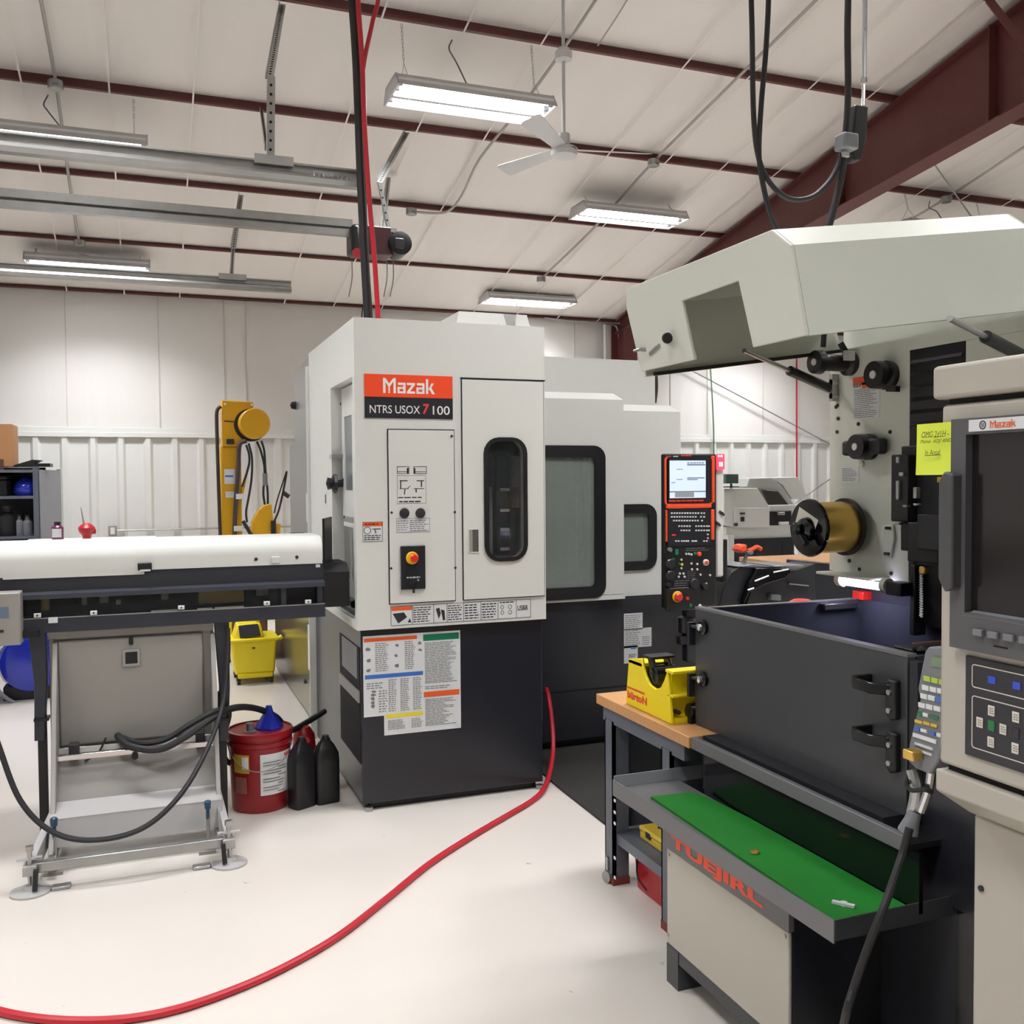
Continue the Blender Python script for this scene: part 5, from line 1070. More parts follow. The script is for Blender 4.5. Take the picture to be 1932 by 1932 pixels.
xbox(1720, 1212, 1775, 1228, 2.0, .1, 'copper_block', mat('rust_block', (96, 52, 36), .5), .004)
# lamp under the column
ls = MB().box(XC-.095, XC+.02, PX(1680, 1085, XC).y, PX(1578, 1085, XC).y, 1.242, 1.252).build('lamp_bracket', 'edm_cream', ed, bevel=.003)  # lamp mount, widened to shade the spool from the strip lamp
a, b = PX(1592, 1099, XC-.05), PX(1668, 1107, XC-.05)
MB().cyl((XC-.05, a.y, 1.222), (XC-.05, b.y, 1.222), .014, n=12).build('strip_lamp', 'strip_light', ed)
ld = bpy.data.lights.new('strip_lamp_light', 'AREA'); ld.shape = 'RECTANGLE'; ld.size = .03; ld.size_y = abs(a.y-b.y)*.9; ld.energy = 1.2; ld.color = (.78, .76, 1.0)
lo = bpy.data.objects.new('strip_lamp_light', ld); COL.objects.link(lo); lo.parent = ed; lo.location = V((XC-.05, (a.y+b.y)/2, 1.206))-ROOT[ed.name]
for yy in (a.y+.012, b.y-.012): MB().cyl((XC-.05, yy-.012, 1.228), (XC-.05, yy+.012, 1.228), .026, n=14).build('lamp_end', 'edm_cream', ed)
MB().box(XC-.07, XC-.01, b.y-.1, b.y-.03, 1.2, 1.245).build('lamp_ballast', 'black', ed, bevel=.003)
tag(xbox(1608, 1114, 1628, 1133, 2.47, .05, 'red_block', 'estop_red', .003), None)
q = MB().lathe(PY(1512, 1137, TNY1+.08), (0, 0, 1), [(-.02, .05), (.0, .05), (.012, .03), (.014, 0)], 14).build('red_cap', 'estop_red', ed)
# raised hood: folded sheet shell, tilted up toward the back
hx = 1.58; ya_, yb_ = 2.04, 2.925; z0, z1 = 1.968, 2.256
def pr_(px, py): p = PX(px, py, hx); return p.y, p.z
out = [(yb_-.02, z0), (yb_+.03, z1-.06), (yb_+.012, z1), (2.12, z1), (2.052, z1-.056), (2.03, z0-.003), (2.26, z0-.003), (2.292, 2.156), (2.596, 2.154), (2.566, z0)]
Lh = .84; T = .012
Rm = Matrix.Translation(V((hx, 0, z0))) @ Matrix.Rotation(-math.radians(8), 4, 'Y') @ Matrix.Translation(V((-hx, 0, -z0)))
hd = MB().ext([(hx, y, z) for y, z in out], (T, 0, 0)).xf(Rm).build('hood_front', 'edm_cream', ed, bevel=.003)
def hp(poly, name):
    i, j = poly; o = MB(); (y0_, z0_), (y1_, z1_) = i, j; d = V((0, y1_-y0_, z1_-z0_)); n = V((1, 0, 0)).cross(d).normalized()*T
    ctr = V((0, 2.45, 2.08)); m_ = V((0, (y0_+y1_)/2, (z0_+z1_)/2))
    if n.dot(ctr-m_) < 0: n = -n
    o.ext([(hx+T, y0_, z0_), (hx+Lh, y0_, z0_), (hx+Lh, y1_, z1_), (hx+T, y1_, z1_)], n); o.xf(Rm); return o.build(name, 'edm_cream', ed, smooth=False)
hp(((yb_-.02, z0-.02), (yb_+.03, z1-.06)), 'hood_far_side'); hp(((yb_+.03, z1-.06), (yb_+.012, z1)), 'hood_far_slope'); hp(((yb_+.012, z1), (2.12, z1)), 'hood_top'); hp(((2.12, z1), (2.052, z1-.056)), 'hood_near_slope'); hp(((2.052, z1-.056), (2.03, z0-.003)), 'hood_near_side')
o = MB().ext([(hx+Lh-T, y, z) for y, z in ((yb_-.02, z0+.1), (yb_+.03, z1-.06), (yb_+.012, z1), (2.12, z1), (2.052, z1-.056), (2.04, z0+.1))], (T, 0, 0)).xf(Rm).build('hood_back', 'edm_cream', ed, smooth=False)
MB().ext([(hx+.04, yb_-.03, z0-.02), (hx+Lh, yb_-.03, z0-.02), (hx+Lh, yb_-.05, z0-.02), (hx+.04, yb_-.05, z0-.02)], (0, 0, .012)).xf(Rm).build('hood_seal', 'rubber', ed, smooth=False)
p = PX(1272, 641, hx); g_ = MB().cyl(p+V((0, .035, 0)), p+V((-.04, -.02, 0)), .011, n=12).cyl(p+V((-.04, -.02, 0)), p+V((-.04, -.03, 0)), .017, n=12).cyl(p+V((0, .035, 0)), p+V((0, .0, 0)), .008, n=8).build('hood_latch', 'black', hd)
p = PX(1245, 653, hx); MB().bar(p+V((-.01, -.02, .0)), p+V((-.01, .05, -.02)), .006, .012).build('latch_lever', 'steel', hd)
p = PX(1222, 660, hx); MB().lathe(p, (-1, 0, 0), [(0, .02), (.006, .018), (.008, .008), (.03, .006), (.032, 0)], 10).cyl(p-V((.03, 0, 0)), p+V((-.03, .04, 0)), .005, n=6).build('hood_key', 'steel', hd)
for px, py in ((1275, 613), (1218, 633), (1263, 663)): p = PX(px, py, hx); MB().cyl(p+V((.01, 0, 0)), p-V((.004, 0, 0)), .008, n=8).build('hood_screw', 'steel', hd)
def gspring(p, q, f=.52):
    p, q = V(p), V(q); m_ = p.lerp(q, f); r_ = MB().cyl(p, m_, .008, n=10).cyl(p+(p-q).normalized()*.01, p, .009, n=8).build('spring_rod', 'steel', ed); MB().cyl(m_, q, .018, n=14).build('spring_cylinder', 'black', r_)
gspring(PX(1407, 663, 1.93), PX(1566, 733, XC-.02), .5)
gspring(PX(1795, 602, 1.95), PX(1930, 672, XC-.02), .45)
p = PX(1560, 660, 2.0); MB().bar(PX(1555, 628, 2.0), PX(1553, 655, 2.0), .012, .012).build('hood_stay', 'ink', ed)
# ================================================================== wire spool
spo = thing('wire_spool', 'black spool wound with brass wire on the cream column', 'spool', (2.31, 2.833, 1.318))
sc = V((0, 2.832, 1.421)); Rf = .105
MB().lathe((2.215, sc.y, sc.z), (1, 0, 0), [(0, Rf-.01), (0, Rf-.004), (.006, Rf), (.012, Rf), (.014, .06)], 40).build('front_flange', 'black_gloss', spo)
MB().lathe((2.372, sc.y, sc.z), (1, 0, 0), [(0, .06), (.002, Rf), (.016, Rf), (.018, .03)], 40).build('back_flange', 'black', spo)
prof = [(0, .03)]; n = 26
for k in range(n+1): prof.append((.146*k/n, .092+(.0014 if k % 2 else 0)-.002*abs(k/n-.5)))
MB().lathe((2.228, sc.y, sc.z), (1, 0, 0), prof+[(.146, .03)], 44).build('wound_wire', 'brass', spo, angle=60)
MB().ext([(2.214, sc.y+.045, sc.z+.075), (2.214, sc.y-.06, sc.z+.03), (2.214, sc.y-.035, sc.z-.02), (2.214, sc.y+.07, sc.z+.012)], (-.001, 0, 0)).build('paper_label', mat('paper', (212, 208, 192), .6), spo, smooth=False)
MB().lathe((2.215, sc.y, sc.z-.005), (-1, 0, 0), [(0, .045), (.02, .04), (.03, .022), (.05, .02), (.052, 0)], 18).build('hub_nut', 'black_gloss', spo)
MB().bar((2.18, sc.y+.03, sc.z+.015), (2.18, sc.y-.035, sc.z-.06), .02, .025, (1, 0, 0)).build('hub_lever', 'black', spo, bevel=.004)
# ================================================================== hanging leads above the hood
yh = 2.6
def hang(pts, r, m, label, name='hanging_cable'): return cable(name, ([top(PY(*pts[0], yh)).lerp(PY(*pts[0], yh), t_) for t_ in (0, .25, .5, .75)] if pts[0][1] < 0 else [])+[PY(x, y, yh) for x, y in pts], r, m, label, n=10)
hang([(1417, -60), (1419, 60), (1422, 220), (1432, 300), (1455, 348), (1490, 375), (1530, 372), (1562, 345), (1580, 315), (1588, 290)], .0085, 'rubber', 'black cable hanging in a loop to the grey connector above the hood')
hang([(1451, -60), (1446, 80), (1436, 200), (1432, 290), (1440, 350), (1455, 410), (1470, 440)], .0085, 'rubber', 'black cable dropping behind the loop down to the hood')
hang([(1601, -60), (1599, 60), (1600, 180), (1595, 262)], .011, 'rubber', 'straight black cable coming down into the grey connector from above')
hang([(1592, 300), (1586, 340), (1574, 390), (1560, 440)], .012, 'rubber', 'thick black lead running from the grey connector into the hood')
cn = thing('cable_connector', 'pale grey plug connector joining the black cables above the hood', 'connector', PY(1593, 295, yh-.02))
a, b = PY(1580, 253, yh), PY(1608, 288, yh); MB().box(a.x, b.x, yh-.035, yh+.02, b.z, a.z).build('plug_body', 'plastic_grey', cn, bevel=.008)
a, b = PY(1585, 288, yh), PY(1596, 300, yh); MB().box(a.x, b.x, yh-.02, yh+.01, b.z, a.z).build('plug_latch', 'galv', cn, bevel=.003)
ag = thing('hanging_air_line', 'clear hanging tube ending in a black air gun handle above the hood', 'air line', PY(1612, 300, yh+.06))
MB().tube([top(PY(1632, -60, yh+.06)), PY(1632, -60, yh+.06), PY(1631, 60, yh+.06), PY(1630, 150, yh+.06)], .008, 8).build('clear_tube', mat('tube_clear', (176, 178, 180), .2, metal=.3), ag)
MB().tube([PY(1630, 148, yh+.06), PY(1629, 200, yh+.06)], .006, 8).cyl(PY(1630, 148, yh+.06), PY(1630, 158, yh+.06), .011, n=10).build('coupling', 'chrome', ag)
a, b = PY(1612, 196, yh+.06), PY(1640, 305, yh+.06); pa = [PY(x, y, yh+.04) for x, y in ((1614, 196), (1640, 200), (1636, 260), (1626, 302), (1612, 303), (1608, 285), (1612, 230))]
MB().ext(pa, (0, .045, 0)).build('grip', 'black', ag, bevel=.006)
# ================================================================== the console at the far right
XK = 1.42; FK = Face((XK, 0, 0), (0, -1, 0), (0, 0, 1))
def kx(px, py, X=XK): p = PX(px, py, X); return -p.y, p.z
co = thing('control_console', 'cream control console with dark screen and keypad at the right photo edge', 'console', (1.65, 1.15, 0))
ye = .88
MB().box(XK-.012, 1.75, ye, 1.432, 1.748, 1.812).build('top_cap', 'cream', co, bevel=.008)
MB().box(XK+.01, 1.74, ye, 1.41, 1.73, 1.75).build('cap_gap', 'gap', co)
MB().box(XK, 1.72, ye, 1.42, 1.048, 1.738).build('cabinet', 'cream', co, bevel=.008)
MB().box(XK+.015, 1.72, ye, 1.41, 1.034, 1.05).build('shelf_gap', 'gap', co)
MB().prism([(XK-.004, 1.036), (XK-.004, .994), (1.5, .94), (1.76, .94), (1.76, 1.036)], 'y', ye, 1.424).build('key_shelf', 'cream', co, bevel=.004)
MB().box(1.5, 1.76, ye, 1.41, .0, .94).build('pedestal', 'cream', co, bevel=.006)
MB().box(1.761, 1.79, ye, 1.43, .0, 1.0).build('pedestal_back', 'black', co)
p = PX(1852, 1676, 1.5); MB().cyl(p, p-V((.004, 0, 0)), .006, n=8).build('pedestal_screw', 'ink', co)
# screen bezel with opening
(b0_, bt), (_, bb) = kx(1810, 792), kx(1815, 1220); br_ = -ye-.02; (s0, st), (_, sb) = kx(1848, 830), kx(1848, 1150)
bz_ = MB(); bz_.plate([FK.p(b0_, bb), FK.p(br_, bb), FK.p(br_, bt), FK.p(b0_, bt)], [[FK.p(s0-.012, sb-.006), FK.p(br_-.06, sb-.006), FK.p(br_-.06, st+.01), FK.p(s0-.012, st+.01)]], FK.n*.02)
bzl = bz_.build('bezel', 'panel_grey', co, smooth=False)
q = MB(); FK.rect(q, s0-.015, br_-.05, sb-.01, st+.015, .001, .004); q.build('screen', 'screen_off', co, smooth=False)
q = MB(); q.ext([FK.p(s0-.014, sb-.012, .02), FK.p(br_-.06, sb-.012, .02), FK.p(br_-.06, sb-.002, .005), FK.p(s0-.004, sb-.002, .005)], FK.n*.001); q.build('screen_sill', 'plastic_grey', bzl, smooth=False)
# grip on the left of the bezel
(g0, gt), (g1, gb) = kx(1801, 895, XK-.03), kx(1830, 1112, XK-.03)
q = MB(); q.ext([FK.p(b0_-.008, gt-.012, .012), FK.p(b0_+.005, gt+.006, .012), FK.p(b0_+.026, gt, .012), FK.p(b0_+.026, gb, .012), FK.p(b0_+.008, gb-.01, .012), FK.p(b0_-.008, gb+.015, .012)], FK.n*.03); q.build('side_grip', mat('grip_grey', (74, 73, 74), .45), co, bevel=.004)
(m0, mt), (_, mbb) = kx(1845, 793), kx(1845, 815)
q = MB(); FK.rect(q, m0, br_-.02, mbb, mt, .02, .022); q.build('name_plate', 'sticker', co, smooth=False)
(t0, tt), (t1_, tb_) = kx(1868, 795, XK-.022), kx(1917, 812, XK-.022)
mazak(FK, t0, t1_, mbb+.004, mt-.004, 'orange_print', co, .0225)
q = MB(); aa, bb2 = kx(1854, 803, XK-.022); FK.frame(q, aa-.007, aa+.007, (mt+mbb)/2-.008, (mt+mbb)/2+.008, .002, .022, .0225, r=.0069, ri=.0049); q.build('emblem', 'ink', co, smooth=False)
q = MB(); FK.rect(q, aa-.003, aa+.003, (mt+mbb)/2-.004, (mt+mbb)/2+.004, .022, .0225); q.build('emblem_core', 'ink_grey', co, smooth=False)
# soft keys under the screen
def kkey(px, py, w_, h_, m, d0, d1, name='key', par=None, bev=.0015, X=XK-.02):
    aa, bb_ = kx(px, py, X); q = MB(); FK.rect(q, aa-w_/2, aa+w_/2, bb_-h_/2, bb_+h_/2, d0, d1); return q.build(name, m, par or co, bevel=bev)
for px, py in ((1849, 1193), (1877, 1198), (1907, 1203), (1937, 1208), (1968, 1212)): kkey(px, py, .021, .012, 'plastic_grey', .02, .028, 'soft_key', bzl)
kkey(1888, 1221, .03, .003, 'gap', .02, .0205, 'media_slot', bzl, 0)
# membrane keypad
(p0, pt), (_, pb_) = kx(1822, 1236, XK-.004), kx(1824, 1424, XK-.004)
q = MB(); FK.rect(q, p0, br_, pb_, pt, 0, .005); kp_ = q.build('keypad', mat('keypad_navy', (42, 41, 48), .4), co, bevel=.002)
k = MB()
for (y_a, y_b) in ((1252, 1296), (1311, 1410)):
    (aa, ba), (_, bb_) = kx(1834, y_a, XK-.005), kx(1834, y_b, XK-.005); FK.frame(k, aa, br_-.03, bb_, ba, .0018, .005, .0056, r=.006)
k.build('keypad_lines', 'key_white', kp_, smooth=False)
for px, py, m in ((1872, 1283, 'key_blue'), (1919, 1294, 'key_blue')): kkey(px, py, .0165, .0135, m, .005, .0068, 'key', kp_, .001, XK-.005)
for px, py, m in ((1871, 1341, 'key_white'), (1849, 1363, 'key_white'), (1893, 1376, 'key_white'), (1870, 1400, 'key_white'), (1917, 1353, 'key_white'), (1916, 1412, 'key_white'), (1871, 1369, 'key_green'), (1917, 1384, 'charcoal'), (1940, 1384, 'estop_red'), (1940, 1358, 'key_white')):
    kkey(px, py, .0145, .019, m, .005, .0068, 'key', kp_, .001, XK-.005)
k = MB()
for px, py in ((1871, 1341), (1849, 1363), (1893, 1376), (1870, 1400), (1917, 1353), (1916, 1412)):
    aa, bb_ = kx(px, py, XK-.007); FK.lines(k, aa-.005, aa+.005, bb_-.007, bb_+.006, 3, .0073, .4, .2)
k.build('key_print', 'ink_grey', kp_, smooth=False)
# sticky note
nt_ = thing('sticky_note', 'yellow handwritten sticky note stuck to the left of the console screen', 'note', PX(1768, 896, XK-.008))
XN = XK-.006; n0, n1 = PX(1730, 800, XN), PX(1808, 896, XN)
(zt_n, zb_n) = (PX(1770, 798, XN).z, PX(1770, 896, XN).z)
k = MB(); k.grid(lambda u, v: (XN-.004*math.sin(u*2.2)-.006*(1-v)**2*(.4+u), n0.y+(n1.y-n0.y)*u, zb_n+(zt_n-zb_n)*v), 8, 8)
k.build('paper', 'note', nt_, fixn=False, angle=60)
FN = Face((XN-.012, 0, 0), (0, -1, 0), (0, 0, 1))
def nx_(px, py): p = PX(px, py, XN-.012); return -p.y, p.z
def hw(s_, x0, y0, x1, y1): (aa, ba), (ca, da) = nx_(x0, y0), nx_(x1, y1); write(s_, FN, aa, ca, da, ba, mat('pen', (58, 66, 36), .6), nt_, 0.0, 0.0, 'handwriting', .25)
hw('OMG 2d1H -', 1739, 815, 1790, 823); hw('Mame:  ADJ? AND', 1737, 830, 1795, 836); hw('In Ansal', 1745, 849, 1774, 858)
k = MB(); seg(nx_, FN, k, 1739, 825, 1758, 824, 0, .001); seg(nx_, FN, k, 1761, 825, 1782, 823, 0, .001); seg(nx_, FN, k, 1745, 860, 1775, 858, 0, .0012); k.build('underline', 'pen', nt_, smooth=False)
# ================================================================== hand-held pendant on its hook
XH = 1.53; FHs = Face((XH, 0, 0), (0, -1, 0), (0, 0, 1))
hs = thing('pendant', 'grey hand-held pendant full of coloured keys hooked beside the console', 'remote', PX(1735, 1500, XH))
def hxp(px, py, X=XH): return PX(px, py, X)
poly = [(1752, 1220), (1800, 1222), (1795, 1300), (1772, 1432), (1755, 1462), (1726, 1450), (1710, 1432), (1716, 1400), (1736, 1318), (1731, 1300), (1745, 1228)]
MB().ext([hxp(x, y) for x, y in poly], (.03, 0, 0)).build('case', 'plastic_grey', hs, bevel=.004)
xbox(1757, 1238, 1800, 1266, XH-.003, .003, 'display', 'lcd', 0, hs)
def hk(px, py, w_, h_, m): xbox(px-w_/2, py-h_/2, px+w_/2, py+h_/2, XH-.004, .004, 'key', m, .001, hs)
for r_, (x0_, y0_, m) in enumerate(((1748, 1281, 'key_lime'), (1745, 1298, 'sticker'), (1742, 1314, 'sticker'), (1738, 1331, 'sticker'))):
    for c_ in range(4): hk(x0_+c_*14.5, y0_+c_*3.2, 12.5, 13, 'blue_print' if (r_ == 2 and c_ == 2) else m)
for x0_, y0_, w_, m in ((1735, 1347, 9, 'key_green'), (1745, 1349, 10, 'sticker'), (1761, 1353, 16, 'key_green'), (1732, 1362, 14, 'dirty_yellow'), (1747, 1365, 12, 'dirty_yellow'), (1761, 1369, 12, 'dirty_yellow'), (1729, 1376, 10, 'blue_print'), (1742, 1379, 12, 'sticker'), (1758, 1384, 10, 'blue_print'), (1770, 1387, 8, 'sticker')): hk(x0_, y0_, w_, 10, m)
for y0_, x0_, w_ in ((1393, 1744, 44), (1408, 1742, 34), (1419, 1741, 32)): xbox(x0_-w_/2, y0_-3.5, x0_+w_/2, y0_+3.5, XH-.003, .003, 'legend', 'sticker', 0, hs)
xbox(1702, 1412, 1722, 1438, XH-.03, .03, 'brass_tab', 'brass', .003, hs)
MB().tube([hxp(1722, 1452, XH+.01), hxp(1730, 1490, XH+.01), hxp(1722, 1535, XH+.01)], .014, 10).build('strain_relief', 'steel', hs)
MB().tube([hxp(1758, 1455, XH+.01), hxp(1752, 1490, XH+.01), hxp(1738, 1530, XH+.01)], .01, 10).build('hook_wire', 'chrome', hs)
MB().lathe(hxp(1727, 1530, XH+.01), hxp(1714, 1566, XH)-hxp(1727, 1530, XH+.01), [(0, .014), (.02, .016), (.05, .022), (.052, 0)], 14).build('cord_boot', 'plastic_grey', hs)
k = MB(); c_ = hxp(1733, 1485, XH); k.tube([c_+V((-.02*math.sin(t), .03*math.cos(t), .004*math.sin(3*t))) for t in [2*math.pi*j/12 for j in range(12)]], .005, 6, sub=3).build('hook_ring', 'rubber', hs)
MB().tube([hxp(1716, 1562, XH-.01), PX(1700, 1620, 1.50), PX(1672, 1700, 1.42), PX(1640, 1780, 1.38), PX(1612, 1860, 1.36), PX(1592, 1932, 1.35), PZ(1570, 2060, .02), PZ(1500, 2120, .012)], .009, 10).build('cord', 'rubber', hs)
# ================================================================== things in the tray
gm = MB(); gp = [PZ(x, y, TZ) for x, y in ((1236, 1510), (1576, 1741), (1725, 1712), (1640, 1655), (1560, 1610), (1480, 1565), (1418, 1545), (1360, 1518), (1318, 1500), (1300, 1497), (1228, 1505))]
gp = [(max(TX0+.006, min(TX1-.004, p.x)), max(TY0+.006, min(TY1-.006, p.y)), TZ-.004) for p in gp]
tag(gm.ext(gp, (0, 0, .008)).build('tray_liner', 'green_mat', smooth=False), 'bright green liner mat lying in the machine tray', 'mat')
p = PZ(1424, 1610, TZ+.004)
tag(MB().lathe(p, (0, 0, 1), [(0, .012), (.004, .013), (.006, .012), (.006, 0)], 8).lathe(p+V((.01, .006, 0)), (0, 0, 1), [(0, .007), (.008, .006), (.008, 0)], 6).build('brass_part', 'brass'), 'small brass part lying in the middle of the green mat', 'part')
p = PZ(1592, 1708, TZ+.004)
tag(MB().bar(p+V((-.018, .02, .004)), p+V((.014, -.022, .004)), .012, .006).lathe(p, (0, 0, 1), [(0, .009), (.008, .009), (.008, 0)], 10).build('metal_part', 'sticker'), 'small pale metal part near the corner of the green mat', 'part')
# ================================================================== workbench
bn = thing('workbench', 'grey steel workbench with maple top between the lathe and wire machine', 'workbench', (2.3, 3.1, 0))
MB().box(1.672, 3.1, 2.752, 3.46, .697, .737).build('bench_top', 'wood', bn, bevel=.003)
MB().box(1.684, 3.08, 2.80, 3.42, .64, .697).build('apron', 'bench_grey', bn, smooth=False)
for y0_, y1_ in ((3.33, 3.40), (2.885, 2.95)):
    MB().box(1.68, 1.695, y0_, y1_, .03, .65).box(1.68, 1.74, y1_-.008, y1_, .03, .65).box(1.68, 1.75, y0_, y0_+.008, .03, .65).build('leg', 'bench_grey', bn, smooth=False)
    MB().box(3.0, 3.06, y0_, y1_, .03, .65).build('leg', 'bench_grey', bn, smooth=False)
    MB().box(1.678, 1.752, y0_-.004, y1_+.002, .0, .03).build('leg_shoe', mat('shoe_red', (120, 48, 40), .5), bn)
MB().box(1.70, 3.02, 2.80, 3.36, .19, .205).box(1.697, 1.70, 2.80, 3.36, .165, .205).build('lower_shelf', 'bench_grey', bn, smooth=False)
MB().box(1.70, 3.02, 3.395, 3.40, .2, .65).build('back_board', 'bench_grey', bn, smooth=False)
MB().box(1.684, 1.69, 2.86, 3.34, .46, .65).ext([(1.684, 2.87, .645), (1.684, 3.33, .645), (1.684, 3.2, .6), (1.684, 2.95, .6)], (.006, 0, 0)).build('end_panel', mat('bench_blue', (62, 70, 84), .3), bn, smooth=False) if False else None
for py in (1510, 1532, 1553, 1618, 1655): p = PX(1159, py, 1.679); MB().box(1.6785, 1.68, p.y-.012, p.y+.004, p.z-.006, p.z+.006).build('leg_slot', 'sticker', bn)
p = PZ(1139, 1655, 0.02); MB().cyl((p.x+.005, p.y-.01, .024), (p.x+.024, p.y-.005, .024), .024, n=14).build('castor_wheel', 'steel', bn); MB().box(p.x+.012, p.x+.024, p.y-.01, p.y+.005, .03, .1).build('castor_fork', 'steel', bn)
# drum-shaped yellow dispenser on the bench
XT = 1.70; W_t = .125
ds = thing('tape_dispenser', 'yellow plastic reel dispenser with red lettering standing on the bench top', 'dispenser', (1.75, 3.05, .737))
def dz(x, y): p = PX(1080+x/3.864, 1180+y/3.864, XT); return (XT, p.y, max(p.z, .7375))
prof_t = [(388, 580), (722, 722), (705, 480), (690, 330), (668, 400), (640, 455), (602, 466), (562, 432), (532, 370), (512, 300), (502, 240), (410, 245), (398, 400)]
pp_ = [dz(*q) for q in prof_t]; pp_[0] = (XT, pp_[0][1], .7375); pp_[1] = (XT, pp_[1][1], .7375)
MB().ext(pp_, (.012, 0, 0)).build('near_cheek', 'yellow', ds, bevel=.003)
MB().ext([(XT+W_t, y, z) for _, y, z in pp_], (-.012, 0, 0)).build('far_cheek', 'yellow', ds, bevel=.003)
yN, yF = pp_[1][1], pp_[0][1]; zU = dz(602, 466)[2]
MB().box(XT+.012, XT+W_t-.012, yN, yF-.01, .7375, .757).build('floor_web', 'yellow', ds, smooth=False)
MB().ext([(XT+.012, dz(705, 340)[1], dz(700, 335)[2]), (XT+.012, dz(722, 722)[1]+.03, .76), (XT+.012, dz(722, 722)[1]+.04, .76), (XT+.012, dz(690, 335)[1]+.012, dz(700, 335)[2])], (W_t-.024, 0, 0)).build('end_wall', 'yellow', ds, smooth=False)
MB().box(XT-.002, XT+W_t+.006, dz(705, 340)[1]-.03, dz(690, 340)[1]+.01, dz(700, 335)[2]-.006, dz(700, 335)[2]+.006).build('top_lip', 'yellow', ds, bevel=.003)
MB().box(XT+.0, XT+W_t, yN-.006, yN+.03, dz(715, 515)[2]-.006, dz(715, 515)[2]+.004).build('middle_lip', 'yellow', ds, bevel=.003)
MB().ext([(XT+.012, yF-.012, .757), (XT+.012, yF, .757), (XT+.012, dz(410, 245)[1], dz(410, 245)[2]), (XT+.012, dz(410, 245)[1]-.012, dz(410, 245)[2])], (W_t-.024, 0, 0)).build('back_wall', 'yellow', ds, smooth=False)
MB().box(XT, XT+W_t, dz(505, 248)[1], dz(410, 245)[1], dz(410, 248)[2]-.01, dz(410, 245)[2]).build('top_bridge', 'yellow', ds, smooth=False)
hb_ = dz(505, 238)[2]; yh0, yh1 = dz(500, 240)[1], dz(600, 235)[1]
MB().box(XT+.01, XT+W_t-.01, yh0-.055, yh0+.006, hb_, hb_+.012).build('arbor_bar', 'black', ds, bevel=.003)
for xx_ in (XT+.02, XT+W_t-.04): MB().ext([(xx_, yh0-.012, hb_), (xx_, yh0-.05, hb_), (xx_, yh0-.07, hb_-.05), (xx_, yh0-.055, hb_-.085), (xx_, yh0-.035, hb_-.05)], (.012, 0, 0)).build('arbor_arm', 'black', ds, bevel=.002)
MB().lathe((XT+.014, yh0-.055, hb_-.06), (1, 0, 0), [(0, .03), (.005, .04), (.09, .04), (.095, .03)], 20).build('reel_core', 'black_gloss', ds)
MB().lathe((XT+W_t-.055, yN+.008, .775), (1, 0, 0), [(0, .02), (.004, .028), (.05, .028), (.054, .02)], 16).box(XT+W_t-.06, XT+W_t+.01, yN-.02, yN+.0, .7375, .758).build('brake_knob', 'black', ds, angle=40)
MB().cyl((XT+.03, yN-.0015, .777), (XT+.03, yN+.03, .777), .008, n=10).build('dark_screw', 'ink', ds)
FT = Face((XT, 0, 0), (0, -1, 0), (0, 0, 1))
aa = -dz(402, 540)[1]; ca = -dz(535, 560)[1]
text_mb('bürtoN', FT, aa, ca+.01, .765, .795, .001, .04).build('lettering', 'red_print', ds, smooth=False, fixn=False)
k = MB(); FT.lines(k, aa, ca-.01, .802, .81, 1, .001, .9, 0.0); k.build('lettering_bar', 'red_print', ds, smooth=False)
# boxes under the bench
(xq, yq) = 1.78, 2.96
yc_ = thing('parts_case', 'shallow yellow plastic parts case on the lower bench shelf', 'case', (1.83, 2.97, .205))
a, b = PX(1207, 1590, 1.76), PX(1258, 1600, 1.76)
MB().box(1.76, 1.92, a.y-.2, a.y, .206, .236).build('tub', 'dirty_yellow', yc_, bevel=.005)
MB().box(1.757, 1.923, a.y-.203, a.y+.003, .237, .256).build('lid', 'dirty_yellow', yc_, bevel=.006)
MB().box(1.7565, 1.76, a.y-.09, a.y-.05, .226, .25).build('latch', 'ink', yc_, bevel=.002); MB().lathe((1.82, a.y-.06, .256), (0, 0, 1), [(0, .014), (.006, .012), (.006, 0)], 12).build('badge', 'ink', yc_)
rb = thing('red_bin', 'red plastic bin on the floor under the bench shelf', 'bin', PZ(1215, 1690, 0)+V((.1, .05, 0)))
p = PZ(1192, 1690, 0); MB().ext([(1.76, 3.28, .0), (1.76, 3.02, 0), (1.75, 3.01, .155), (1.75, 3.29, .155)], (.25, 0, 0)).build('body', 'red', rb, bevel=.006); MB().box(1.742, 2.015, 3.0, 3.3, .15, .162).build('rim', 'red', rb, bevel=.003)
MB().tube([(1.748, 3.26, .12), (1.73, 3.22, .07), (1.748, 3.18, .03)], .004, 6).build('wire_handle', 'ink', rb)
yb2_ = thing('yellow_can', 'dirty yellow square can on the floor beside the red bin', 'can', (1.825, 2.875, 0))
MB().box(1.765, 1.885, 2.80, 2.95, 0, .15).build('body', 'dirty_yellow', yb2_, bevel=.008); MB().box(1.763, 1.887, 2.798, 2.952, .13, .14).build('seam', 'dirty_yellow', yb2_, bevel=.002); MB().lathe((1.825, 2.87, .15), (0, 0, 1), [(0, .02), (.012, .02), (.012, 0)], 12).build('cap', 'ink', yb2_)
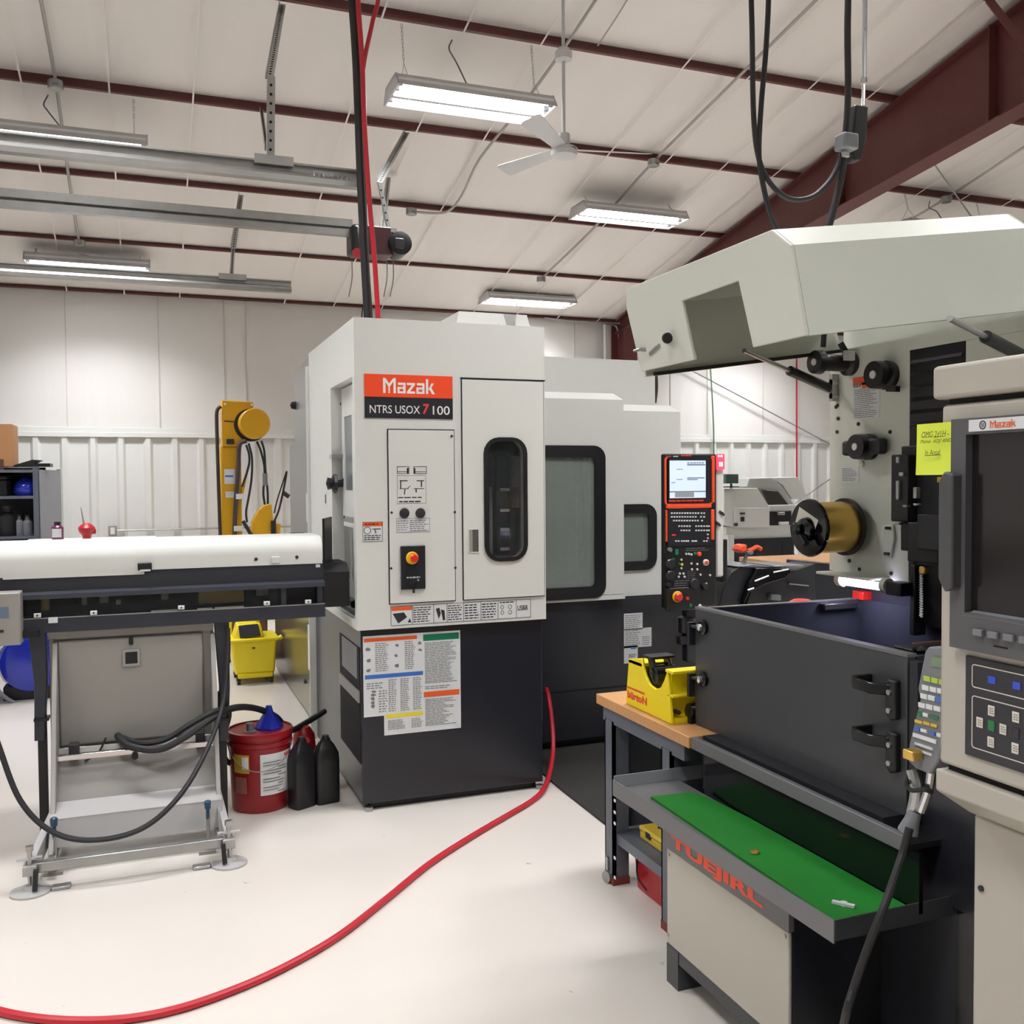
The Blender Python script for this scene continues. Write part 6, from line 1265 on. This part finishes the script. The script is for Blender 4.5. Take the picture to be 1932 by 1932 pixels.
# ================================================================== things along the back wall, left
# steel shelf unit
sh_ = thing('shelf_unit', 'dark steel shelf unit by the wall at the far left, loaded with supplies', 'shelf', (-1.4, 10.2, 0))
YS_ = 9.8; xp = PY(72, 950, YS_).x; xl_ = -2.2; ztp = PY(70, 880, YS_).z
for x in (xp-.04, xl_):
    for y in (YS_, YS_+.62): MB().box(x, x+.05, y, y+.004, 0, ztp).box(x+.046, x+.05, y, y+.05, 0, ztp).build('post', 'charcoal_light' if False else 'bench_grey', sh_, smooth=False)
qe = PY(113, 900, YS_+.62); MB().ext([(xp+.012, YS_+.002, .05), (qe.x, YS_+.62, .05), (qe.x, YS_+.62, ztp-.03), (xp+.012, YS_+.002, ztp-.03)], (.006, 0, 0)).build('side_sheet', mat('shelf_side', (142, 146, 156), .3, metal=.3), sh_, smooth=False)
MB().box(xl_, xp+.01, YS_+.62, YS_+.63, .05, ztp).build('back_sheet', 'charcoal_dull', sh_, smooth=False)
zsh = [ztp-.03, PY(30, 936, YS_).z, PY(30, 1012, YS_).z, .55, .15]
for z in zsh: MB().box(xl_, xp+.0, YS_+.004, YS_+.62, z-.025, z).build('shelf_board', 'bench_grey', sh_, smooth=False)
cbx = thing('cardboard_box', 'brown cardboard box on top of the shelf at the left photo edge', 'box', (-1.4, 10.1, ztp))
p = PY(23, 800, YS_+.1); MB().box(p.x-.4, p.x, YS_+.1, YS_+.5, ztp, p.z).build('carton', 'cardboard', cbx, bevel=.004); MB().box(p.x-.4, p.x, YS_+.28, YS_+.32, p.z, p.z+.002).build('tape', 'dirty_yellow', cbx)
k = PY(2, 850, YS_+.1); MB().box(k.x-.1, k.x+.02, YS_+.098, YS_+.1, k.z-.2, k.z-.08).build('box_print', 'brown_wood', cbx)
k = PY(52, 878, YS_+.2); tag(MB().box(k.x-.05, k.x+.2, YS_+.1, YS_+.4, ztp, ztp+.03).ext([(k.x-.15, YS_+.12, ztp), (k.x+.0, YS_+.12, ztp), (k.x+.12, YS_+.12, ztp+.06), (k.x+.05, YS_+.12, ztp+.065)], (0, .25, 0)).build('flat_pack', 'black'), 'flat black pack lying on top of the shelf unit', 'pack')
bb_ = PY(55, 918, YS_+.1); tag(MB().lathe((bb_.x-.02, YS_+.2, zsh[1]), (0, 0, 1), [(0, .1), (.04, .13), (.12, .11), (.17, .05), (.18, 0)], 12).build('blue_bag', 'blue', angle=50), 'crumpled blue bag on the upper board of the shelf unit', 'bag')
for px, r_, h_, lb in ((15, .09, .28, 'dark canister on the middle board at the left photo edge'), (35, .05, .2, 'clear bottle on the middle board nearest the dark canister'), (52, .045, .19, 'clear bottle on the middle board of the shelf nearest the post')):
    q = PY(px, 1000, YS_+.15); t = thing('bottle', lb, 'bottle', (q.x, YS_+.15, zsh[2]), group='bottles on the shelf unit')
    MB().lathe((q.x, YS_+.15, zsh[2]), (0, 0, 1), [(0, r_*.95), (.01, r_), (h_*.65, r_), (h_*.8, r_*.45), (h_*.92, r_*.42)], 14).build('body', 'plastic_grey' if px > 20 else 'black', t); MB().cyl((q.x, YS_+.15, zsh[2]+h_*.9), (q.x, YS_+.15, zsh[2]+h_), r_*.5, n=12).build('cap', 'ink', t)
q = PY(20, 900, YS_+.2); bcs = thing('black_case', 'black case on the upper board of the shelf unit', 'case', (q.x-.15, YS_+.3, zsh[1]))
MB().box(q.x-.35, q.x-.02, YS_+.12, YS_+.5, zsh[1]+.001, zsh[1]+.15).build('body', 'black', bcs, bevel=.01); MB().box(q.x-.355, q.x-.015, YS_+.115, YS_+.505, zsh[1]+.15, zsh[1]+.19).build('lid', 'black', bcs, bevel=.012); MB().tube([(q.x-.25, YS_+.12, zsh[1]+.13), (q.x-.24, YS_+.09, zsh[1]+.13), (q.x-.13, YS_+.09, zsh[1]+.13), (q.x-.12, YS_+.12, zsh[1]+.13)], .008, 6).build('handle', 'ink', bcs)
# table behind the feeder with two small containers
qq = PY(107, 940, YS_+.55); MB().box(qq.x, qq.x+.03, YS_+.6, YS_+.64, .05, ztp-.02).build('post', 'bench_grey', sh_)
tb = thing('supply_table', 'low white table hidden behind the feeder, carrying two small containers', 'table', (-.45, 8.65, 0))
zt_ = PY(165, 1019, 8.5).z
MB().box(-.95, .05, 8.4, 8.9, zt_-.03, zt_).build('table_top', 'white_paint', tb, bevel=.004)
for x in (-.93, .0):
    for y in (8.42, 8.84): MB().box(x, x+.04, y, y+.04, 0, zt_-.03).build('leg', 'steel', tb)
q = PY(109, 1019, 8.5); t = thing('spray_bottle', 'magenta bottle with dark cap on the table beside the shelf', 'bottle', (q.x, 8.5, zt_))
MB().lathe((q.x, 8.5, zt_), (0, 0, 1), [(0, .04), (.01, .045), (.11, .045), (.125, .03)], 16).build('body', 'bottle_magenta', t); MB().cyl((q.x, 8.5, zt_+.12), (q.x, 8.5, zt_+.155), .025, n=12).build('cap', 'black', t); wrap('label', V((q.x, 8.5, 0)), .0456, -2.6, -.8, zt_+.03, zt_+.1, 'sticker', t)
q = PY(164, 1019, 8.5); t = thing('oil_can', 'red oil can with thin upright spout on the table', 'can', (q.x, 8.5, zt_))
MB().lathe((q.x, 8.5, zt_), (0, 0, 1), [(0, .03), (.04, .035), (.07, .06), (.1, .066), (.12, .05), (.14, .02)], 16).build('body', 'red', t); MB().cyl((q.x-.02, 8.5, zt_+.13), (q.x-.04, 8.5, zt_+.27), .008, .003, n=8).build('spout', 'steel', t); MB().box(q.x+.02, q.x+.07, 8.48, 8.52, zt_+.05, zt_+.09).build('trigger', 'red', t, bevel=.006)
# yellow jib crane column
YC_ = 11.3
cr = thing('jib_crane', 'yellow steel crane post with round hub and black cables by the back wall', 'crane', (PY(440, 900, YC_).x, YC_+.1, 0))
def cp(x, y, Y=YC_): return PY(390+x/6.44, 740+y/6.44, Y)
xl, xr2 = cp(172, 1000).x, cp(400, 1000).x
MB().box(xl, xr2+.02, YC_, YC_+.24, 0, cp(200, 650).z).build('post', 'crane_yellow', cr, bevel=.02)
A, B = cp(180, 97), cp(572, 660); MB().ext([(A.x, YC_-.03, A.z), (B.x, YC_-.03, cp(572, 120).z), (B.x, YC_-.03, cp(572, 330).z), (cp(400, 600).x, YC_-.03, B.z), (A.x, YC_-.03, B.z)], (0, .3, 0)).build('head_plate', 'crane_yellow', cr, bevel=.01)
c = cp(565, 390); MB().lathe((c.x, YC_-.2, c.z), (0, 1, 0), [(0, .0), (0, .16), (.01, .17), (.18, .175), (.2, .18)], 32).build('hub_drum', 'crane_yellow', cr)
MB().lathe((c.x-.03, YC_-.04, c.z-.01), (0, 1, 0), [(0, .185), (.05, .19)], 32).build('hub_ring', 'black', cr)
MB().tube([cp(170, 170, YC_-.02), cp(125, 230, YC_-.02), cp(122, 420, YC_-.02), cp(140, 1000, YC_-.02), cp(165, 1760, YC_-.02)], .02, 8).build('side_conduit', mat('dark_brown', (52, 38, 30), .5), cr)
MB().bar(cp(212, 350, YC_-.04), cp(335, 358, YC_-.04), .012, .012).build('pin', 'ink', cr)
k = cp(285, 600, YC_-.04); MB().box(k.x-.04, k.x+.04, YC_-.06, YC_-.03, k.z-.03, k.z+.03).build('switch', 'ink', cr, bevel=.006)
for x, y in ((222, 143), (546, 152)): k = cp(x, y, YC_-.035); MB().cyl(k, k+V((0, .02, 0)), .014, n=8).build('bolt_hole', 'sticker', cr)
MB().tube([cp(480, 590, YC_-.08), cp(400, 640, YC_-.06), cp(385, 900, YC_-.05), cp(362, 1200, YC_-.05), cp(345, 1500, YC_-.05), cp(335, 1790, YC_-.05)], .026, 8).build('main_cable', mat('cable_brown', (66, 54, 54), .5), cr)
for pts in ([(480, 640), (515, 760), (510, 900), (430, 1150)], [(510, 620), (550, 800), (545, 1050), (510, 1280), (480, 1450), (490, 1580)], [(610, 600), (660, 720), (700, 900), (700, 1050), (690, 1250), (730, 1450), (790, 1540)], [(665, 590), (700, 720), (715, 950), (740, 1200), (750, 1420), (800, 1560)]):
    MB().tube([cp(x, y, YC_-.1) for x, y in pts], .013, 7).build('cable', 'rubber', cr)
k = cp(710, 1060, YC_-.1); MB().cyl(k-V((0, 0, .07)), k+V((0, 0, .07)), .03, n=10).build('cable_clamp', 'plastic_grey', cr)
MB().ext([cp(425, 1180), cp(515, 830), cp(520, 900), cp(425, 1330)], (0, .05, 0)).build('brace', 'crane_yellow', cr, bevel=.005)
MB().ext([cp(545, 1745, YC_-.15), cp(548, 1580, YC_-.15), cp(630, 1430, YC_-.15), cp(695, 1370, YC_-.15), cp(785, 1352, YC_-.15), cp(820, 1600, YC_-.15), cp(910, 1600, YC_-.15), cp(880, 1760, YC_-.15)], (0, .12, 0)).build('jaw_casting', 'crane_yellow', cr, bevel=.012)
MB().box(cp(545, 1750).x, cp(880, 1750).x, YC_-.15, YC_+.2, .6, cp(545, 1750).z).build('jaw_arm', 'crane_yellow', cr, bevel=.01)
MB().tube([cp(820, 1470, YC_-.2), cp(860, 1300, YC_-.2), cp(970, 960, YC_-.2)], .008, 6).tube([cp(810, 1590, YC_-.2), cp(880, 1420, YC_-.2), cp(950, 1100, YC_-.2), cp(972, 960, YC_-.2)], .012, 6).tube([cp(810, 1560, YC_-.2), cp(815, 1720, YC_-.2)], .03, 8).build('lever_rods', 'black', cr)
MB().cyl(cp(930, 1220, YC_-.2), cp(1000, 1270, YC_-.2), .025, n=10).build('lever_grip', 'ink', cr); MB().bar(cp(440, 1565, YC_-.2), cp(550, 1750, YC_-.2), .03, .04).build('hand_lever', 'ink', cr)
for x0, y0, x1, y1 in ((212, 935, 345, 1115), (228, 1205, 345, 1280)): a, b = cp(x0, y0), cp(x1, y1); lbk = MB().box(a.x, b.x, YC_-.006, YC_-.002, b.z, a.z).build('label', 'sticker', cr)
a, b = cp(222, 1010), cp(322, 1030); MB().box(a.x, b.x, YC_-.009, YC_-.006, b.z, a.z).build('label_print', 'blue_print', cr)
for x0, y0 in ((355, 1235), (330, 1625)): a = cp(x0, y0, YC_-.09); MB().box(a.x, a.x+.1, YC_-.09, YC_-.085, a.z-.06, a.z).build('cable_tag', 'sticker', cr)
# mop bucket on castors
YM = 7.75
mo = thing('mop_bucket', 'yellow mop bucket with black wringer pad on castors under the feeder', 'mop bucket', (PY(480, 1270, YM).x, YM+.15, 0))
def mp(x, y, Y=YM): return PY(390+0+x, y, Y)
a0, a1 = PY(437, 1230, YM), PY(523, 1230, YM); zb_, zt_ = .075, PY(480, 1206, YM).z
xc_ = (a0.x+a1.x)/2; hw_ = (a1.x-a0.x)/2
MB().ext([(xc_-hw_*.86, YM+.02, zb_), (xc_+hw_*.9, YM+.02, zb_), (xc_+hw_*1.02, YM, zt_), (xc_-hw_*1.02, YM, zt_)], (0, .34, 0)).build('tub', 'yellow', mo, bevel=.02, seg=3)
MB().box(xc_-hw_*1.08, xc_+hw_*1.1, YM-.012, YM+.37, zt_-.02, zt_+.006).build('rim', 'yellow', mo, bevel=.008)
MB().cyl((xc_+hw_*1.1, YM+.02, zt_-.01), (xc_+hw_*1.25, YM+.02, zt_+.005), .02, n=10).build('pour_spout', 'yellow', mo)
zz = PY(480, 1178, YM).z
MB().ext([(xc_-hw_*.9, YM+.04, zt_), (xc_+hw_*.45, YM+.04, zt_), (xc_+hw_*.35, YM+.08, zz-.01), (xc_-hw_*.7, YM+.08, zz-.01)], (0, .2, 0)).build('wringer_frame', 'yellow', mo, bevel=.01)
MB().ext([(xc_-hw_*.62, YM+.03, zt_+.01), (xc_+hw_*.3, YM+.03, zt_+.02), (xc_+hw_*.2, YM+.06, zz-.005), (xc_-hw_*.66, YM+.06, zz-.012)], (0, -.01, .003)).build('wringer_pad', 'charcoal_dull', mo, bevel=.004)
MB().bar((xc_+hw_*.4, YM+.2, zt_), (xc_+hw_*.15, YM+.2, zt_+.22), .03, .03).build('wringer_handle', 'yellow', mo, bevel=.005); MB().bar((xc_-hw_*.9, YM+.3, zt_), (xc_-hw_*.9, YM+.3, zt_+.2), .04, .02).build('wringer_post', 'yellow', mo, bevel=.005)
MB().box(xc_-hw_*.1, xc_+hw_*.02, YM-.006, YM+.004, zt_-.075, zt_-.065).build('moulded_mark', 'ink', mo)
for x in (xc_-hw_*.7, xc_+hw_*.75):
    for y in (YM+.03, YM+.33):
        o = MB().cyl((x-.012, y, .028), (x+.012, y, .028), .028, n=14).build('castor_wheel', 'black', mo); MB().box(x-.016, x+.016, y-.015, y+.02, .03, .08).build('castor_fork', 'ink', mo)
MB().box(xc_-hw_*.75, xc_+hw_*.8, YM-.0, YM+.03, .05, .085).build('base_bar', 'yellow', mo, bevel=.006)
# brown cabinet behind it
bc = thing('wooden_cabinet', 'low dark brown wooden cabinet behind the mop bucket', 'cabinet', (.95, 9.1, 0))
MB().box(.62, .97, 8.75, 9.3, .06, .8).build('carcass', 'brown_wood', bc, bevel=.004); MB().box(.64, .95, 8.735, 8.75, .1, .42).box(.64, .95, 8.735, 8.75, .44, .78).build('door', 'brown_wood', bc, bevel=.003); MB().box(.63, .96, 8.78, 9.3, 0, .06).build('plinth', 'black', bc); MB().cyl((.9, 8.725, .4), (.9, 8.735, .4), .015, n=10).build('knob', 'steel', bc)
MB().box(.60, .99, 8.74, 9.32, .8, .82).build('top', 'brown_wood', bc, bevel=.003)
# blue drum with hoop under the left end of the feeder
YU = PZ(55, 1322, 0).y
bd = thing('blue_drum', 'glossy blue drum with a grey hoop behind the left feeder leg', 'drum', (PY(48, 1280, YU).x, YU+.2, .0))
def up_(x, y, Y=YU): return PY(x, y, Y)
c = up_(58, 1252); r_ = (up_(58, 1190)-up_(58, 1312)).length/2
MB().lathe((c.x, YU, c.z), (0, 1, 0), [(0, r_*.55), (.02, r_*.86), (.06, r_*.95), (.35, r_*.95), (.4, r_*.8)], 28).build('drum_body', 'blue', bd)
k = MB(); n = 28; hp_ = [(c.x+.02+r_*1.15*math.cos(t), YU-.03, c.z-.02+r_*1.2*math.sin(t)) for t in [math.radians(60+230*j/n) for j in range(n+1)]]
k.tube(hp_, .014, 8, sub=2).build('hoop', 'plastic_grey', bd)
MB().box(c.x-r_*.8, c.x+r_*.7, YU+.04, YU+.34, .0, max(.04, c.z-r_*.7)).build('cradle', 'black', bd, bevel=.01)
MB().lathe((c.x, YU-.002, c.z), (0, -1, 0), [(0, r_*.5), (.01, r_*.3), (.012, 0)], 20).build('end_cap', 'blue', bd)
q = up_(-52, 1215, 7.6); bcr = thing('blue_crate', 'dark blue crate on the floor at the left photo edge', 'crate', (q.x-.165, 7.7, 0)); zc_ = q.z+.05
MB().ext([(q.x-.33, 7.5, 0), (q.x, 7.5, 0), (q.x+.02, 7.5, zc_), (q.x-.35, 7.5, zc_)], (0, .4, 0)).build('body', 'blue', bcr, bevel=.02)
MB().box(q.x-.37, q.x+.04, 7.48, 7.92, zc_-.03, zc_+.005).build('rim', 'blue', bcr, bevel=.008); MB().box(q.x-.22, q.x-.11, 7.478, 7.5, zc_-.09, zc_-.06).build('hand_hole', 'black', bcr, bevel=.006)
# ================================================================== background at the right
YG = 8.2
w2 = thing('small_lathe', 'smaller white lathe with sloping hood in the background at the right', 'machine', (6.3, 8.7, 0))
def gp(x, y, Y=YG): return PY(1340+x/5.367, 860+y/5.367, Y)
def gbox(x0, y0, x1, y1, d, name, m, Y=YG, bev=.006, par=None): a, b = gp(x0, y0, Y), gp(x1, y1, Y); return MB().box(a.x, b.x, Y, Y+d, b.z, a.z).build(name, m, par or w2, bevel=bev)
def gext(pts, d, name, m, Y=YG, bev=.006, par=None): return MB().ext([gp(x, y, Y) for x, y in pts], (0, d, 0)).build(name, m, par or w2, bevel=bev)
gext([(140, 330), (480, 325), (600, 520), (600, 725), (245, 725), (140, 700)], .6, 'headstock_cover', 'door_white')
a = gp(245, 525); gext([(245, 525), (600, 525), (600, 725), (245, 725)], .02, 'headstock_door', 'door_white', YG-.02)
gbox(310, 575, 355, 592, .02, 'vent', 'ink', YG-.04, .002); gbox(318, 618, 350, 665, .03, 'handle', 'ink', YG-.04); gbox(255, 680, 283, 712, .03, 'lock', 'ink', YG-.04)
gext([(370, 315), (395, 228), (620, 222), (720, 300), (870, 520), (600, 520), (510, 330)], .5, 'hood', mat('hood_grey', (176, 176, 172), .4), YG+.15)
gext([(620, 222), (880, 215), (925, 275), (990, 440), (830, 440), (740, 300)], .6, 'hood_end', 'door_white', YG+.2)
gext([(520, 340), (690, 360), (800, 500), (600, 500)], .02, 'hood_window', mat('hood_glass', (60, 58, 54), .15), YG+.12)
gbox(600, 500, 870, 715, .3, 'guard', 'door_white', YG+.06); gbox(610, 560, 825, 705, .02, 'spindle_opening', 'black', YG+.04); gbox(690, 570, 760, 600, .03, 'chuck', 'steel', YG+.02); gbox(710, 670, 800, 700, .04, 'slide', 'sticker', YG+.01)
gbox(160, 715, 880, 900, .7, 'bed', 'door_white', YG+.04)
a_, b_ = gp(245, 845, YG), gp(860, 900, YG); MB().box(a_.x, b_.x, YG+.02, YG+.62, 0, a_.z).build('stand', 'charcoal', w2); gext([(740, 845), (870, 1010), (870, 1300), (740, 1300)], .4, 'stand_end', 'charcoal', YG+.01)
gbox(180, 800, 245, 1080, .5, 'leg_cover', 'door_white', YG+.0)
k = MB(); 
gbox(160, 185, 288, 280, .05, 'readout', mat('readout', (70, 92, 84), .2), YG-.1); gbox(150, 310, 300, 320, .08, 'readout_arm', 'ink', YG-.08); gbox(215, 280, 225, 330, .03, 'readout_post', 'ink', YG-.06)
# drops on the right wall
cable('air_hose', [PY(1503, 600, YW-.05), PY(1503, 760, YW-.05), PY(1503, 905, YW-.05)], .012, 'hose_red', 'red air hose hanging straight down behind the small white lathe', 'hose')
cable('green_cable', [PY(1336, 640, YW-.05), PY(1342, 720, YW-.05), PY(1346, 800, YW-.05), PY(1347, 865, YW-.05)], .011, mat('green_wire', (96, 128, 100), .5), 'green cable hanging above the operator panel')
cable('wall_strap', [PY(1236, 690, YW-.03), PY(1238, 730, YW-.03), PY(1235, 760, YW-.03)], .03, mat('strap_brown', (70, 58, 52), .6), 'dark strap hanging on the wall between the lathe and the raised hood')
cable('wall_pipe', [PY(1141, 612, YW-.1), PY(1142, 700, YW-.1)], .02, 'liner', 'white pipe on the upper back wall next to the red column', 'pipe'); 
cable('drop_conduit', [PY(1027, 600, YW-.05), PY(1090, 607, YW-.05), PY(1150, 612, YW-.05), PY(1166, 625, YW-.05), PY(1170, 690, YW-.05)], .012, 'galv', 'thin conduit along the eave bending down beside the red column', 'conduit')
# maple table with leaf behind the spool
gt_ = thing('side_table', 'tan wooden table top behind the brass wire spool', 'table', (4.6, 6.4, 0))
YT = 6.2; a, b = PY(1478, 1046, YT), PY(1600, 1062, YT); zt_ = PY(1520, 1062, YT-.1).z
MB().box(a.x, b.x+.5, YT-.1, YT+.6, zt_-.04, zt_).build('top', 'wood', gt_, bevel=.004)
for x in (a.x+.03, b.x+.4):
    for y in (YT-.05, YT+.5): MB().box(x, x+.05, y, y+.05, 0, zt_-.04).build('leg', 'charcoal', gt_)
MB().box(a.x+.02, b.x+.45, YT+.2, YT+.22, .1, zt_-.04).build('modesty_panel', 'black', gt_)
# black chip conveyor between the panel and the wire machine
ch = thing('chip_conveyor', 'black glossy chip conveyor chute rising behind the wire machine tank', 'conveyor', (3.4, 4.6, 0))
YH = 4.75
def hp2(x, y, Y=YH): return PY(1340+x/5.367, 860+y/5.367, Y)
def hext(pts, d, name, m, Y=YH, bev=.006): return MB().ext([hp2(x, y, Y) for x, y in pts], (0, d, 0)).build(name, m, ch, bevel=bev)
hext([(80, 1560), (130, 1350), (210, 1180), (290, 1120), (480, 1130), (430, 1220), (350, 1480), (340, 1600)], .26, 'chute_side', 'charcoal')
hext([(270, 1122), (430, 1095), (640, 1125), (480, 1140)], .3, 'chute_top', mat('dull_steel', (140, 142, 148), .3, metal=.5), YH-.01)
hext([(480, 1135), (800, 1140), (820, 1180), (760, 1240), (560, 1300), (400, 1380), (340, 1510), (345, 1470), (400, 1280)], .35, 'chute_flap', 'black_gloss', YH-.04)
hext([(640, 1110), (960, 1105), (940, 1130), (640, 1130)], .3, 'chute_ledge', 'grey_cab', YH-.02)
hext([(430, 1300), (1060, 1090), (1070, 1500), (350, 1560)], .22, 'chute_body', 'charcoal_dull', YH+.06)
hext([(800, 1290), (1000, 1310), (1000, 1322), (800, 1302)], .02, 'chute_edge', 'steel', YH+.04, .001)
hext([(615, 1400), (720, 1410), (720, 1470), (615, 1460)], .04, 'chute_pad', 'plastic_grey', YH+.03)
hext([(1060, 1080), (1240, 1090), (1500, 1200), (1700, 1300), (1700, 1600), (1060, 1540)], .3, 'rear_guard', 'charcoal', YH+.3)
for x0, y0, x1, y1 in ((640, 1180, 790, 1150), (450, 1270, 590, 1215), (380, 1360, 440, 1340)): MB().tube([hp2(x0, y0, YH-.06), hp2(x1, y1, YH-.06)], .005, 6, smooth=False).build('flap_highlight', 'steel', ch)  # pale bars stand in for highlights on the glossy flap
ol = thing('swan_neck_nozzle', 'orange-headed flexible nozzle on a grey stem above the chip conveyor', 'nozzle', hp2(280, 1120))
MB().tube([hp2(275, 1122, YH+.1), hp2(330, 1080, YH+.1), hp2(370, 1010, YH+.1), hp2(400, 985, YH+.1)], .01, 8).build('stem', 'plastic_grey', ol)
MB().ext([hp2(x, y, YH+.06) for x, y in ((285, 960), (320, 900), (375, 895), (380, 965), (340, 990))], (0, .08, 0)).build('shade', 'orange', ol, bevel=.01)
MB().tube([hp2(380, 965, YH+.1), hp2(430, 945, YH+.1), hp2(470, 925, YH+.1), hp2(515, 945, YH+.1)], .014, 8).build('spout', 'orange', ol); MB().ext([hp2(x, y, YH+.08) for x, y in ((370, 965), (440, 965), (445, 990), (410, 1010), (375, 985))], (0, .04, 0)).build('joint', 'plastic_grey', ol, bevel=.005)
